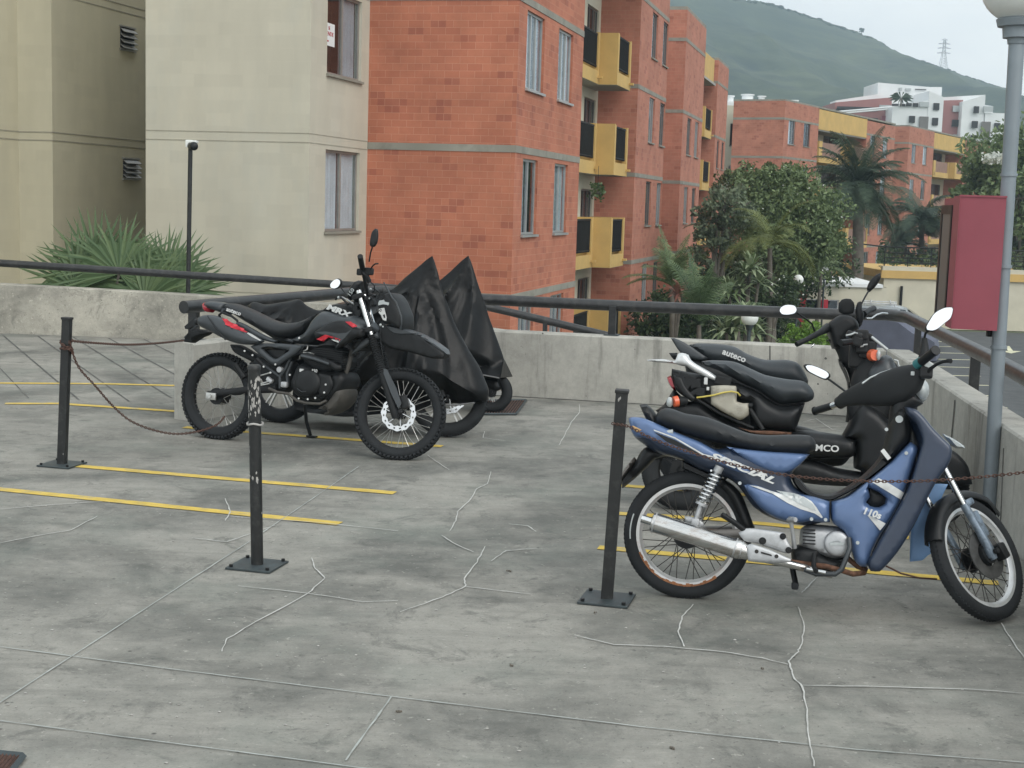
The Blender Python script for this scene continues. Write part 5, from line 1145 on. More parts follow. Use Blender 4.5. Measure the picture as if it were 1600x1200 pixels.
def wheel(b, c, axle, R, w, rr, tyremat='rubber', rimmat='rimblk', spokemat='spoke', nsp=36, knobs=False, disc=None, hub=(.035, .11), cast=0, rimw=.03, up=None, drum=None, name='wheel', stripe=False, alt=0, rimh=.006):
    """c, axle in bike-local space; R outer radius, rr rim radius"""
    a = axle.normalized(); e1 = a.cross(Vector((0, 0, 1))).normalized(); e2 = a.cross(e1).normalized()
    def P(r, th, k=0): return c + e1 * (r * math.cos(th)) + e2 * (r * math.sin(th)) + a * k
    n = 72; h = MB()
    # hub with flanges
    hl = hub[1] / 2
    for (r0, k0, r1, k1) in ((hub[0] * .7, -hl, hub[0] * .7, hl), (hub[0] * 1.25, -hl * .8, hub[0] * 1.25, -hl * .62), (hub[0] * 1.25, hl * .62, hub[0] * 1.25, hl * .8), (.012, -hl * 1.35, .012, hl * 1.35)):
        h.tube([c + a * k0, c + a * k1], r0, 20)
    if drum: h.tube([c - a * drum[1], c + a * drum[2]], drum[0], 28)
    H = h.build(name, M['gund'], b.t, local=True)
    # tyre: rounded section swept around
    ty = MB(); sec = []; hs = (R - rr)
    prof = [(-w * .36, rr - .004), (-w * .5, rr + hs * .38), (-w * .46, rr + hs * .66), (-w * .30, R - hs * .10), (-w * .12, R), (w * .12, R), (w * .30, R - hs * .10), (w * .46, rr + hs * .66), (w * .5, rr + hs * .38), (w * .36, rr - .004), (w * .2, rr - .012), (-w * .2, rr - .012)]
    m = len(prof); vs = [P(r, 2 * PI * i / n, k) for i in range(n) for k, r in prof]
    ty.add(vs, [(i * m + j, i * m + (j + 1) % m, ((i + 1) % n) * m + (j + 1) % m, ((i + 1) % n) * m + j) for i in range(n) for j in range(m)], 0, True)
    nk = 62 if knobs else 88
    for i in range(nk):
        th = 2 * PI * (i + .5) / nk; s = 2 * PI * R / nk
        t_ = (P(1, th + .01) - P(1, th)).normalized(); rd = (P(1, th) - c).normalized()
        Rm = Matrix((t_, a, rd)).transposed()
        if knobs:
            for k, o in ((-.20, 0), (.20, .5), (-.43, .5), (.43, 0)):
                th2 = th + o * 2 * PI / nk; rd = (P(1, th2) - c).normalized(); t_ = (P(1, th2 + .01) - P(1, th2)).normalized(); tilt = -k * 1.5
                nrm = (rd * math.cos(tilt) - a * math.sin(tilt)).normalized(); sd = nrm.cross(t_).normalized(); Rm = Matrix((t_, -sd, nrm)).transposed()
                ty.box(P(R - hs * (.10 if abs(k) > .3 else .0) + .001, th2, k * w), (s * .52, w * .22, .016), Rm)
        else:
            for sgn in (-1, 1):
                Rz = Rm @ Matrix.Rotation(sgn * .55, 3, 'Z'); ty.box(P(R - .0045, th + (sgn * .5) * .02, sgn * w * .17), (s * .45, w * .26, .008), Rz)
    ty.build('tyre', M[tyremat], H, local=True)
    # rim
    ri = MB(); pr = [(-rimw, rr + .006), (-rimw * .95, rr - rimh), (-rimw * .5, rr - rimh - .006), (-rimw * .3, rr - rimh - .012), (rimw * .3, rr - rimh - .012), (rimw * .5, rr - rimh - .006), (rimw * .95, rr - rimh), (rimw, rr + .006), (rimw * .8, rr + .008), (0, rr - .008), (-rimw * .8, rr + .008)]
    m = len(pr); vs = [P(r, 2 * PI * i / n, k) for i in range(n) for k, r in pr]
    ri.add(vs, [(i * m + j, i * m + (j + 1) % m, ((i + 1) % n) * m + (j + 1) % m, ((i + 1) % n) * m + j) for i in range(n) for j in range(m)], 0, True)
    ri.build('rim', M[rimmat], H, local=True)
    sp = MB()
    if cast:
        for i in range(cast):
            th = 2 * PI * i / cast
            for o in (-.10, .10):
                sp.add([P(hub[0], th + o * 2, -.012), P(rr - .012, th + o, -.012), P(rr - .012, th + o + .05, -.012), P(hub[0], th + o * 2 + .5, -.012), P(hub[0], th + o * 2, .012), P(rr - .012, th + o, .012), P(rr - .012, th + o + .05, .012), P(hub[0], th + o * 2 + .5, .012)],
                       [(0, 1, 2, 3), (7, 6, 5, 4), (0, 4, 5, 1), (1, 5, 6, 2), (2, 6, 7, 3), (3, 7, 4, 0)])
    else:
        for i in range(nsp):
            sd = 1 if i % 2 else -1; g = 1 if (i // 2) % 2 else -1; th = 2 * PI * i / nsp; r0 = (drum[0] * .92 if drum else hub[0] * 1.2)
            sp.tube([P(r0, th + g * (.95 if not drum else .55), sd * hl * .7), P(rr - .018, th, sd * rimw * .12)], .0021, 5, cap=False)
            sp.tube([P(rr - .032, th, sd * rimw * .12), P(rr - .016, th, sd * rimw * .12)], .0035, 5)
    sp.build('spokes', M[spokemat], H, local=True)
    if stripe:
        st_ = MB(); 
        for i in range(9):
            th = stripe + i * .05; th2 = th + .05; st_.add([P(rr + hs * .34, th, -w * .502), P(rr + hs * .45, th, -w * .50), P(rr + hs * .45, th2, -w * .50), P(rr + hs * .34, th2, -w * .502)], [(0, 1, 2, 3)])
        st_.build('tyre_marking', M['sticks'], H, local=True)
    if disc:
        r_o, r_i, k = disc; d = MB(); N_ = 48
        for i in range(N_):
            t0, t1 = 2 * PI * i / N_, 2 * PI * (i + 1) / N_; wv = .004 * math.cos(12 * t0); wv1 = .004 * math.cos(12 * t1)
            if i % 3 == 1:
                rm = (r_o + r_i) / 2
                for (ra, rb) in ((r_i, rm - .005), (rm + .005, r_o)): d.add([P(ra - (wv if ra == r_i else 0), t0, k), P(rb + (wv if rb == r_o else 0), t0, k), P(rb + (wv1 if rb == r_o else 0), t1, k), P(ra - (wv1 if ra == r_i else 0), t1, k)], [(0, 1, 2, 3)])
            else: d.add([P(r_i - wv, t0, k), P(r_o + wv, t0, k), P(r_o + wv1, t1, k), P(r_i - wv1, t1, k), P(r_i - wv, t0, k + .004), P(r_o + wv, t0, k + .004), P(r_o + wv1, t1, k + .004), P(r_i - wv1, t1, k + .004)], [(0, 1, 2, 3), (7, 6, 5, 4), (0, 4, 5, 1), (2, 6, 7, 3)])
        for i in range(6): d.tube([P(.03, PI * i / 3, k), P(r_i + .003, PI * i / 3 + .25, k)], .005, 6)
        d.build('brake_disc', M['chrome'], H, local=True)
    return H
def bolt(mb, p, r=.008, l=.006, n=6): mb.tube([p, p + Vector((0, -l, 0))], r, n, sm=False)
def coil(mb, a, b, r, turns, wr, n=5):
    ax = (b - a).normalized(); x = ax.cross(Vector((0, 1, 0))).normalized(); y = ax.cross(x); pts = []
    for i in range(turns * 12 + 1): t = i / (turns * 12); th = 2 * PI * t * turns; pts.append(a.lerp(b, t) + x * (r * math.cos(th)) + y * (r * math.sin(th)))
    mb.tube(pts, wr, n)
def mirror_head(b, ctr, nrm, up, ax, az_, mat='mirror', th=.014, shape='oval', name='mirror', stem=None, parent=None):
    """mirror housing with glass on the +nrm side, semi axes ax (across) and az_ (along up)"""
    nrm = nrm.normalized(); x = up.cross(nrm).normalized(); u = nrm.cross(x).normalized(); n = 24; ring = []
    hexa = [(1, .1), (.55, .85), (-.25, 1), (-.95, .35), (-1, -.25), (-.4, -.95), (.35, -.9)]
    for i in range(n):
        t = 2 * PI * i / n
        if shape == 'oval': ring.append((math.cos(t), math.sin(t)))
        else:
            f = i / n * len(hexa); k = int(f); a0 = Vector(hexa[k % len(hexa)]); a1 = Vector(hexa[(k + 1) % len(hexa)]); q = a0.lerp(a1, f - k); ring.append((q.x, q.y))
    h = MB(); L1 = [ctr + x * (p * ax * 1.06) + u * (q * az_ * 1.06) for p, q in ring]; L2 = [ctr - nrm * th + x * (p * ax * .9) + u * (q * az_ * .9) for p, q in ring]; L3 = [ctr - nrm * th * 1.9 + x * (p * ax * .5) + u * (q * az_ * .5) for p, q in ring]; L0 = [ctr + nrm * .002 + x * (p * ax * 1.06) + u * (q * az_ * 1.06) for p, q in ring]
    h.add(L0 + L1 + L2 + L3, [tuple(range(n)), tuple(reversed(range(3 * n, 4 * n)))] + [(j * n + i, j * n + n + i, j * n + n + (i + 1) % n, j * n + (i + 1) % n) for j in range(3) for i in range(n)], 0, True)
    if stem: h.tube(stem, .0055, 8)
    o = h.build(name, M['black'], parent or b.t, local=True)
    g = MB(); g.add([ctr + nrm * .004 + x * (p * ax * .96) + u * (q * az_ * .96) for p, q in ring], [tuple(range(n))]); g.build('mirror_glass', M[mat], o, local=True); return o
def loft(mb, rings, cap=True):
    n = len(rings[0]); vs = [p for r in rings for p in r]
    mb.add(vs, [(i * n + k, i * n + (k + 1) % n, (i + 1) * n + (k + 1) % n, (i + 1) * n + k) for i in range(len(rings) - 1) for k in range(n)] + ([tuple(reversed(range(n))), tuple(range((len(rings) - 1) * n, len(rings) * n))] if cap else []), 0, True); return mb
# ================================================================== DIRT BIKE (left)
def rotm(ax, a): return Matrix.Rotation(a, 3, ax)
b = Bike('dirt_motorcycle', (345, 686), (632, 718), math.radians(6), 'black and grey dirt motorcycle with red stripes standing behind the scuffed middle post')
t = b.t
def pf(name, k, pts, tr, th, mat, y0=0.0, r=.03, parent=None, mirror=False, **kw):
    """trace -> puffed part. tr: lateral offset at which the outline was traced"""
    mb = puff(b.poly(k, pts, tr), th, r=r, y0=y0, **kw)
    if mirror:
        m2 = MB(); m2.add([Vector((p.x, -p.y, p.z)) for p in mb.v], [tuple(reversed(f)) for f in mb.f], 0, True); m2.build(name, mat if not isinstance(mat, str) else M[mat], parent or t, local=True)
    return mb.build(name, mat if not isinstance(mat, str) else M[mat], parent or t, local=True), mb
def tb(name, k, pts, tr, r, mat, n=8, parent=None, **kw):
    mb = MB()
    for i, P_ in enumerate(pts if isinstance(pts[0], list) else [pts]):
        q = [b.q(k, p[0], p[1], p[2] if len(p) > 2 else tr) for p in P_]; mb.tube(q, r, n, **kw)
    return mb.build(name, M[mat], parent or t, local=True)
rc = b.pt(344, 619, 0); rc.y = 0
wheel(b, rc, Vector((0, 1, 0)), .303, .10, .236, knobs=True, nsp=36, spokemat='spoke', drum=(.06, .05, .05))
# chain sprocket side hidden; swing arm and axle plate
mb = MB()
for sg in (-1, 1):
    a = b.q('A', 225, 838, .1); c_ = b.q('A', 690, 800, .1); L1 = [Vector((p.x, sg * -.085, p.z)) for p in (a, b.q('A', 480, 812, .1), c_)]; mb.tube(L1, [.02, .024, .03], 8, sq=.7)
mb.build('swing_arm', M['blackm'], t, local=True)
mb = MB(); mb.box(Vector((rc.x, -.112, rc.z)), (.085, .012, .05), bev=.004); mb.tube([Vector((rc.x, -.10, rc.z)), Vector((rc.x, -.135, rc.z))], .014, 6); mb.build('axle_adjuster', M['spoke'], t, local=True)
# front assembly
Xd, Yd, Zd = Vector((1, 0, 0)), Vector((0, 1, 0)), Vector((0, 0, 1))
sdir = (-Xd * math.sin(.40) + Zd * math.cos(.40)).normalized(); Rd = rotm(sdir, math.radians(18))
fc = b.pt(625, 647, 0.0); axl = Rd @ Yd; fwd = Rd @ Vector((math.cos(.40), 0, math.sin(.40)))
wheel(b, fc, axl, .305, .082, .246, knobs=True, nsp=36, disc=(.118, .086, -.055), rimw=.024, hub=(.03, .12))
leg = MB(); gt = MB(); stn = MB()
for sg in (-1, 1):
    o = fc + axl * (sg * .095) - fwd * .02; leg.tube([o - sdir * .03, o + sdir * .02, o + sdir * .30], [.020, .027, .025], 12)
    leg.box(o + axl * (sg * -.0), (.05, .03, .06), Matrix((fwd, axl, sdir)).transposed(), bev=.01)
    gt.tube([o + sdir * (.29 + .0075 * i) for i in range(37)], [.027 + (.004 if i % 2 else -.002) for i in range(37)], 12); stn.tube([o + sdir * .55, o + sdir * .88], .019, 12)
leg.build('fork_leg', M['blackm'], t, local=True); gt.build('fork_gaiter', M['blackm'], t, local=True); stn.build('fork_tube', M['chrome'], t, local=True)
o = fc - axl * .128; g = MB(); pl_ = [(.02, .02), (.05, .05), (.045, .16), (.02, .30), (.0, .31), (-.01, .28), (.0, .14)]
g.prism([o + fwd * a_ + sdir * c_ for a_, c_ in pl_], axl * .012); g.build('fork_guard', M['gun'], t, local=True)
g = MB(); g.box(fc - axl * .075 + fwd * .06 + sdir * .06, (.06, .05, .09), Matrix((fwd, axl, sdir)).transposed(), bev=.012); g.tube([fc - axl * .13 + fwd * .03, fc - axl * .15 + fwd * .03], .014, 6); g.build('brake_caliper', M['gund'], t, local=True)
# yokes, headstock
hd = fc + sdir * .66 - fwd * .02; mb = MB(); RF = Matrix((fwd, axl, sdir)).transposed()
for k in (.60, .84): mb.box(fc + sdir * k - fwd * .035, (.075, .25, .035), RF, bev=.01)
mb.tube([fc + sdir * .58 - fwd * .06, fc + sdir * .88 - fwd * .06], .03, 10); mb.build('fork_yoke', M['blackm'], t, local=True)
# seat, tail, side covers
o_, sm1 = pf('seat', 'A', [(325, 245), (338, 228), (372, 230), (470, 268), (560, 312), (640, 345), (720, 362), (800, 356), (870, 333), (930, 300), (915, 345), (885, 392), (850, 428), (790, 452), (712, 464), (640, 448), (560, 406), (480, 362), (400, 312), (345, 278)], .10, .125, 'seat', r=.06)
pf('seat_seam', 'A', [(335, 262), (400, 296), (480, 345), (560, 388), (640, 428), (712, 446), (790, 438), (845, 415), (848, 421), (790, 446), (712, 455), (640, 437), (560, 397), (480, 354), (400, 304), (335, 270)], .12, .128, 'blackm', r=.02, grid=.03, smooth=False, parent=o_)
o_, _ = pf('tail_cowl', 'A', [(188, 228), (215, 216), (280, 218), (332, 232), (326, 262), (345, 285), (330, 305), (270, 282), (235, 268), (205, 262)], .08, .085, 'gun', r=.03)
pf('tail_light', 'A', [(184, 226), (203, 222), (226, 232), (238, 258), (226, 290), (206, 288), (190, 268)], .06, .06, 'tail', r=.02)
# grab rail
tb('grab_rail', 'A', [(322, 340, .11), (310, 310, .12), (330, 292, .13), (395, 318, .135), (430, 345, .13), (440, 372, .12), (420, 378, .12), (350, 352, .12)], .12, .009, 'blackm')
pf('subframe', 'A', [(432, 352), (465, 362), (600, 436), (705, 486), (690, 498), (560, 462), (480, 415), (425, 380)], .12, .02, 'gun', y0=.12, r=.012, mirror=True, grid=.03)
mo, mm_ = pf('silencer', 'A', [(157, 350), (166, 326), (190, 312), (240, 308), (320, 332), (400, 382), (480, 424), (555, 462), (588, 484), (560, 500), (500, 508), (430, 500), (368, 482), (300, 450), (230, 412), (172, 382)], .20, .062, 'gun', y0=.165, r=.055)
decal(b.poly('A', [(318, 332), (345, 335), (375, 356), (430, 384), (492, 425), (470, 424), (400, 400), (345, 372)], .23), mm_, M['red'], 'red_stripe', mo)
decal(b.poly('A', [(492, 425), (520, 438), (582, 478), (570, 481), (520, 456), (485, 432)], .23), mm_, M['sticker'], 'white_stripe', mo)
g = MB(); e0 = b.q('A', 250, 315, .2); e1 = b.q('A', 370, 478, .2); g.tube([Vector((e0.x, -.232, e0.z)), Vector(((e0.x + e1.x) / 2 - .01, -.236, (e0.z + e1.z) / 2)), Vector((e1.x, -.232, e1.z))], .004, 6); g.build('silencer_band', M['black'], mo, local=True)
g = MB(); e0 = b.q('A', 163, 352, .19); g.tube([Vector((e0.x + .01, -.165, e0.z)), Vector((e0.x - .03, -.165, e0.z - .004))], .022, 12); g.build('tail_pipe', M['gund'], mo, local=True)
pf('mudguard_flap', 'A', [(78, 385), (150, 325), (168, 345), (152, 378), (100, 405), (82, 402)], .02, .06, 'blackm', r=.008, smooth=False, grid=.04)
pf('licence_plate', 'A', [(78, 490), (84, 452), (140, 402), (200, 405), (250, 425), (205, 445), (128, 496)], .02, .07, 'blackm', r=.008, smooth=False, grid=.04)
tb('plate_edge', 'A', [(76, 460, .06), (150, 385, .06), (200, 372, .06)], .06, .004, 'gun')
pf('rear_mudguard', 'A', [(370, 505), (430, 510), (520, 560), (600, 620), (560, 640), (470, 600), (400, 560)], .05, .05, 'blackm', r=.02)
pf('side_cover', 'A', [(512, 520), (560, 500), (720, 500), (872, 514), (830, 560), (775, 598), (690, 652), (655, 640), (585, 585)], .17, .022, 'gun', y0=.15, r=.02, mirror=True, corner=.7, hole=[b.poly('A', [(590, 532), (640, 524), (772, 547), (740, 570), (680, 603), (640, 580)], .17)])
pf('airbox', 'A', [(560, 520), (800, 530), (750, 600), (680, 630), (600, 570)], .1, .12, 'black', r=.02)
# frame tubes
tb('frame', 'A', [[(600, 630, .13), (640, 665, .13), (718, 722, .13)], [(718, 722, .13), (760, 660, .13), (790, 590, .13), (870, 545, .13)], [(718, 722, .13), (718, 800, .13)], [(800, 620, .12), (765, 700, .12), (770, 790, .12)]], .13, .011, 'gun')
tb('frame_far_side', 'A', [[(600, 630, -.1), (718, 722, -.1), (790, 590, -.1), (880, 520, -.08)], [(718, 722, -.1), (720, 830, -.1)]], -.1, .012, 'blackm')
pf('frame_gusset', 'A', [(640, 600), (700, 640), (760, 600), (800, 640), (790, 760), (740, 830), (640, 820), (600, 760), (520, 640), (560, 590)], .05, .06, 'blackm', r=.02)
mb = MB()
for (x, y) in [(535, 578), (610, 655), (688, 640), (655, 695), (848, 463), (785, 710), (482, 550), (905, 873), (845, 868), (955, 865), (1015, 828), (1025, 775)]: bolt(mb, b.q('A', x, y, .2 if y < 700 else .19), .007)
mb.build('bolts', M['sticker'], t, local=True)
mb = MB(); p_ = b.q('A', 716, 675, .15); mb.tube([Vector((p_.x, -.13, p_.z)), Vector((p_.x, -.16, p_.z))], .020, 12); p_ = b.q('A', 748, 775, .15); mb.box(Vector((p_.x, -.15, p_.z)), (.05, .03, .04), bev=.01); p_ = b.q('A', 650, 745, .14); mb.box(Vector((p_.x, -.14, p_.z)), (.05, .03, .03), Matrix.Rotation(.5, 3, 'Y'), bev=.008); mb.build('footrest_hanger', M['alloy'], t, local=True)
tb('brake_rod', 'A', [[(585, 770, .15), (640, 755, .15)], [(590, 780, .15), (650, 768, .15)], [(585, 715, .14), (655, 695, .14)]], .15, .005, 'spoke')
tb('shock_absorber', 'A', [(420, 640, .10), (480, 730, .10)], .1, .022, 'gund', n=12)
tb('passenger_footrest', 'A', [(600, 640, .2), (560, 600, .22)], .2, .012, 'blackm')
# engine
pf('crankcase', 'Dd', [(380, 610), (400, 560), (450, 530), (560, 570), (650, 600), (760, 600), (790, 660), (770, 740), (700, 810), (640, 845), (540, 835), (430, 815), (370, 760), (350, 690)], .13, .14, 'gund', r=.04)
pf('cylinder', 'Dd', [(470, 440), (560, 400), (700, 400), (760, 440), (800, 520), (770, 600), (640, 620), (520, 590), (450, 530)], .1, .10, 'gund', r=.03)
mb = MB()
for i in range(9):
    z0 = b.q('Dd', 560, 430 + i * 16, .1); z1 = b.q('Dd', 790, 440 + i * 17, .1); mb.box(Vector(((z0.x + z1.x) / 2, 0, (z0.z + z1.z) / 2)), (abs(z1.x - z0.x), .23, .005), Matrix.Rotation(.05, 3, 'Y'))
mb.build('cooling_fins', M['gund'], t, local=True)
cc = b.q('Dd', 505, 690, .17); mb = MB(); pts_ = [(-.12, .092), (-.165, .092), (-.180, .086), (-.190, .070), (-.193, .04), (-.194, .0)]
n = 36; rings = [[Vector((cc.x + r_ * 1.12 * math.cos(2 * PI * i / n), y_, cc.z + r_ * math.sin(2 * PI * i / n))) for i in range(n)] for y_, r_ in pts_]; loft(mb, rings); mb.build('clutch_cover', M['gund'], t, local=True)
tb('clutch_rib', 'Dd', [(420, 735, .197), (455, 760, .199), (490, 758, .197)], .19, .003, 'gun')
pf('side_case', 'Dd', [(590, 610), (680, 630), (700, 700), (660, 790), (600, 810), (580, 720)], .16, .02, 'gund', y0=.15, r=.02)
mb = MB(); p_ = b.q('Dd', 452, 594, .16); mb.box(Vector((p_.x, -.152, p_.z)), (.03, .012, .022), bev=.003); mb.build('carburettor_bolt', M['sticker'], t, local=True)
p_ = b.q('Dd', 560, 598, .165); text('150', .032, basis(Xd, Zd, Vector((p_.x, -.172, p_.z))), M['sticker'], None, 'casting_mark').parent = t
tb('exhaust_header', 'Dd', [(450, 470, .14), (500, 480, .15), (600, 515, .16), (690, 545, .17), (740, 575, .17), (765, 572, .16)], .16, [.010, .024, .024, .024, .026, .022], 'gund', n=12)
tb('exhaust_guard', 'Dd', [(455, 480, .19), (560, 505, .19), (675, 545, .195)], .19, .012, 'gun', n=8)
tb('hoses', 'Dd', [[(440, 500, .1), (455, 450, .12), (500, 430, .12), (505, 400, .1)], [(470, 455, .13), (530, 460, .13), (560, 470, .1)]], .12, .006, 'spoke')
pf('skid_plate', 'Dd', [(540, 890), (600, 866), (650, 825), (700, 750), (712, 728), (775, 735), (776, 800), (755, 850), (715, 895), (650, 935), (590, 948), (640, 905), (575, 900)], .12, .13, 'skid', r=.03)
tb('brake_pedal', 'Dd', [(200, 735, .16), (270, 765, .17), (350, 775, .17), (420, 830, .17), (500, 850, .17), (600, 855, .17), (650, 830, .16)], .17, .010, 'skid')
tb('down_tube', 'Dd', [(850, 440, .03), (820, 560, .05), (770, 700, .06)], .04, .018, 'skid')
tb('side_stand', 'Dd', [(480, 860, -.14), (495, 1000, -.18), (525, 1100, -.22)], -.1, .013, 'black'); 
g = MB(); q_ = G(487, 684); q_ = b.Mi @ q_; g.box(q_ + Vector((0, 0, .01)), (.075, .045, .012), bev=.004); g.build('stand_foot', M['black'], t, local=True)
# tank and shrouds
tk, tkm = pf('fuel_tank', 'Dd', [(262, 352), (330, 348), (440, 300), (470, 268), (505, 205), (545, 158), (600, 124), (700, 140), (770, 160), (845, 160), (890, 195), (925, 245), (925, 300), (860, 320), (700, 300), (560, 330), (470, 388), (380, 382)], .15, .16, 'gun', r=.05)
pf('tank_top', 'Dd', [(590, 132), (640, 92), (690, 74), (765, 76), (815, 120), (850, 172), (800, 178), (700, 152)], .08, .10, 'blackm', r=.06, parent=t)
o_, m_ = pf('tank_shroud', 'Dd', [(540, 300), (590, 262), (690, 212), (762, 203), (830, 240), (862, 262), (926, 268), (922, 330), (850, 345), (790, 392), (708, 426), (738, 372), (690, 346), (625, 342), (560, 352)], .20, .035, 'gund', y0=.17, r=.03, mirror=True)
decal(b.poly('Dd', [(562, 298), (640, 288), (740, 305), (802, 300), (850, 268), (800, 330), (708, 422), (742, 374), (690, 340), (640, 318)], .21), m_, M['gun'], 'grey_stripe', o_)
decal(b.poly('Dd', [(566, 350), (640, 314), (700, 330), (760, 352), (750, 364), (662, 334), (618, 366)], .21), m_, M['red'], 'red_stripe', o_, off=.004)
decal(b.poly('Dd', [(684, 350), (750, 360), (744, 378), (700, 362)], .21), m_, M['sticker'], 'white_stripe', o_, off=.005)
decal(b.poly('Dd', [(790, 212), (836, 212), (886, 250), (848, 258)], .21), m_, M['red'], 'red_stripe', o_, off=.004) if True else None
def side_text(body, k, x, y, tr, size, ang, mat, parent, yy, **kw):
    p = b.q(k, x, y, tr); xd = Vector((math.cos(ang), 0, math.sin(ang))); zd = Vector((-math.sin(ang), 0, math.cos(ang)))
    o = text(body, size, basis(xd, zd, Vector((p.x, yy, p.z))), mat, None, **kw); o.parent = parent; return o
side_text('MRX', 'Dd', 735, 128, .12, .052, -.26, M['sticker'], tk, -.112, bold=.0025, sx=1.7, shear=.2)
side_text('auteco', 'A', 412, 286, .12, .042, -.23, M['sticker'], tk, -.128, bold=.0008, sx=1.1)
# high front mudguard
def beak(name, near, half, mat):
    P_ = [b.pt(x, y, .02) for x, y in near]; return P_
fo, fm = pf('front_mudguard', 'Bb', [(365, 515), (400, 520), (520, 555), (580, 590), (640, 635), (656, 656), (648, 672), (600, 678), (500, 650), (400, 628), (350, 600), (330, 560)], .05, .06, 'gund', r=.018, edge=.7)
pf('mudguard_rim', 'Bb', [(362, 512), (400, 518), (520, 553), (582, 588), (642, 633), (656, 656), (650, 658), (636, 641), (576, 600), (520, 566), (412, 560)], .075, .07, 'gun', r=.01, parent=fo, grid=.04, step=.03)
pf('mudguard_wing', 'Bb', [(208, 665), (240, 620), (275, 585), (340, 552), (345, 580), (318, 585), (300, 605), (255, 635)], .09, .02, 'gun', y0=.085, r=.012, parent=fo)
pf('radiator_scoop', 'Dd', [(925, 330), (960, 350), (1000, 360), (960, 430), (880, 440), (850, 400)], .06, .10, 'blackm', r=.02)
# headlight mask
ho, hm2 = pf('headlight_mask', 'C', [(592, 705), (620, 690), (660, 640), (700, 640), (742, 690), (757, 720), (775, 765), (800, 830), (806, 900), (796, 958), (770, 950), (690, 912), (640, 900), (605, 800)], .10, .115, 'gund', r=.03, edge=.6)
tb('mask_edge_highlight', 'C', [(652, 552, .1), (690, 620, .11), (722, 680, .12), (757, 718, .12), (780, 780, .13), (803, 845, .13), (806, 905, .13), (795, 955, .12)], .12, .005, 'gun', parent=ho)  # paler bead puts the highlight along the mask's edge into colour
decal(b.poly('C', [(596, 708), (650, 700), (655, 716), (694, 724), (688, 744), (640, 738), (600, 748)], .13), hm2, M['sticks'], 'silver_sticker', ho, off=.006)
decal(b.poly('C', [(600, 776), (652, 768), (658, 796), (672, 850), (668, 880), (640, 872), (622, 830), (604, 812)], .13), hm2, M['sticker'], 'white_sticker', ho, off=.006)
decal(b.poly('C', [(640, 830), (656, 822), (662, 852), (650, 856)], .13), hm2, M['black'], 'sticker_mark', ho, off=.008)
side_text('150', 'C', 622, 790, .13, .03, -.1, M['black'], ho, -.152)
# cockpit: handlebar, controls, clocks
top = fc + sdir * .90 - fwd * .06
nb = b.pt(566, 418, .30); ng = b.pt(563, 402, .39); cl = b.pt(578, 462, .06); fb_ = Vector((nb.x - .22, .30, nb.z + .02)); 
mb = MB(); mb.tube([ng, nb, b.pt(571, 444, .2), b.pt(575, 462, .06), b.pt(571, 468, -.05), b.pt(556, 462, -.22), b.pt(548, 458, -.38)], .0115, 10); mb.build('handlebar', M['blackm'], t, local=True)
g = MB(); g.tube([ng + (ng - nb) * .1, nb], .0185, 12); g.build('grip', M['black'], t, local=True); g = MB(); g.tube([b.pt(548, 458, -.39), b.pt(555, 461, -.27)], .0185, 12); g.build('grip', M['black'], t, local=True)
g = MB(); g.tube([b.pt(562, 423, .28), b.pt(573, 431, .27), b.pt(577, 440, .24)], .016, 8); g.box(b.pt(576, 424, .26), (.06, .05, .05), bev=.012); g.box(b.pt(562, 425, .29), (.035, .03, .045), bev=.008); g.build('switchgear', M['blackm'], t, local=True)
tb('brake_lever', 'C', [(540, 440, .28), (560, 410, .30), (580, 394, .33), (603, 392, .38)], .3, .005, 'blackm')
tb('clutch_lever', 'C', [(250, 690, -.25), (300, 680, -.2), (340, 700, -.15), (395, 735, -.1)], -.2, .006, 'alloy')
tb('cables', 'C', [[(535, 545, .2), (570, 575, .18), (575, 620, .12), (540, 650, .05)], [(500, 470, .2), (520, 560, .16), (500, 640, .1), (520, 700, .08)], [(630, 920, .13), (620, 1000, .135), (640, 1150, .135), (650, 1200, .13)], [(560, 600, .1), (620, 640, .12), (600, 700, .12)], [(380, 740, -.02), (380, 800, .02), (420, 850, .05)], [(430, 600, .02), (470, 660, .06), (450, 760, .08), (500, 830, .1)]], .1, .004, 'black', n=6)
pf('instrument_panel', 'C', [(350, 690), (372, 615), (405, 560), (440, 535), (470, 545), (450, 620), (400, 680), (375, 705)], .02, .07, 'black', r=.02)
side_text('150', 'C', 388, 640, .05, .04, 1.0, M['sticks'], tk, -.074)
mb = MB(); 
for (x, y, w_, h_, tt) in ((455, 745, .05, .04, .03), (440, 815, .05, .05, .05), (520, 690, .04, .03, .08), (470, 790, .06, .05, 0), (505, 760, .05, .12, -.02), (420, 780, .04, .05, .05), (555, 660, .05, .02, .1), (560, 725, .03, .05, .06)): mb.box(b.q('C', x, y, tt), (w_, .05, h_), Matrix.Rotation(random.uniform(-.5, .5), 3, 'Y'), bev=.008)
mb.build('headstock_parts', M['gund'], t, local=True)
mb = MB(); 
for (x, y, r_) in ((540, 610, .008), (435, 650, .008), (395, 703, .008), (455, 730, .009), (530, 688, .007), (625, 915, .01), (645, 930, .007), (690, 738, .011), (265, 680, .008)): mb.sphere(b.q('C', x, y, .11), r_, 8, 6)
mb.build('cockpit_bolts', M['sticks'], t, local=True)
tb('wiring', 'C', [[(240, 700, -.1), (265, 670, -.1), (300, 690, -.08), (350, 740, 0)], [(300, 760, 0), (360, 800, .05), (385, 830, .08)]], 0, .008, 'blackm')
pf('fork_shroud', 'C', [(470, 770), (500, 800), (530, 900), (545, 950), (520, 950), (490, 880), (460, 820)], .02, .05, 'gund', r=.02)
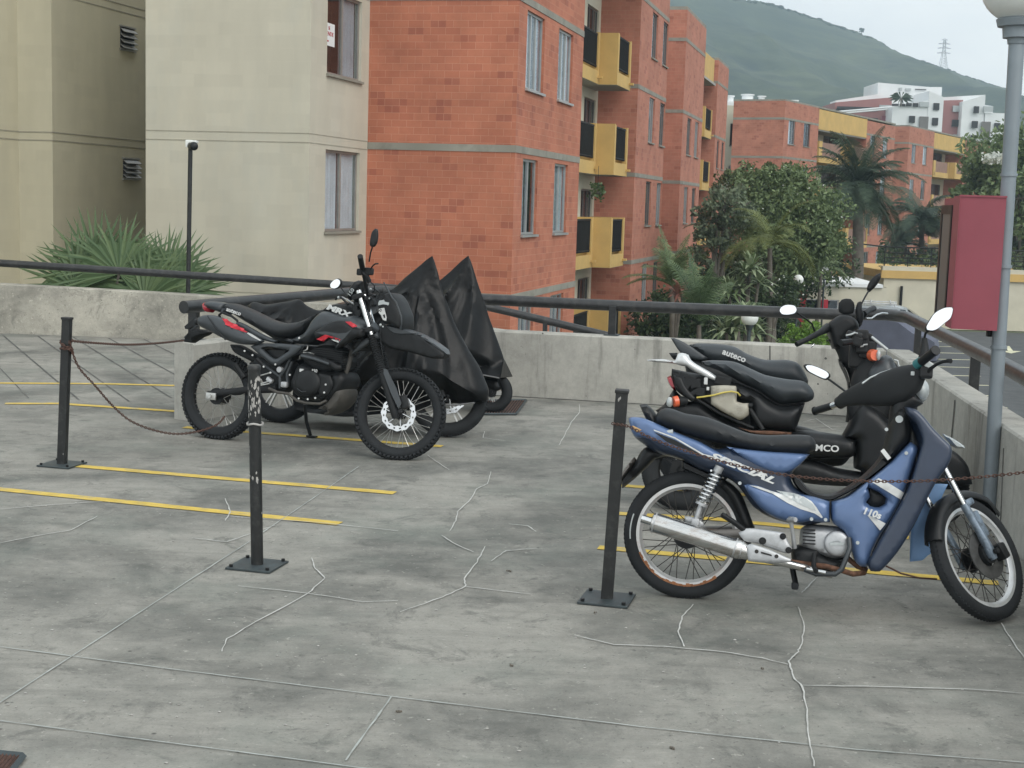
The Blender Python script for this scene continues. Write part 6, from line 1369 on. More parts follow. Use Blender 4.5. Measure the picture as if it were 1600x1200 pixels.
# mirrors
def tmirror(k, pts, tr, stem, glass=True, parent=None, inner=.86, name='mirror', th=.014, gm='mirror'):
    poly = b.poly(k, pts, tr); mb = puff(poly, th, r=th, y0=tr - th * .5, grid=.02, step=.01)
    o = mb.build(name, M['black'], parent or t, local=True); cx = sum(p[0] for p in poly) / len(poly); cz = sum(p[1] for p in poly) / len(poly)
    s = MB(); s.tube([b.q(k, x, y, tt) for x, y, tt in stem], .0055, 8); s.build('mirror_stem', M['black'], o, local=True)
    if glass:
        B = smooth_poly(poly, .008); g = MB(); g.add([(cx + (p.x - cx) * inner, -(tr + th * .5 + .002), cz + (p.y - cz) * inner) for p in B], [tuple(range(len(B)))]); g.build('mirror_glass', M[gm], o, local=True)
    return o
tmirror('C', [(578, 92), (596, 100), (600, 150), (592, 210), (572, 245), (545, 250), (532, 235), (536, 180), (552, 120)], .30, [(528, 375, .27), (540, 300, .29), (556, 248, .30)], glass=False)
tmirror('C', [(200, 600), (196, 570), (225, 535), (262, 518), (288, 532), (292, 560), (270, 595), (235, 610)], -.30, [(385, 740, -.2), (330, 650, -.26), (290, 600, -.29)])
# ================================================================== BLUE MOPED (right foreground)
b = Bike('blue_moped', (1085, 935), (1548, 972), math.radians(10), 'blue underbone moped with silver silencer and white lettering, nearest the camera on the right')
t = b.t
rc = b.pt(1074, 835, 0); rc.y = 0
wheel(b, rc, Yd, .288, .072, .236, rimh=.020, rimmat='rimrust', spokemat='spoked', nsp=36, drum=(.062, .05, .05), rimw=.024, stripe=3.0, tyremat='rubber')
rp = MB()
for i in range(26):
    th0 = math.radians(52 + i * 4); th1 = th0 + math.radians(4.1); r0 = .236 - .018 * random.uniform(.5, 1); r1 = .236 + .002
    rp.add([Vector((rc.x + r * math.cos(th), -.0265, rc.z - r * math.sin(th))) for r, th in ((r0, th0), (r1, th0), (r1, th1), (r0, th1))], [(0, 1, 2, 3)])
rp.build('rim_rust', pm('orange_rust', (.30, .13, .06), .9, .1, var=.5, scale=60), t, local=True)
lean_s = (-Xd * math.sin(math.radians(30)) + Zd * math.cos(math.radians(30))).normalized(); Rb = rotm(lean_s, math.radians(50)); axl = Rb @ Yd
fwd = Rb @ Vector((math.cos(math.radians(30)), 0, math.sin(math.radians(30))))
fcw = D(1526, 872, 6.2); fc = b.Mi @ fcw
wheel(b, fc, axl, .283, .066, .233, rimh=.018, rimmat='rim', spokemat='spoked', nsp=36, disc=None, rimw=.024, hub=(.045, .10))
g = MB(); n = 40
def FP(r, th, k): e1 = axl.cross(Zd).normalized(); e2 = axl.cross(e1).normalized(); return fc + e1 * (r * math.cos(th)) + e2 * (r * math.sin(th)) + axl * k
for i in range(n): t0, t1 = 2 * PI * i / n, 2 * PI * (i + 1) / n; g.add([FP(.055, t0, -.055), FP(.11, t0, -.055), FP(.11, t1, -.055), FP(.055, t1, -.055), FP(.055, t0, -.05), FP(.11, t0, -.05), FP(.11, t1, -.05), FP(.055, t1, -.05)], [(0, 1, 2, 3), (7, 6, 5, 4), (1, 5, 6, 2), (0, 4, 5, 1)])
g.build('brake_disc', pm('dull_disc', (.09, .09, .088), .5, .6, var=.4, scale=20), t, local=True)
RF = Matrix((fwd, axl, lean_s)).transposed(); lg = MB(); tu = MB()
for sg in (-1, 1):
    o = fc + axl * (sg * .078)
    lg.tube([o - lean_s * .03, o + lean_s * .02, o + lean_s * .10 - fwd * .0, o + lean_s * .24 - fwd * .01], [.016, .022, .018, .019], 10); lg.box(o + lean_s * .005, (.05, .022, .05), RF, bev=.008)
    tu.tube([o + lean_s * .23 - fwd * .01, o + lean_s * .44 - fwd * .012], .0135, 10)
lg.box(fc - axl * .082 + lean_s * .13 + fwd * .028, (.035, .02, .12), RF, bev=.01); lg.box(fc - axl * .085 + lean_s * .235 + fwd * .015, (.06, .03, .03), RF, bev=.01)
lg.build('fork_leg', pm('greyblue_fork', (.22, .27, .33), .35, .6, var=.2, scale=25, dirt=(.05, .055, .06), dirt_amt=.9, dscale=18), t, local=True); tu.build('fork_tube', M['chrome'], t, local=True)
g = MB(); g.box(fc - axl * .075 + fwd * .075 - lean_s * .02, (.05, .05, .075), RF, bev=.014); g.tube([fc - axl * .10, fc - axl * .118], .013, 6); g.tube([fc - axl * .07, fc - axl * .03], .045, 16); g.build('brake_caliper', M['gund'], t, local=True)
# wheel mudguard following the steered wheel
g = MB(); prev = None
e1 = axl.cross(Zd).normalized(); 
if e1.dot(Xd) < 0: e1 = -e1
e2 = e1.cross(axl).normalized(); e2 = e2 if e2.z > 0 else -e2
sec = [(-.044, -.03), (-.043, -.008), (-.026, .006), (0, .010), (.026, .006), (.043, -.008), (.044, -.03)]
rings = []
for i in range(19):
    th = math.radians(40 + i * 7.0); rad = .292 + (.035 * (1 - i / 9) if i < 9 else 0); dirv = e1 * math.cos(th) + e2 * math.sin(th); tap = min(1, .35 + i * .22) 
    rings.append([fc + dirv * (rad + q) + axl * (k * tap) for k, q in sec] + [fc + dirv * (rad + q - .004) + axl * (k * tap * .94) for k, q in reversed(sec)])
loft(g, rings); g.build('front_mudguard', M['black'], t, local=True)
# ---- navy body core and blue panels
core = [(980, 657.5), (984, 651.5), (1001, 652), (1020, 659), (1055, 674), (1093, 689), (1118, 700), (1139, 698), (1181, 705), (1265, 710), (1246, 729), (1236, 745), (1242, 760), (1260, 772), (1275, 779), (1297, 784), (1298, 817), (1288, 817), (1262, 822), (1230, 818), (1200, 808), (1177, 793), (1162, 772), (1150, 757), (1137, 748), (1096, 735), (1064, 719), (1023, 707), (1001, 692), (988, 681)]
co, cm = pf('rear_body', 'X', core, .13, .135, 'navy', r=.05, grid=.028)
o1, m1 = pf('tail_cowl', 'Q', [(66, 232), (78, 225), (130, 227), (190, 250), (300, 300), (420, 348), (500, 392), (600, 440), (690, 495), (768, 540), (830, 556), (740, 540), (600, 500), (470, 442), (380, 420), (290, 392), (200, 352), (140, 330), (104, 326), (78, 292)], .14, .144, 'blue', r=.018, edge=.75, grid=.022)
o2, m2 = pf('side_panel', 'Q', [(552, 372), (640, 384), (760, 396), (862, 402), (966, 410), (910, 468), (858, 500), (800, 504), (720, 478), (650, 440), (590, 398)], .14, .147, 'blue', r=.018, edge=.75, grid=.022)
o3, m3 = pf('lower_panel', 'S', [(238, 548), (262, 542), (330, 546), (420, 580), (520, 605), (620, 612), (700, 628), (788, 655), (789, 786), (740, 788), (660, 782), (590, 792), (520, 782), (440, 756), (360, 706), (300, 640)], .15, .152, 'blue', r=.02, edge=.72, crown=.012, grid=.022)
pf('indicator_lens', 'Q', [(61, 252), (72, 240), (120, 262), (172, 288), (180, 294), (150, 310), (108, 326), (82, 300)], .14, .15, 'amber', r=.02, parent=o1)
decal(b.poly('S', [(282, 552), (340, 560), (420, 588), (520, 618), (620, 622), (672, 652), (702, 690), (722, 722), (742, 752), (735, 758), (690, 728), (600, 700), (520, 662), (430, 606)], .15), m3, M['sticker'], 'silver_swoosh', o3, off=.003)
decal(b.poly('S', [(450, 585), (560, 602), (600, 614), (640, 640), (680, 672), (700, 715), (640, 690), (560, 650)], .15), m3, M['sticks'], 'grey_swoosh', o3, off=.0045)
decal(b.poly('Q', [(195, 288), (300, 326), (440, 408), (600, 448), (740, 500), (838, 556), (832, 560), (730, 508), (596, 458), (436, 414), (300, 334), (196, 294)], .14), m1, M['sticker'], 'white_pinstripe', o1, off=.0035)
decal(b.poly('Q', [(196, 300), (300, 340), (432, 412), (420, 416), (340, 382), (260, 350)], .14), m1, M['black'], 'dark_inset', o1, off=.003)
p = b.q('Q', 640, 482, .15); xa_ = (b.q('Q', 830, 560, .15) - b.q('Q', 450, 405, .15)); an = math.atan2(xa_.z, xa_.x)
xd = Vector((math.cos(an), 0, math.sin(an))); zd = Vector((-math.sin(an), 0, math.cos(an)))
o = text('SPECIAL', .040, basis(xd, zd, Vector((p.x - .012, -.152, p.z + .004))), M['sticker'], None, bold=.0018, shear=.35, sx=2.1); o.parent = o1
# leg shield side panel
lp, lm = pf('leg_shield_panel', 'X', [(1300, 784), (1312, 781), (1326, 776), (1342, 764), (1366, 745), (1390, 725), (1410, 704), (1424, 690), (1436, 699), (1431, 718), (1416, 765), (1396, 806), (1377, 836), (1364, 862), (1358, 886), (1345, 886), (1336, 876), (1328, 850), (1318, 830), (1301, 816)], .155, .155, 'blue', r=.02, edge=.75, crown=.012, grid=.02, hole=[b.poly('X', [(1354, 785), (1360, 777), (1357, 762), (1372, 768), (1386, 779), (1384, 788), (1375, 793), (1361, 791)], .155)], corner=1.3)
g = puff(b.poly('X', [(1350, 792), (1352, 760), (1360, 755), (1390, 770), (1392, 792), (1372, 798)], .10), .10, r=.03); g.build('vent_interior', M['black'], t, local=True)
decal(b.poly('X', [(1362, 753), (1373, 747), (1392, 757), (1413, 770), (1408, 781), (1390, 770)], .16), lm, M['sticker'], 'white_band', lp, off=.004)
decal(b.poly('X', [(1355, 805), (1363, 807), (1384, 818), (1375, 829)], .16), lm, M['sticker'], 'white_triangle', lp, off=.004)
p = b.pt(1362, 802, .17); o = text('110s', .040, basis(Vector((math.cos(-.25), 0, math.sin(-.25))), Vector((math.sin(.25), 0, math.cos(.25))), Vector((p.x, -.182, p.z))), M['sticker'], None, bold=.0016, shear=.1, sx=1.05); o.parent = lp
# navy shield wings (both sides) + bright inner face of the far wing
def wing(poly, yy, th, mat, name, **k):
    mb = puff(poly, th, r=.016, edge=.6, y0=yy, grid=.022, crown=k.pop('crown', 0)); return mb.build(name, M[mat], t, local=True), mb
shield = [(500, 216), (545, 226), (585, 262), (625, 312), (668, 356), (705, 395), (706, 440), (688, 482), (640, 548), (590, 642), (530, 762), (460, 872), (385, 952), (345, 950), (332, 920), (352, 880), (440, 722), (510, 592), (560, 442), (574, 372), (548, 292), (508, 245)]
sp_ = b.poly('R', shield, .20)
def swr(V, tt):
    return tt
so, sm_ = wing(sp_, .165, .045, 'navy', 'leg_shield')
hb = puff(b.poly('R', [(502, 218), (548, 228), (588, 264), (632, 315), (672, 358), (706, 398), (700, 430), (660, 380), (620, 350), (580, 330), (560, 290)], .19), .185, r=.08, grid=.025); hb.build('front_fairing', M['blue'], t, local=True)
fb2 = puff(b.poly('R', [(470, 240), (520, 235), (600, 320), (690, 400), (690, 470), (620, 560), (560, 600), (560, 420), (540, 330)], .1), .15, r=.09, grid=.03); fb2.build('fairing_core', M['navy'], t, local=True)
far = b.poly('R', [(590, 575), (640, 560), (690, 562), (655, 640), (640, 720), (632, 800), (622, 868), (600, 880), (575, 902), (548, 905), (520, 908), (521, 862), (528, 760), (560, 680)], -.10)
wing(far, -.115, .012, 'palebluepl', 'inner_shield')
# navy wing copy on the far side
mb = puff(sp_, .03, r=.03, y0=-.2, grid=.03); mb.build('leg_shield', M['navy'], t, local=True)
# lens-like side marker by the fairing, behind the shield
g = puff(b.poly('R', [(655, 338), (700, 360), (748, 392), (752, 402), (715, 402), (690, 380)], -.08), .06, r=.03); g.build('side_reflector', M['sticks'], t, local=True)
# black inner cover: U band from headstock to seat
pf('inner_cover', 'X', [(1426, 686), (1410, 703), (1392, 722), (1365, 744), (1338, 764), (1314, 777), (1298, 783), (1275, 780), (1255, 771), (1242, 758), (1236, 742), (1250, 748), (1262, 762), (1276, 770), (1295, 773), (1314, 768), (1335, 755), (1358, 737), (1376, 716), (1386, 690), (1392, 665), (1397, 650), (1406, 636), (1418, 636), (1424, 650)], .13, .14, 'black', r=.04, grid=.022)
mb = MB(); p = b.pt(1405, 655, .15); mb.tube([Vector((p.x, -.14, p.z)), Vector((p.x, -.156, p.z))], .016, 14); mb.build('ignition_lock', M['sticks'], t, local=True)
for (x, y, yy) in ((1385, 671, -.15), (1416, 708, -.163), (1156, 755, -.158), (1290, 812, -.158), (1340, 848, -.162), (1268, 811, -.158)): mb = MB(); p = b.pt(x, y, -yy); mb.tube([Vector((p.x, yy, p.z)), Vector((p.x, yy - .006, p.z))], .008, 8); mb.build('screw', M['sticks'], t, local=True)
mb = MB(); p = b.pt(1384, 710, .15); mb.box(Vector((p.x, -.150, p.z)), (.018, .005, .05), Matrix.Rotation(-.7, 3, 'Y')); mb.build('hook_mark', M['sticker'], t, local=True)
# seat
pf('seat', 'P', [(252, 520), (270, 495), (300, 490), (350, 507), (420, 519), (500, 550), (560, 572), (620, 578), (700, 576), (758, 580), (776, 600), (776, 626), (742, 640), (680, 641), (600, 634), (500, 612), (400, 590), (310, 562), (258, 545)], .12, .13, 'seat', r=.055, edge=.45, grid=.022)
pf('grab_handle', 'P', [(203, 480), (222, 476), (240, 490), (262, 520), (280, 548), (268, 556), (240, 548), (220, 518)], .06, .07, 'black', r=.03)
mb = MB(); a, c_ = b.q('Q', 205, 310, .13), b.q('Q', 290, 300, .13); mb.tube([a, c_], .012, 8); mb.build('helmet_lock', M['sticks'], t, local=True)
# rear mudguard and plate
pf('rear_mudguard', 'Q', [(130, 395), (160, 372), (230, 395), (290, 415), (200, 432), (160, 470), (90, 535), (36, 578), (34, 540), (62, 500), (100, 450)], .04, .065, 'black', r=.03)
mb = puff(b.poly('Q', [(28, 545), (40, 500), (96, 425), (104, 440), (66, 492)], .03), .09, r=.01, grid=.03); mb.build('licence_plate', M['alud'], t, local=True)
pf('wheel_arch', 'Q', [(330, 436), (430, 486), (560, 545), (620, 600), (660, 690), (690, 775), (640, 800), (600, 700), (560, 620), (500, 560), (420, 520), (330, 480)], .05, .06, 'black', r=.03)
# rear shock: body, spring, lower clevis
for sg, nm in ((1, 1), (-1, 0)):
    a = b.q('Q', 506, 500, .15); c_ = b.q('Q', 428, 662, .15); e = b.q('Q', 400, 745, .15)
    if sg < 0: a, c_, e = [Vector((q.x, -q.y, q.z)) for q in (a, c_, e)]
    mb = MB(); mb.tube([a, c_], .011, 10); mb.tube([c_, e], .0125, 10); mb.tube([a + Yd * .0, a + (a - c_).normalized() * .03], .02, 10); mb.tube([c_, c_ + (a - c_).normalized() * .02], .028, 12); mb.box(e, (.035, .03, .035), bev=.008)
    s_ = mb.build('shock_absorber', M['alloy'], t, local=True); mb = MB(); coil(mb, c_.lerp(a, .08), a.lerp(c_, .02), .026, 8, .0055); mb.build('spring', M['chrome'], s_, local=True)
# swing arm, chain case, hub plate
mb = MB(); a = Vector((rc.x, -.10, rc.z)); c_ = b.q('Q', 690, 800, .10); mb.tube([a, c_], .022, 8, sq=.6); mb.tube([Vector((a.x, .1, a.z)), Vector((c_.x, .1, c_.z))], .03, 8); mb.build('swing_arm', M['alud'], t, local=True)
pf('chain_guard', 'Q', [(470, 780), (560, 785), (640, 800), (640, 820), (560, 812), (480, 800)], .07, .01, 'rustb', y0=.06, r=.006)
pf('hub_bracket', 'Q', [(345, 715), (395, 720), (440, 748), (450, 775), (420, 775), (390, 758), (350, 750)], .13, .012, 'alloy', y0=.125, r=.008, grid=.03)
# silencer
def lathe(pts, n=28, sq=1.0):
    """pts: (Vector, radius)"""
    mb = MB(); mb.tube([p for p, r in pts], [r for p, r in pts], n); return mb
T_ = .205
e0 = b.q('Q', 182, 742, T_); e1 = b.q('Q', 612, 878, T_); ax = (e1 - e0).normalized(); L_ = (e1 - e0).length
mb = lathe([(e0 - ax * .0, .030), (e0 + ax * .004, .041), (e0 + ax * .014, .044), (e0 + ax * (L_ - .03), .042), (e0 + ax * (L_ - .02), .0445), (e0 + ax * L_, .044), (e0 + ax * (L_ + .03), .036), (e0 + ax * (L_ + .10), .026), (e0 + ax * (L_ + .2) + Vector((0, .04, 0)), .018), (e0 + ax * (L_ + .42) + Vector((0, .1, 0.01)), .016)])
sil = mb.build('silencer', M['muff'], t, local=True)
mb = lathe([(e0 - ax * .045, .018), (e0 + ax * .01, .018)]); mb.tube([e0 - ax * .045, e0 - ax * .044], .014, 16); mb.build('tail_pipe', M['chrome'], sil, local=True)
mb = MB(); 
for k in (.015, L_ - .015, L_ + .012): q = e0 + ax * k; mb.tube([q - ax * .003, q + ax * .003], .0465 if k < L_ else .041, 28)
mb.build('silencer_band', M['alloy'], sil, local=True)
o_, m_ = pf('silencer_guard', 'Q', [(652, 862), (672, 852), (760, 878), (872, 928), (868, 944), (760, 948), (660, 938)], .24, .012, 'alloy', y0=.235, r=.015, grid=.02)
decal(b.poly('Q', [(722, 890), (775, 905), (778, 914), (724, 900)], .25), m_, M['dark'], 'slot', o_)
for (x, y) in ((702, 890), (800, 914)): decal([(b.q('Q', x, y, .25).x + .009 * math.cos(k), b.q('Q', x, y, .25).z + .009 * math.sin(k)) for k in [i * .785 for i in range(8)]], m_, M['dark'], 'guard_bolt', o_)
pf('footrest_plate', 'Q', [(612, 798), (650, 776), (720, 780), (838, 798), (852, 830), (878, 876), (862, 900), (838, 898), (760, 872), (700, 850), (640, 838)], .22, .014, 'alloy', y0=.21, r=.02, grid=.02)
for (x, y, r_) in ((731, 838, .016), (832, 816, .014), (860, 884, .014)): mb = MB(); p = b.q('Q', x, y, .23); mb.tube([Vector((p.x, -.22, p.z)), Vector((p.x, -.228, p.z))], r_, 16); mb.tube([Vector((p.x, -.228, p.z)), Vector((p.x, -.233, p.z))], r_ * .5, 6); mb.build('plate_bolt', M['gund'], t, local=True)
tb('passenger_footrest', 'Q', [(660, 800, .2), (590, 745, .23), (530, 708, .25)], .2, .012, 'black')
# engine
eo, em = pf('crankcase', 'S', [(600, 890), (612, 830), (660, 806), (780, 812), (860, 826), (905, 880), (912, 960), (880, 1010), (800, 1020), (700, 990), (640, 960), (600, 940)], .12, .115, 'alloy', r=.03)
cc = b.q('S', 832, 920, .16); n = 36; mb = MB(); pts_ = [(-.10, .056), (-.135, .056), (-.145, .052), (-.149, .042), (-.150, .02), (-.150, .0)]
rings = [[Vector((cc.x + r_ * math.cos(2 * PI * i / n), y_, cc.z + r_ * math.sin(2 * PI * i / n))) for i in range(n)] for y_, r_ in pts_]; loft(mb, rings); mb.build('magneto_cover', M['alloy'], eo, local=True)
mb = MB(); mb.box(Vector((cc.x, -.152, cc.z)), (.06, .004, .012), Matrix.Rotation(-.1, 3, 'Y')); mb.tube([Vector((cc.x - .035, -.151, cc.z)), Vector((cc.x, -.153, cc.z + .015)), Vector((cc.x + .035, -.151, cc.z))], .002, 5); mb.build('cover_mark', M['sticks'], eo, local=True)
mb = MB()
for i in range(5): a = b.q('S', 628, 830 + i * 22, .15); mb.box(Vector((a.x + .02, -.122, a.z)), (.055, .012, .006))
mb.build('casting_rib', M['gund'], eo, local=True)
pf('engine_underside', 'S', [(545, 950), (620, 930), (680, 940), (740, 900), (770, 930), (740, 980), (820, 1010), (890, 1010), (870, 1070), (760, 1110), (640, 1100), (560, 1060)], .12, .125, 'gund', r=.03)
tb('crash_bar', 'S', [(905, 880, .16), (912, 940, .17), (892, 1000, .18), (860, 1080, .19), (822, 1108, .19), (700, 1108, .19), (630, 1080, .17)], .17, .011, 'gun', n=10)
tb('footrest', 'S', [(690, 980, .14), (685, 1060, .18), (700, 1090, .22)], .2, .011, 'blackm')
tb('kick_lever', 'S', [(545, 750, .2), (545, 790, .2), (556, 860, .19), (566, 945, .17)], .19, [.012, .009, .008, .011], 'alloy', n=8)
tb('kick_pedal', 'S', [(528, 770, .19), (572, 768, .23)], .2, .011, 'alloy')
tb('gear_pedal', 'S', [(690, 1085, .2), (760, 1100, .2), (640, 1075, .2)], .2, .008, 'chrome')
tb('exhaust_pipe', 'S', [(900, 1010, .05), (960, 1060, .06), (1010, 1078, .08), (1000, 1100, .12), (930, 1108, .16), (860, 1085, .17), (760, 1060, .14), (600, 1040, .12), (520, 1030, .15)], .1, .012, 'rustb', n=10)
tb('loose_cable', 'R', [(410, 925, .1), (480, 960, .1), (560, 980, .08), (640, 985, .05)], .08, .004, 'rust', n=6)
tb('main_stand', 'S', [(548, 1050, .02), (560, 1110, .04), (575, 1180, .1)], .05, .013, 'gund'); mb = MB(); q = b.q('S', 568, 1182, .1); mb.box(q, (.03, .06, .03), bev=.008); mb.build('stand_foot', M['rubber'], t, local=True)
tb('side_stand', 'S', [(700, 1090, -.12), (740, 1110, -.2)], -.1, .011, 'gund')
# ---- handlebar cover and controls (steered to the left)
A0 = b.pt(1300, 632, -.20); A1 = b.pt(1450, 560, .16)
st_ = [(1306, 628, 8, .020, -.20), (1313, 625, 15, .035, -.18), (1330, 619, 22, .05, -.13), (1352, 612, 30, .07, -.07), (1376, 608, 38, .085, -.01), (1400, 603, 43, .09, .04), (1420, 598, 40, .085, .08), (1436, 591, 30, .07, .11), (1446, 578, 14, .04, .13)]
mb = MB(); rings = []; bar = (A1 - A0).normalized(); fr_ = bar.cross(lean_s).normalized() * -1
sc = 1 / 365.
for (x, y, hp_, dp_, tt) in st_:
    c_ = b.pt(x, y, tt); rings.append([c_ + fr_ * (.62 * dp_ * math.copysign(abs(math.cos(a)) ** .8, math.cos(a))) + Zd * (hp_ * sc * .72 * math.copysign(abs(math.sin(a)) ** .8, math.sin(a))) for a in [2 * PI * k / 24 for k in range(24)]])
loft(mb, rings); hc = mb.build('handlebar_cover', M['blackm'], t, local=True)
mb = MB(); c_ = b.pt(1430, 610, .0); mb.sphere(c_ + Vector((.02, 0, 0)), (.04, .085, .055), 18, 12); mb.build('headlight', M['sticks'], t, local=True)
tb('cover_edge', 'H', [(736, 996, .02), (800, 950, .0), (880, 915, -.02), (968, 886, -.03)], 0, .004, 'sticks', parent=hc)
pf('neck_cover', 'X', [(1392, 640), (1400, 610), (1430, 612), (1444, 630), (1420, 645), (1405, 660), (1390, 668)], .06, .09, 'black', r=.04)
mb = MB(); g0, g1 = b.pt(1274, 642, -.30), b.pt(1300, 634, -.23); mb.tube([g0, g1], .0175, 14); mb.tube([g0 - (g1 - g0) * .05, g0], .021, 14); mb.build('grip', M['black'], t, local=True)
mb = MB(); g2 = b.pt(1311, 630, -.20); mb.tube([g1, g2], .0165, 14); mb.build('bar_sleeve', M['chrome'], t, local=True)
mb = MB(); mb.tube([g2, b.pt(1318, 626, -.18)], .03, 14); mb.build('switch_housing', M['black'], t, local=True)
mb = MB(); h0, h1 = b.pt(1440, 565, .17), b.pt(1460, 549, .26); mb.tube([h0, h1], [.020, .019], 14); mb.tube([h1, h1 + (h1 - h0) * .12], .022, 14); mb.build('grip', M['black'], t, local=True)
mb = MB(); mb.tube([b.pt(1432, 570, .14), b.pt(1440, 565, .165)], .0225, 14); mb.build('teal_band', M['teal'], t, local=True)
tb('brake_lever', 'H', [(1240, 920, .16), (1270, 880, .18), (1320, 845, .21), (1370, 825, .24), (1410, 818, .27), (1430, 822, .28)], .2, [.010, .008, .007, .007, .009, .010], 'blackm')
mb = MB(); mb.box(b.q('H', 1250, 850, .16), (.035, .03, .03), Matrix.Rotation(.6, 3, 'Y'), bev=.005); mb.box(b.q('H', 1130, 918, .14), (.016, .01, .018), bev=.003); mb.build('lever_bracket', M['sticks'], t, local=True)
mb = MB(); mb.box(b.q('H', 1235, 905, .15), (.055, .05, .06), bev=.012); mb.build('master_cylinder', M['black'], t, local=True)
mb = MB(); k0 = b.q('H', 1225, 740, .14); mb.tube([b.q('H', 1215, 820, .15), k0, b.q('H', 1222, 640, .15)], [.026, .020, .012], 10); mb.build('mirror_boot', M['gund'], t, local=True)
tmirror('H', [(1232, 582), (1228, 560), (1248, 520), (1300, 445), (1380, 402), (1440, 398), (1448, 410), (1442, 450), (1425, 490), (1375, 530), (1320, 575), (1280, 590)], .18, [(1222, 640, .15), (1232, 600, .17), (1270, 570, .18)], inner=.93, th=.02)
tmirror('H', [(276, 856), (290, 845), (330, 846), (400, 870), (470, 905), (488, 925), (488, 945), (460, 968), (440, 966), (370, 935), (300, 895)], -.28, [(470, 960, -.27), (540, 1010, -.24), (620, 1070, -.19)], inner=.84, th=.016)
# ================================================================== BLACK SCOOTERS
def simple_wheelset(rear_px, front_px, Rr, Rf, lean, name, label, group=None, w=.1, rimm='rimblk', cast=5):
    global b, t
    b = Bike(name, rear_px, front_px, lean, label, group=group); t = b.t
    L = (G(*front_px) - G(*rear_px)).length
    wheel(b, Vector((0, 0, Rr * math.cos(lean))), Yd, Rr, w, Rr * .62, cast=cast, rimmat=rimm, spokemat=rimm, rimw=w * .3, hub=(.04, .1), drum=(.065, .05, .05))
    return L
# ---- front one of the pair: stripped tail, exposed reservoir
L = simple_wheelset((1062, 796), (1452, 822), .235, .235, math.radians(7), 'black_scooter', 'black scooter missing tail panels, its stained plastic tank exposed, directly behind the blue moped', w=.1)
wheel(b, Vector((L, 0, .235)), rotm(Vector((-.45, 0, .9)).normalized(), math.radians(30)) @ Yd, .235, .09, .16, cast=5, rimmat='rimblk', spokemat='rimblk', rimw=.03, name='wheel')
pf('seat', 'W', [(438, 298), (480, 290), (560, 289), (680, 300), (800, 350), (900, 394), (1050, 424), (1180, 440), (1232, 480), (1260, 530), (1252, 572), (1205, 594), (1120, 598), (1040, 611), (960, 582), (860, 512), (740, 456), (640, 402), (540, 352), (450, 322)], .13, .15, 'seatg', r=.09, grid=.022, crown=.01)
pf('grab_rail', 'W', [(45, 286), (160, 282), (250, 294), (275, 242), (300, 236), (332, 242), (352, 282), (390, 312), (500, 374), (566, 424), (560, 436), (545, 440), (480, 415), (380, 366), (330, 332), (285, 326), (240, 312), (180, 304), (60, 296)], .15, .03, 'rim', y0=.12, r=.015, mirror=True, grid=.02, corner=.9)
pf('tail_hook', 'W', [(205, 236), (270, 235), (262, 250), (285, 262), (275, 290), (240, 284)], .12, .03, 'black', y0=.08, r=.01)
pf('rear_subframe', 'W', [(225, 350), (330, 372), (480, 400), (560, 420), (640, 470), (700, 560), (700, 740), (600, 690), (520, 640), (440, 585), (400, 560), (330, 560), (250, 500), (222, 420)], .10, .11, 'gund', r=.02)
mb = MB()
for (x, y, w_, h_, a_) in ((345, 410, .10, .03, .3), (400, 460, .06, .05, -.2), (330, 470, .05, .09, .5), (290, 420, .05, .04, 0), (440, 520, .05, .05, .2), (380, 530, .08, .025, -.6), (600, 440, .09, .05, .2)): p = b.q('W', x, y, .14); mb.box(p, (w_, .03, h_), Matrix.Rotation(a_, 3, 'Y'), bev=.006)
mb.build('bracketry', M['blackm'], t, local=True)
mb = MB(); mb.box(b.q('W', 475, 440, .16), (.02, .02, .04), bev=.003); mb.box(b.q('W', 490, 495, .16), (.015, .02, .02), bev=.003); mb.build('relay', M['sticker'], t, local=True)
pf('side_cover', 'W', [(640, 440), (740, 470), (860, 525), (960, 595), (1040, 622), (1195, 600), (1175, 660), (1140, 760), (1120, 808), (1000, 806), (880, 796), (800, 770), (790, 680), (790, 600), (700, 580)], .16, .17, 'black', r=.06)
pf('tail_side_arm', 'W', [(240, 400), (300, 410), (330, 480), (400, 560), (412, 580), (380, 592), (330, 560), (290, 520), (255, 470)], .15, .02, 'black', y0=.14, r=.015)
pf('lower_body', 'W', [(105, 655), (165, 610), (235, 500), (330, 585), (420, 590), (560, 680), (700, 748), (900, 800), (1100, 815), (1120, 900), (700, 900), (300, 780), (140, 690)], .13, .14, 'black', r=.04)
tb('frame_rail', 'W', [(410, 570, .16), (560, 665, .16), (700, 730, .16), (820, 780, .16)], .16, .008, 'blackm')
tb('frame_rail', 'W', [(790, 640, .16), (850, 730, .16), (885, 790, .16)], .16, .014, 'gund')
pf('tail_light', 'W', [(190, 412), (214, 400), (248, 430), (268, 480), (266, 498), (248, 514), (222, 490), (198, 450)], .10, .11, 'tail', r=.03)
mb = MB(); a = b.q('W', 330, 585, .14); c_ = b.q('W', 272, 585, .17); mb.tube([a, c_], [.026, .030], 14); mb.build('indicator_body', M['black'], t, local=True)
mb = MB(); mb.tube([c_, b.q('W', 242, 590, .18)], [.032, .030], 16); mb.build('indicator_lens', M['orange'], t, local=True); mb = MB(); mb.sphere(b.q('W', 215, 592, .18), (.02, .015, .03), 10, 8); mb.build('indicator_bulb', M['sticks'], t, local=True)
to, tm_ = pf('fluid_tank', 'W', [(510, 476), (600, 470), (692, 476), (697, 500), (697, 588), (740, 600), (784, 600), (788, 640), (784, 685), (742, 716), (718, 722), (640, 684), (560, 640), (512, 606)], .17, .04, 'tank', y0=.15, r=.02, grid=.016, corner=.8)
mb = MB(); mb.tube([b.q('W', 785, 618, .17), b.q('W', 812, 618, .17)], .015, 10); mb.build('tank_cap', M['black'], to, local=True)
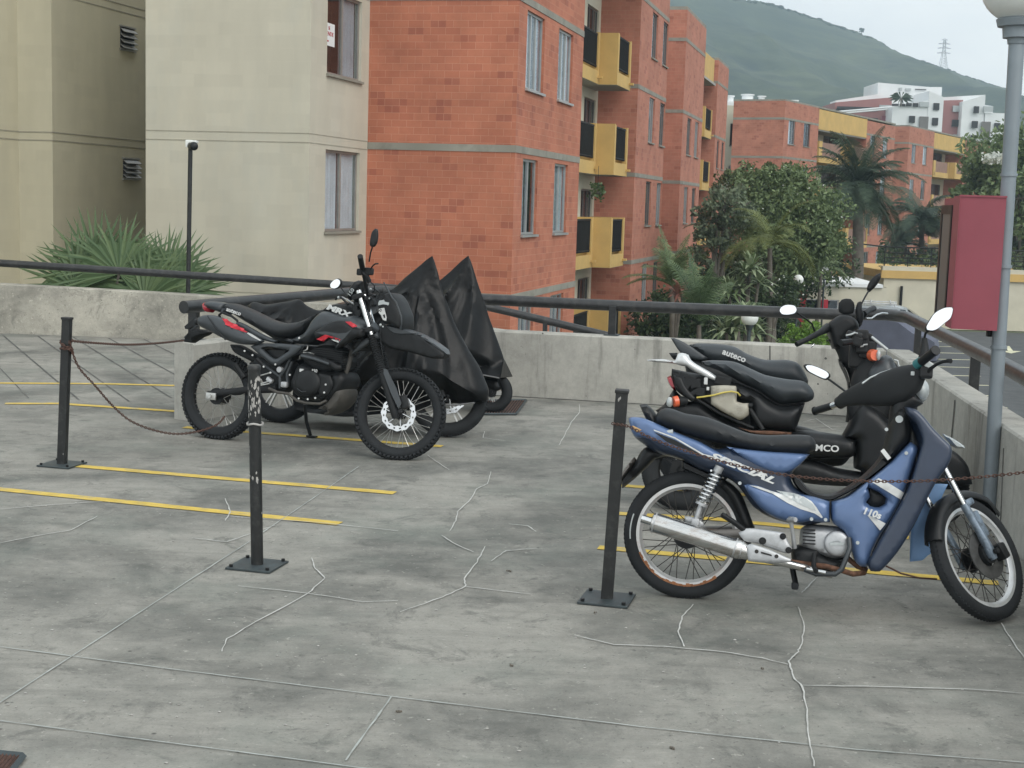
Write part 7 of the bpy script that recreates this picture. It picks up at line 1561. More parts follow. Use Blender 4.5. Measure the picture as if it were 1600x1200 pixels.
tb('tank_hose', 'W', [(410, 560, .17), (450, 555, .18), (530, 543, .20), (600, 524, .205), (660, 515, .205), (705, 525, .20), (722, 545, .18)], .19, .005, 'yhose', parent=to)
pf('rusty_edge', 'W', [(710, 775), (800, 796), (950, 800), (1095, 812), (1090, 826), (1000, 830), (880, 826), (800, 812)], .17, .02, 'rustb', y0=.16, r=.008, grid=.03)
pf('rear_mudguard', 'P', [(225, 650), (260, 590), (330, 600), (420, 650), (470, 720), (440, 760), (380, 700), (310, 650), (260, 660)], .04, .06, 'black', r=.02)
# floor, apron, headset
fo_, fm_ = pf('footboard', 'P', [(690, 575), (740, 566), (850, 580), (906, 592), (912, 628), (900, 650), (870, 657), (760, 655), (700, 648), (660, 640)], .17, .18, 'black', r=.04)
pf('lower_fairing', 'P', [(690, 660), (762, 662), (850, 690), (930, 704), (965, 708), (960, 740), (880, 748), (760, 740), (700, 725), (660, 690)], .15, .16, 'black', r=.04)
p = b.q('P', 790, 621, .19); o = text('KYMCO', .050, basis(Xd, Zd, Vector((p.x, -.196, p.z))), M['sticker'], None, bold=.0014, sx=1.15); o.parent = fo_
pf('leg_shield', 'P', [(862, 590), (885, 548), (905, 500), (930, 470), (985, 500), (1040, 560), (1080, 600), (1060, 680), (1010, 740), (950, 760), (920, 740), (930, 700), (905, 690), (905, 600)], .17, .19, 'black', r=.06)
pf('knee_panel', 'P', [(880, 500), (890, 430), (900, 380), (940, 330), (1000, 330), (1040, 350), (1050, 420), (1020, 520), (960, 560), (900, 560)], .10, .12, 'blackm', r=.06)
pf('front_apron', 'K', [(440, 920), (450, 830), (525, 742), (600, 700), (650, 682), (690, 704), (732, 780), (800, 900), (900, 1050), (940, 1200), (800, 1250), (600, 1150), (480, 1050)], .15, .17, 'gun', r=.07)
pf('front_mudguard', 'P', [(1150, 640), (1200, 622), (1235, 640), (1268, 680), (1282, 738), (1240, 745), (1160, 760), (1120, 700)], .03, .07, 'black', r=.04)
tb('cowl_edge', 'K', [(490, 520, .05), (560, 575, .06), (640, 640, .07)], .06, .009, 'sticks')
mb = MB(); mb.tube([b.q('K', 500, 690, .12), b.q('K', 530, 690, .17)], [.035, .03], 14); mb.build('indicator_lens', M['orange'], t, local=True); mb = MB(); mb.sphere(b.q('K', 556, 690, .17), (.012, .02, .03), 10, 8); mb.build('indicator_tip', M['sticks'], t, local=True)
mb = MB()
for (x, y, w_, h_, a_, tt) in ((330, 500, .09, .035, .2, .1), (400, 500, .07, .06, .0, .05), (450, 520, .05, .05, .4, 0), (480, 560, .08, .04, .5, 0), (400, 600, .07, .09, 0, .04), (350, 560, .06, .06, .3, .1), (450, 640, .1, .1, 0, .02), (380, 680, .12, .16, 0, .0)): mb.box(b.q('K', x, y, tt), (w_, .08, h_), Matrix.Rotation(a_, 3, 'Y'), bev=.012)
mb.build('bare_headset', M['gund'], t, local=True)
mb = MB(); mb.tube([b.q('K', 200, 575, .30), b.q('K', 295, 562, .22)], .018, 12); mb.build('grip', M['black'], t, local=True)
tb('control_levers', 'K', [[(250, 505, .2), (300, 495, .2), (330, 480, .2), (370, 490, .1)], [(370, 590, .1), (385, 610, .1), (410, 606, .1), (415, 592, .1), (450, 590, .08)], [(430, 480, 0), (480, 520, 0), (500, 560, 0)], [(700, 735, .1), (735, 740, .1), (745, 790, .1), (770, 800, .1)]], .1, .005, 'sticks')
# ---- rear one of the pair
L = simple_wheelset((1085, 768), (1425, 789), .25, .25, math.radians(7), 'black_scooter', 'black scooter with a stepped lettered seat, parked farthest back against the parapet wall', w=.1)
wheel(b, Vector((L, 0, .25)), rotm(Vector((-.45, 0, .9)).normalized(), math.radians(35)) @ Yd, .25, .08, .2, cast=5, rimmat='rimblk', spokemat='rimblk', rimw=.03, name='wheel')
so_, sm2 = pf('seat', 'W', [(350, 178), (390, 168), (430, 165), (560, 170), (680, 190), (780, 244), (900, 284), (1060, 286), (1140, 308), (1192, 376), (1218, 440), (1212, 470), (1150, 480), (1050, 470), (900, 440), (800, 390), (690, 340), (560, 320), (480, 296), (410, 228)], .13, .15, 'seatg', r=.08, grid=.022)
p = b.q('W', 680, 258, .14); xd = Vector((math.cos(-.32), 0, math.sin(-.32))); zd = Vector((math.sin(.32), 0, math.cos(.32))); o = text('auteco', .052, basis(xd, zd, Vector((p.x, -.152, p.z))), M['sticker'], None, bold=.0014, sx=1.05); o.parent = so_
pf('tail_fin', 'W', [(222, 130), (246, 130), (300, 152), (360, 186), (440, 240), (492, 274), (485, 284), (440, 292), (360, 276), (300, 244), (270, 208)], .12, .02, 'gun', y0=.12, r=.012, mirror=True)
pf('rear_body', 'W', [(300, 240), (480, 300), (700, 360), (900, 440), (1200, 480), (1180, 620), (1000, 900), (700, 980), (450, 900), (380, 600)], .14, .15, 'black', r=.05)
pf('footboard', 'P', [(680, 540), (760, 560), (860, 600), (900, 640), (860, 680), (740, 670), (660, 620)], .12, .13, 'black', r=.04)
pf('steering_column', 'K', [(90, 540), (150, 610), (190, 690), (215, 770), (255, 800), (290, 880), (305, 960), (302, 1050), (280, 1180), (260, 1320), (420, 1320), (450, 1100), (430, 900), (420, 700), (400, 560), (300, 520)], .09, .11, 'blackm', r=.05)
pf('column_edge', 'K', [(190, 720), (225, 760), (270, 850), (296, 940), (300, 1010), (285, 1010), (276, 940), (246, 860), (205, 780)], .12, .12, 'black', r=.02, grid=.03)
pf('apron', 'P', [(900, 560), (930, 470), (1000, 440), (1060, 500), (1100, 600), (1120, 700), (1060, 740), (960, 720), (900, 640)], .15, .17, 'black', r=.06)
pf('headset_cowl', 'K', [(78, 402), (120, 360), (205, 308), (285, 312), (350, 350), (378, 400), (380, 440), (300, 480), (240, 540), (200, 620), (140, 622), (112, 530)], .14, .15, 'black', r=.03, edge=.6)
pf('rear_view_box', 'K', [(185, 240), (190, 195), (215, 165), (255, 155), (300, 160), (328, 190), (336, 240), (325, 290), (280, 306), (225, 300), (192, 280)], .05, .03, 'blackm', r=.02, edge=.6)
pf('left_switch_cover', 'K', [(340, 270), (360, 195), (385, 185), (402, 200), (400, 260), (420, 300), (400, 400), (380, 430), (350, 360)], .0, .03, 'gund', r=.02)
mb = MB(); mb.tube([b.q('H', 222, 690, .3), b.q('H', 300, 655, .26), b.q('H', 400, 600, .18), b.q('H', 470, 560, .1)], [.017, .016, .018, .03], 12); mb.build('grip', M['black'], t, local=True)
mb = MB(); mb.tube([b.q('K', 415, 305, -.1), b.q('K', 460, 275, -.16), b.q('K', 510, 252, -.24)], [.022, .019, .02], 12); mb.build('grip', M['black'], t, local=True)
tb('brake_lever', 'K', [(440, 345, -.05), (490, 345, -.08), (540, 310, -.12), (590, 295, -.16), (640, 300, -.2)], -.1, .006, 'chrome')
tb('brake_lever', 'H', [(335, 712, .26), (348, 700, .26), (362, 688, .25)], .25, .005, 'chrome')
tmirror('H', [(84, 432), (92, 405), (125, 384), (165, 379), (208, 386), (226, 405), (228, 428), (212, 450), (160, 462), (105, 458)], .30, [(228, 445, .29), (300, 495, .26), (345, 530, .22), (362, 585, .18)], inner=.9, th=.018)
tmirror('H', [(774, 268), (776, 240), (800, 190), (842, 148), (878, 132), (882, 165), (862, 210), (830, 250), (795, 282)], -.26, [(733, 368, -.14), (760, 318, -.2), (785, 275, -.24)], glass=False, th=.018)

# ================================================================== COVERED MOTORCYCLES
def cover(poly_k, pts, tr, top, spread, label, hempts, peaks, seed=1, grid=.026, wid=(.05, .30), zt=1.33, folds=14):
    P_ = b.poly(poly_k, pts, tr); pk = [b.q(poly_k, x, y, tr) for x, y in peaks]; rnd = random.Random(seed); hz_ = min(p[1] for p in P_) + .03
    ph = [rnd.uniform(0, 6) for _ in range(6)]
    def fn(V, tt):
        pr_ = min(1, tt / .12); lin = (1 - math.sqrt(max(0, 1 - pr_ * pr_))) ** .8; tt = .12 * lin; dz = max(0, zt - V.y); base = wid[0] + (wid[1] - wid[0]) * min(1, dz / .85) ** .8; hem_ = max(0, 1 - max(0, V.y - hz_) / .16); k = base * max(min(1, tt / .12), hem_ * .85)
        best = 9; f = 0
        for p in pk:
            dx, dzz = V.x - p.x, V.y - p.z; r = math.hypot(dx, dzz)
            if r < best: best = r; ang = math.atan2(dx, -dzz); rad = r
        w = min(1, rad / .35)
        f += (.034 * (1 - 2 * abs(math.sin(ang * folds * .5 + ph[0] + rad * 1.5))) + .016 * (1 - 2 * abs(math.sin(ang * folds * 1.15 + ph[1] + rad * 4))) + .016 * math.sin(V.x * 17 + V.y * 6 + ph[2]) * math.sin(V.y * 9 + ph[3])) * w
        f += .012 * mno.noise(Vector((V.x * 9, V.y * 7, seed)))
        return k + f * min(1, tt / .06)
    mb = puff(P_, .12, r=.26, edge=.10, fn=fn, grid=grid, corner=.9, step=.02)
    c = mb.build('motorcycle_cover', M['tarp'], None, local=False); c.matrix_world = b.M; MW[c.name] = b.M.copy()
    tag(c, label, 'cover', 'black covers draped over motorcycles')
    if hempts:
        h = MB(); h.tube([Vector((q.x, -(wid[1] * .93), q.z)) for q in [b.q(poly_k, x, y, tr) for x, y in hempts]], .006, 6); h.build('hem', M['hem'], c, local=True)
    return c
b = Bike('covered_motorcycle', (436, 660), (697, 682), math.radians(5), 'motorcycle under the nearer black cover, cast front wheel and disc showing by the dirt bike', group='motorcycles under covers'); t = b.t
L = (G(697, 682) - G(436, 660)).length
wheel(b, Vector((0, 0, .30)), Yd, .30, .12, .21, cast=6, rimw=.035); wheel(b, Vector((L, 0, .30)), rotm(Vector((-.43, 0, .9)).normalized(), math.radians(20)) @ Yd, .30, .10, .215, cast=6, disc=(.135, .10, -.06), rimw=.03)
mb = MB()
for sg in (-1, 1): mb.tube([Vector((L, sg * .09, .30)), Vector((L - .25, sg * .09, .85))], .022, 10)
mb.build('fork', M['gund'], t, local=True); mb = MB(); mb.box(Vector((L * .5, 0, .42)), (.5, .24, .34), bev=.08); mb.build('engine', M['gund'], t, local=True); mb = MB(); mb.box(Vector((L * .38, 0, .74)), (.9, .2, .12), bev=.05); mb.build('seat', M['seat'], t, local=True)
cover('F4', [(1152, 150), (1160, 170), (1175, 220), (1192, 290), (1215, 350), (1245, 430), (1295, 525), (1338, 595), (1362, 650), (1380, 700), (1374, 742), (1300, 752), (1228, 749), (1100, 775), (980, 790), (860, 800), (760, 790), (660, 770), (600, 700), (560, 600), (520, 520), (470, 440), (410, 400), (398, 356), (425, 338), (470, 348), (505, 345), (560, 336), (612, 328), (640, 352), (690, 372), (760, 352), (860, 330), (990, 285), (1040, 240), (1095, 195), (1130, 165)],
      .12, None, None, 'larger wrinkled black cover tented over a motorcycle, in front of the other cover', [(1228, 750), (1300, 753), (1374, 744)], [(1150, 160), (1110, 245), (620, 335)], seed=3, folds=12)
b = Bike('covered_motorcycle', (545, 630), (757, 644), math.radians(5), 'scooter under the farther black cover, only its small front wheel showing by the grate', group='motorcycles under covers'); t = b.t
L = (G(757, 644) - G(545, 630)).length
c_ = b.pt(768, 616, 0); wheel(b, Vector((c_.x, 0, .17)), rotm(Vector((-.43, 0, .9)).normalized(), math.radians(12)) @ Yd, .175, .11, .10, cast=5, rimw=.03); wheel(b, Vector((0, 0, .2)), Yd, .2, .11, .12, cast=5, rimw=.03)
pf('front_mudguard', 'F4', [(1372, 690), (1378, 650), (1405, 645), (1440, 655), (1450, 690), (1430, 700), (1400, 690)], .05, .07, 'black', r=.04)
mb = MB(); mb.box(Vector((L * .45, 0, .45)), (1.0, .25, .4), bev=.1); mb.build('body', M['black'], t, local=True)
cover('F4', [(1308, 150), (1318, 172), (1332, 215), (1352, 280), (1372, 335), (1392, 400), (1412, 455), (1432, 510), (1452, 570), (1464, 645), (1440, 640), (1400, 633), (1366, 636), (1250, 640), (1120, 640), (1000, 620), (940, 560), (930, 430), (960, 400), (1040, 360), (1110, 330), (1180, 262), (1235, 215), (1280, 172)],
      .10, None, None, 'black cover rising to a peak behind the other one, beside the drain grate', [(1366, 637), (1400, 634), (1440, 641), (1462, 646)], [(1306, 160)], seed=8, folds=9, wid=(.05, .26))
# ================================================================== POSTS, CHAINS, LAMPS, SIGN, CARS
RUV = Matrix.Rotation(-UA, 3, 'Z')
def chain_post(base_px, top_px, label, round_=False, wid=.052, scuffs=(), seed=1):
    B0 = G(*base_px); T0 = D(top_px[0], top_px[1], B0.y); ax = (T0 - B0).normalized(); t = thing('chain_post', B0, label, 'post', 'black posts carrying the chain')
    x = Vector((1, 0, 0)) - ax * ax.x; x.normalize(); y = ax.cross(x); R = Matrix((x, y, ax)).transposed() @ Matrix.Rotation(-UA * .5, 3, 'Z'); H_ = (T0 - B0).length
    mb = MB()
    if round_: mb.tube([B0, B0 + ax * H_], wid / 2, 20)
    else: mb.box(B0 + ax * H_ / 2, (wid, wid, H_), R, bev=.005)
    s = mb.build('shaft', M['post'], t)
    mb = MB()
    if round_: mb.tube([B0 + ax * (H_ - .012), B0 + ax * (H_ + .006), B0 + ax * (H_ + .012)], [wid / 2 + .002, wid / 2 + .003, wid / 2 - .003], 20)
    else: mb.box(B0 + ax * (H_ + .002), (wid + .008, wid + .008, .016), R, bev=.004)
    mb.build('cap', M['post'], t)
    mb = MB(); mb.box(B0 + Vector((0, 0, .007)), (.225, .225, .010), RUV, bev=.002); mb.build('base_plate', M['plate'], t)
    for sx in (-1, 1):
        for sy in (-1, 1): mb = MB(); q = B0 + RUV @ Vector((sx * .092, sy * .092, .012)); mb.tube([q, q + Vector((0, 0, .012))], .009, 6, sm=False); mb.build('anchor_bolt', M['black'], t)
    rnd = random.Random(seed); mb = MB()
    for (h0, h1, n) in scuffs:
        for _ in range(n):
            h = rnd.uniform(h0, h1); a = rnd.uniform(-2.9, -.3) if round_ else rnd.uniform(-.8, .8); sz = rnd.uniform(.004, .012); pts = []
            for k in range(6):
                th = 2 * PI * k / 6; du = sz * .6 * math.cos(th) * rnd.uniform(.5, 1.3); dz = sz * 1.1 * math.sin(th) * rnd.uniform(.4, 1.8)
                if round_: aa = a + du / (wid / 2); q = x * math.cos(aa) * (wid / 2 + .0008) + y * math.sin(aa) * (wid / 2 + .0008); pts.append(B0 + ax * (h + dz) + q)
                else: pts.append(B0 + ax * (h + dz) + R @ Vector((a * wid / 2 * .9 + du, -wid / 2 - .0008, 0)))
            mb.add(pts, [tuple(range(6))])
    if mb.v: mb.build('paint_chips', M['scuff'], t)
    return t, B0, ax, H_
p1 = chain_post((97, 727), (105, 498), 'black square post with rusty chain wrapped round its neck, farthest left', scuffs=[(.04, .08, 1)], seed=2)
p2 = chain_post((402, 885), (397, 574), 'black round post with peeling paint near its top, in front of the dirt bike', True, .058, scuffs=[(.72, .90, 60), (.35, .5, 5), (.2, .62, 4)], seed=5)
p3 = chain_post((948, 938), (972, 612), 'black square post with a chipped top beside the rear wheel of the blue moped', wid=.053, scuffs=[(.90, .935, 3)], seed=9)
mb = MB(); q = p2[1] + p2[2] * .685; mb.tube([q + Vector((math.cos(a) * .036, math.sin(a) * .036, .004 * math.sin(3 * a))) for a in [2 * PI * k / 16 for k in range(16)]], .005, 6, closed=True); mb.build('wire_loop', M['scuff'], p2[0])
def chain(name, pts, label, link=.026, r=.0032, mat='rust', wid=.010):
    path = [Vector(p) for p in pts]; dens = []
    for i in range(len(path) - 1):
        p0 = path[max(0, i - 1)]; p1_ = path[i]; p2_ = path[i + 1]; p3_ = path[min(len(path) - 1, i + 2)]
        for k in range(12):
            t = k / 12; dens.append(.5 * ((2 * p1_) + (-p0 + p2_) * t + (2 * p0 - 5 * p1_ + 4 * p2_ - p3_) * t * t + (-p0 + 3 * p1_ - 3 * p2_ + p3_) * t ** 3))
    dens.append(path[-1]); mb = MB(); acc = 0; step = link * .68; nxt = 0; i = 0; k = 0
    for a, c in zip(dens[:-1], dens[1:]):
        L = (c - a).length
        while nxt <= acc + L:
            q = a.lerp(c, (nxt - acc) / max(L, 1e-6)); tg = (c - a).normalized(); s = tg.cross(Vector((.2, .1, 1))).normalized(); u = s.cross(tg); s, u = (s, u) if k % 2 else (u, s)
            mb.tube([q + tg * (math.cos(th) * link * .5) + s * (math.sin(th) * wid * .62) for th in [2 * PI * m / 8 for m in range(8)]], r, 5, closed=True); nxt += step; k += 1
        acc += L
    return tag(mb.build(name, M[mat]), label, 'chain', 'chains strung between the posts')
n1 = p1[1] + p1[2] * .80
chain('chain', [n1, D(150, 536, 9.4), D(200, 538.5, 9.9), D(250, 536, 10.5), D(287, 532, 11.1)], 'nearly level rusty chain from the far left post to the parapet railing')
chain('chain', [n1 + Vector((.03, -.03, -.01)), D(122, 572, 9.05), D(148, 602, 9.15), D(178, 636, 9.3), D(205, 658, 9.4), D(240, 672, 9.55), D(275, 678, 9.7), D(310, 674, 9.85), D(338, 664, 9.95), D(350, 652, 10.0)], 'rusty chain sagging low from the far left post towards the dirt bike rear wheel')
wr = [n1 + Vector((.036 * math.cos(a), .036 * math.sin(a), .018 * math.sin(a * .7) - .006 * a)) for a in [k * .55 for k in range(26)]]
chain('chain', wr, 'tangle of rusty chain wound round the neck of the far left post', link=.03, r=.004)
chain('chain', [D(958, 662, 6.2), D(984, 667, 6.12), D(1010, 681, 6.08), D(1050, 697, 6.03), D(1110, 716, 5.98), D(1180, 734, 5.93), D(1250, 745, 5.88), D(1330, 751, 5.82), D(1420, 752, 5.76), D(1500, 748, 5.7), D(1600, 738, 5.62), D(1700, 722, 5.55)], 'rusty chain running in front of the blue moped from its post to the right edge', link=.021, r=.0022, wid=.0085)
# camera pole
cb = D(292, 470, 18.0); cb.z = -.6; ct = D(297.5, 232, 18.0); t = thing('camera_pole', cb, 'thin black pole carrying a small white security camera in front of the cream wall', 'camera pole')
mb = MB(); mb.tube([cb, Vector((ct.x, ct.y, ct.z))], .028, 10); mb.build('pole', M['post'], t)
mb = MB(); mb.box(D(296, 224.5, 17.99), (.085, .08, .09), bev=.01); mb.box(D(303, 221.5, 17.9), (.09, .12, .03), bev=.01); mb.build('mounting_box', M['globe'], t); mb = MB(); mb.tube([D(299, 228, 17.95), D(303, 228, 17.8)], .05, 14); mb.sphere(D(303, 228.5, 17.78), .052, 14, 10); mb.build('camera', M['black'], t)
# street lamp with globe and the sign cabinet on it
Yl = 8.0; lb = D(1543, 834, Yl); lb.z = 0; lt = D(1589, 60, Yl); t = thing('lamp_post', lb, 'grey galvanised lamp post with a large white globe at the right edge', 'lamp post')
mb = MB(); mb.tube([lb, lb.lerp(lt, .5), lt], [.040, .038, .042], 20); mb.build('pole', M['galv'], t); mb = MB(); mb.tube([lb + Vector((0, 0, .0)), lb + Vector((0, 0, .012))], .11, 20); mb.build('base_flange', M['galv'], t)
axl_ = (lt - lb).normalized(); mb = MB()
mb.tube([lt - axl_ * .03, lt - axl_ * .0, lt + axl_ * .002, lt + axl_ * .06, lt + axl_ * .062, lt + axl_ * .10, lt + axl_ * .12], [.048, .052, .075, .08, .105, .115, .085], 28); mb.build('collar', M['galv'], t)
gc = lt + axl_ * .285; mb = MB(); mb.sphere(gc, .205, 32, 20); mb.build('globe', M['globe'], t)
for f_ in (.38, .545, .73): mb = MB(); q = lb.lerp(lt, f_); mb.tube([q - axl_ * .008, q + axl_ * .008], .046, 20); mb.build('strap', M['galv'], t)
a = D(1500, 306, 7.95); a2 = D(1577, 305, 7.85); bt = D(1500, 514, 7.95); ztop = a.z; zbot = bt.z
sx_ = Vector((a2.x - a.x, -.06, 0)); dpv = (D(1473, 400, 8.55) - D(1500, 400, 7.95)); dpv.z = 0
cab = thing('sign_cabinet', Vector((a.x, a.y, zbot)), 'faded red sheet-metal sign cabinet strapped to the lamp post', 'sign')
A3 = Vector((a.x, a.y, 0)); mb = MB()
def cbx(u0, u1, d0, d1, z0, z1, mb):
    P_ = [A3 + sx_ * u + dpv * d + Vector((0, 0, z)) for z in (z0, z1) for d in (d0, d1) for u in (u0, u1)]
    mb.add(P_, [(0, 2, 3, 1), (4, 5, 7, 6), (0, 1, 5, 4), (2, 6, 7, 3), (0, 4, 6, 2), (1, 3, 7, 5)])
cbx(0, 1, 0, .34, zbot, ztop, mb); cbx(.05, 1, .34, 1, zbot + .03, ztop - .01, mb); mb.build('cabinet_body', M['signred'], cab)
mb = MB(); cbx(-.02, .05, .36, .42, zbot + .03, ztop - .05, mb); cbx(-.02, .05, .92, 1.0, zbot + .03, ztop - .05, mb); cbx(-.02, .05, .42, .92, ztop - .10, ztop - .05, mb); mb.build('window_frame', M['black'], cab)
mb = MB(); cbx(.0, .04, .42, .92, zbot + .03, ztop - .10, mb); mb.build('sign_window', M['alud'], cab)
mb = MB(); cbx(-.01, 1.01, -.01, .02, ztop - .004, ztop + .006, mb); cbx(.0, .012, -.012, 0, zbot, ztop, mb); mb.build('folded_edge', M['signred'], cab)
mb = MB(); q = D(1546, 519, 8.05); mb.box(q, (.03, .03, .05), bev=.004); mb.build('bracket', M['black'], cab)
# garden lamps
def glamp(x, y, Y, r, ybase, label):
    c = D(x, y, Y); t = thing('garden_lamp', Vector((c.x, c.y, -3.1)), label, 'garden lamp', 'white globe lamps in the garden')
    mb = MB(); mb.tube([Vector((c.x, c.y, -3.1)), c - Vector((0, 0, r))], .035, 10); mb.build('pole', M['plate'], t); mb = MB(); mb.sphere(c, r, 20, 14); mb.build('globe', M['globe'], t); mb = MB(); mb.tube([c - Vector((0, 0, r * 1.45)), c - Vector((0, 0, r * .82))], [.05, r * .55], 12); mb.build('collar', M['plate'], t)
glamp(1247.5, 437, 44, .155, 510, 'globe lamp on a tall dark pole before the cream pavilion, left of the pair'); glamp(1288.5, 421.5, 50, .135, 480, 'smaller globe lamp standing right of its neighbour, above the pavilion roof'); glamp(1171.5, 496, 24, .145, 535, 'nearer globe lamp half hidden behind the pipe railing, among striped plants')
# drain grates
def grate(px, label, bars=16):
    P_ = [G(x, y) for x, y in px]; t = thing('drain_grate', sum(P_, Vector()) / 4, label, 'drain grate'); mb = MB(); mb.add([p + Vector((0, 0, .002)) for p in P_], [(0, 1, 2, 3)]); mb.build('pit', M['dark'], t)
    mb = MB()
    for k in range(bars + 1): a = P_[0].lerp(P_[1], k / bars); c = P_[3].lerp(P_[2], k / bars); mb.tube([a + Vector((0, 0, .010)), c + Vector((0, 0, .010))], .006, 4)
    mb.build('bars', M['rust'], t); mb = MB()
    for i in range(4): mb.tube([P_[i] + Vector((0, 0, .010)), P_[(i + 1) % 4] + Vector((0, 0, .010))], .012, 4)
    mb.build('frame', M['plate'], t)
grate([(755, 628), (822, 627), (806, 649), (735, 649)], 'rusty drain grate at the foot of the wall beside the covered scooter'); grate([(-60, 1176), (36, 1186), (12, 1216), (-90, 1206)], 'dark drain grate at the bottom left corner of the deck')
# pebbles and litter specks on the deck
mb = MB()
for k in range(260):
    x = random.uniform(0, 1600); y = random.uniform(660, 1195); p = G(x, y); 
    if p.x > wallR(p.y) - .05: continue
    r = random.uniform(.0015, .005); mb.sphere(p + Vector((0, 0, r * .5)), (r * random.uniform(.8, 1.8), r, r * .6), 6, 4)
tag(mb.build('grit', M['scuff']), 'pale grit and paint flecks scattered on the deck', 'grit', kind='stuff')
mb = MB()
for (x, y, s) in ((794, 893, .011), (800, 1041, .008), (1192, 1046, .007), (930, 958, .006), (622, 1114, .010), (1050, 1170, .010)):
    p = G(x, y)
    for k in range(4): q = p + Vector((random.uniform(-s, s), random.uniform(-s, s), .004)); mb.box(q, (s * random.uniform(.4, 1), s * .5, .006), Matrix.Rotation(random.uniform(0, 3), 3, 'Z'))
tag(mb.build('dry_leaf_litter', M['bark']), 'few dark crumbs of dry leaf lying on the deck', 'litter', kind='stuff')
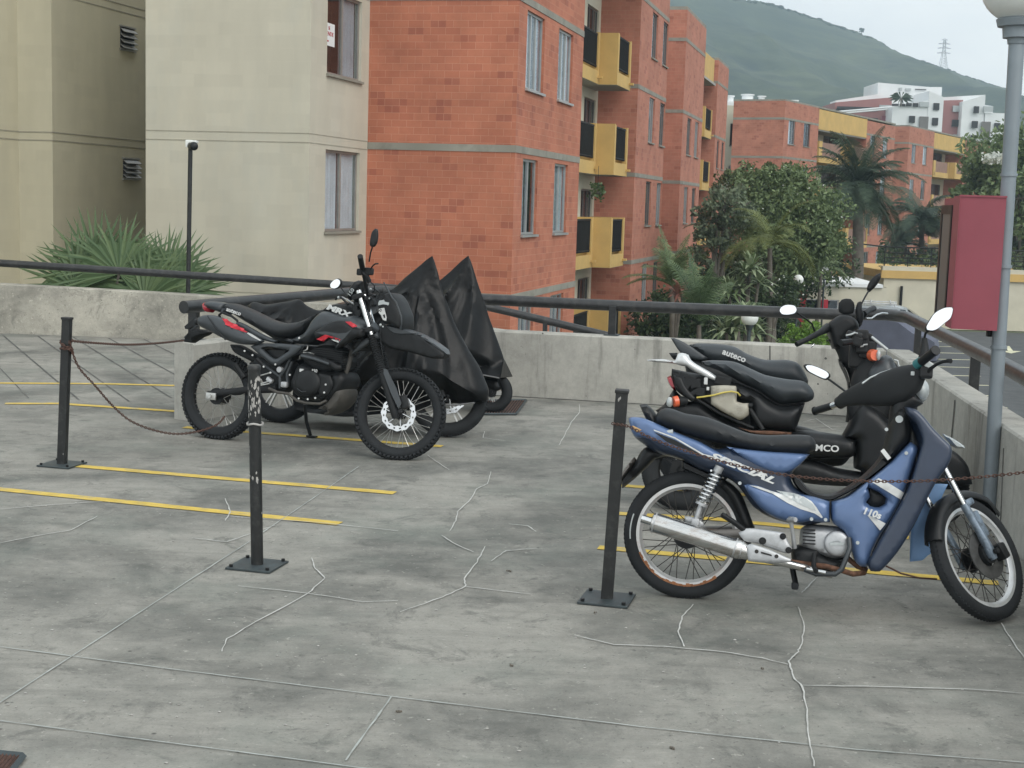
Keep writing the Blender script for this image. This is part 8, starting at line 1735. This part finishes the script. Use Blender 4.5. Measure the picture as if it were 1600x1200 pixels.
# cars down in the street
def lathe_car(P0, hd, L, W, H, name, label, cat='car'):
    X = az_dir(hd); Y = Vector((-X.y, X.x, 0)); m = Matrix((X, Y, Vector((0, 0, 1)))).transposed().to_4x4(); m.translation = P0; t = thing(name, m, label, cat); return t
def carprof(L, H, hatch=True):
    return [(0, .30), (.0, .62), (.04, .86), (.12, .93), (.20, 1.42) if hatch else (.22, 1.3), (.27, H), (.60, H), (.68, H - .06), (.84, .95), (1.0 - .03, .80), (1.0, .6), (1.0, .3)]
def make_car(P0, hd, L, W, H, label, body='carsil', rack=True):
    t = lathe_car(P0, hd, L, W, H, 'parked_car', label); pr = [((a - .5) * L, z) for a, z in carprof(L, H)]
    mb = MB(); rings = []
    for k in range(13):
        s = -1 + 2 * k / 12; rings.append([Vector((x * (1 - .03 * s * s), s * W / 2 * (1 if z < .95 else 1 - .16 * (z - .95) / (H - .95)), z - (.04 * s * s if z > .9 else 0))) for x, z in pr])
    loft(mb, rings); bo = mb.build('body', M[body], t, local=True)
    for sg in (-1, 1):
        for (a0, a1) in ((.225, .40), (.42, .60), (.615, .70)):
            m = MB(); q = [((a0 - .5) * L + .05, .98), ((a1 - .5) * L - (.0 if a1 < .65 else -.1), .98), ((a1 - .5) * L - (.02 if a1 < .65 else .12), H - .12), ((a0 - .5) * L + (.1 if a0 < .3 else .02), H - .10)]
            m.add([Vector((x, sg * (W / 2 * (1 - .16 * (z - .95) / (H - .95)) + .008), z)) for x, z in q], [(0, 1, 2, 3)]); m.build('side_window', M['carglass'], t, local=True)
        for xx in (-.31 * L, .31 * L):
            m = MB(); m.tube([Vector((xx, sg * (W / 2 - .2), .31)), Vector((xx, sg * (W / 2 + .01), .31))], .31, 24); wo_ = m.build('wheel', M['rubber'], t, local=True); m = MB(); m.tube([Vector((xx, sg * (W / 2), .31)), Vector((xx, sg * (W / 2 + .02), .31))], .19, 18); m.build('hubcap', M['alloy'], wo_, local=True)
        if rack: m = MB(); m.tube([Vector((-.22 * L, sg * W * .36, H + .07)), Vector((.09 * L, sg * W * .36, H + .07))], .022, 8); m.tube([Vector((-.2 * L, sg * W * .36, H - .02)), Vector((-.2 * L, sg * W * .36, H + .07))], .025, 6); m.tube([Vector((.07 * L, sg * W * .36, H - .02)), Vector((.07 * L, sg * W * .36, H + .07))], .025, 6); m.build('roof_rail', M['rim'], t, local=True)
    m = MB(); m.add([Vector((.195 * L, -W * .40, H - .10)), Vector((.195 * L, W * .40, H - .10)), Vector((.345 * L, W * .46, 1.0)), Vector((.345 * L, -W * .46, 1.0))], [(0, 1, 2, 3)]); m.build('windscreen', M['carglass'], t, local=True)
    if rack:
        for xx in (-.15 * L, .03 * L): m = MB(); m.tube([Vector((xx, -W * .38, H + .11)), Vector((xx, W * .38, H + .11))], .028, 8); m.build('roof_bar', M['rim'], t, local=True)
    return t
c = D(1392, 480, 53.5); c.z = -3.1; make_car(Vector((c.x - .15, c.y, -3.1)), math.radians(104), 3.9, 1.7, 1.50, 'silver car with roof bars parked beyond the railing corner, behind the covered car')
c = D(1386, 540, 49); c.z = -3.1; t = lathe_car(c, math.radians(110), 3.0, 1.7, 1.45, 'parked_car', 'car under a wrinkled blue-grey cover, parked just beyond the railing corner')
mb = MB(); rings = []; rnd = random.Random(4)
for k in range(25):
    s = -1 + 2 * k / 24; ring = []
    for (a, z) in [(0, .05), (-.01, .4), (.0, .8), (.08, .95), (.22, 1.35), (.3, 1.45), (.5, 1.46), (.62, 1.40), (.78, 1.02), (.92, .9), (1.0, .75), (1.02, .4), (1.03, .05)]:
        zz_ = z * (1 - .10 * abs(s) ** 4) + .05 * mno.noise(Vector((a * 5, s * 4, 0))); ring.append(Vector(((a - .5) * 3.2, s * .88 * (1 - .12 * max(0, z - .9)) + .03 * math.sin(a * 30), zz_)))
    rings.append(ring)
loft(mb, rings); mb.build('fabric_cover', M['carcover'], t, local=True)
m = MB()
for xx in (-1.0, 1.0):
    m.tube([Vector((xx, -.75, .3)), Vector((xx, .75, .3))], .3, 16)
m.build('wheel', M['rubber'], t, local=True)
# ================================================================== AIR
hz = MB(); hz.box((150, 480, 200), (2600, 1120, 410))
mhz = bpy.data.materials.new('air_haze'); mhz.use_nodes = True; nt = mhz.node_tree; nt.nodes.clear()
o_ = nt.nodes.new('ShaderNodeOutputMaterial'); pv = nt.nodes.new('ShaderNodeVolumePrincipled'); pv.inputs['Density'].default_value = .00072
pv.inputs['Color'].default_value = (.66, .86, 1.0, 1); pv.inputs['Anisotropy'].default_value = 0.0; nt.links.new(pv.outputs[0], o_.inputs['Volume'])
hzo = hz.build('haze', mhz); tag(hzo, 'pale even haze in the air', 'haze', kind='stuff')
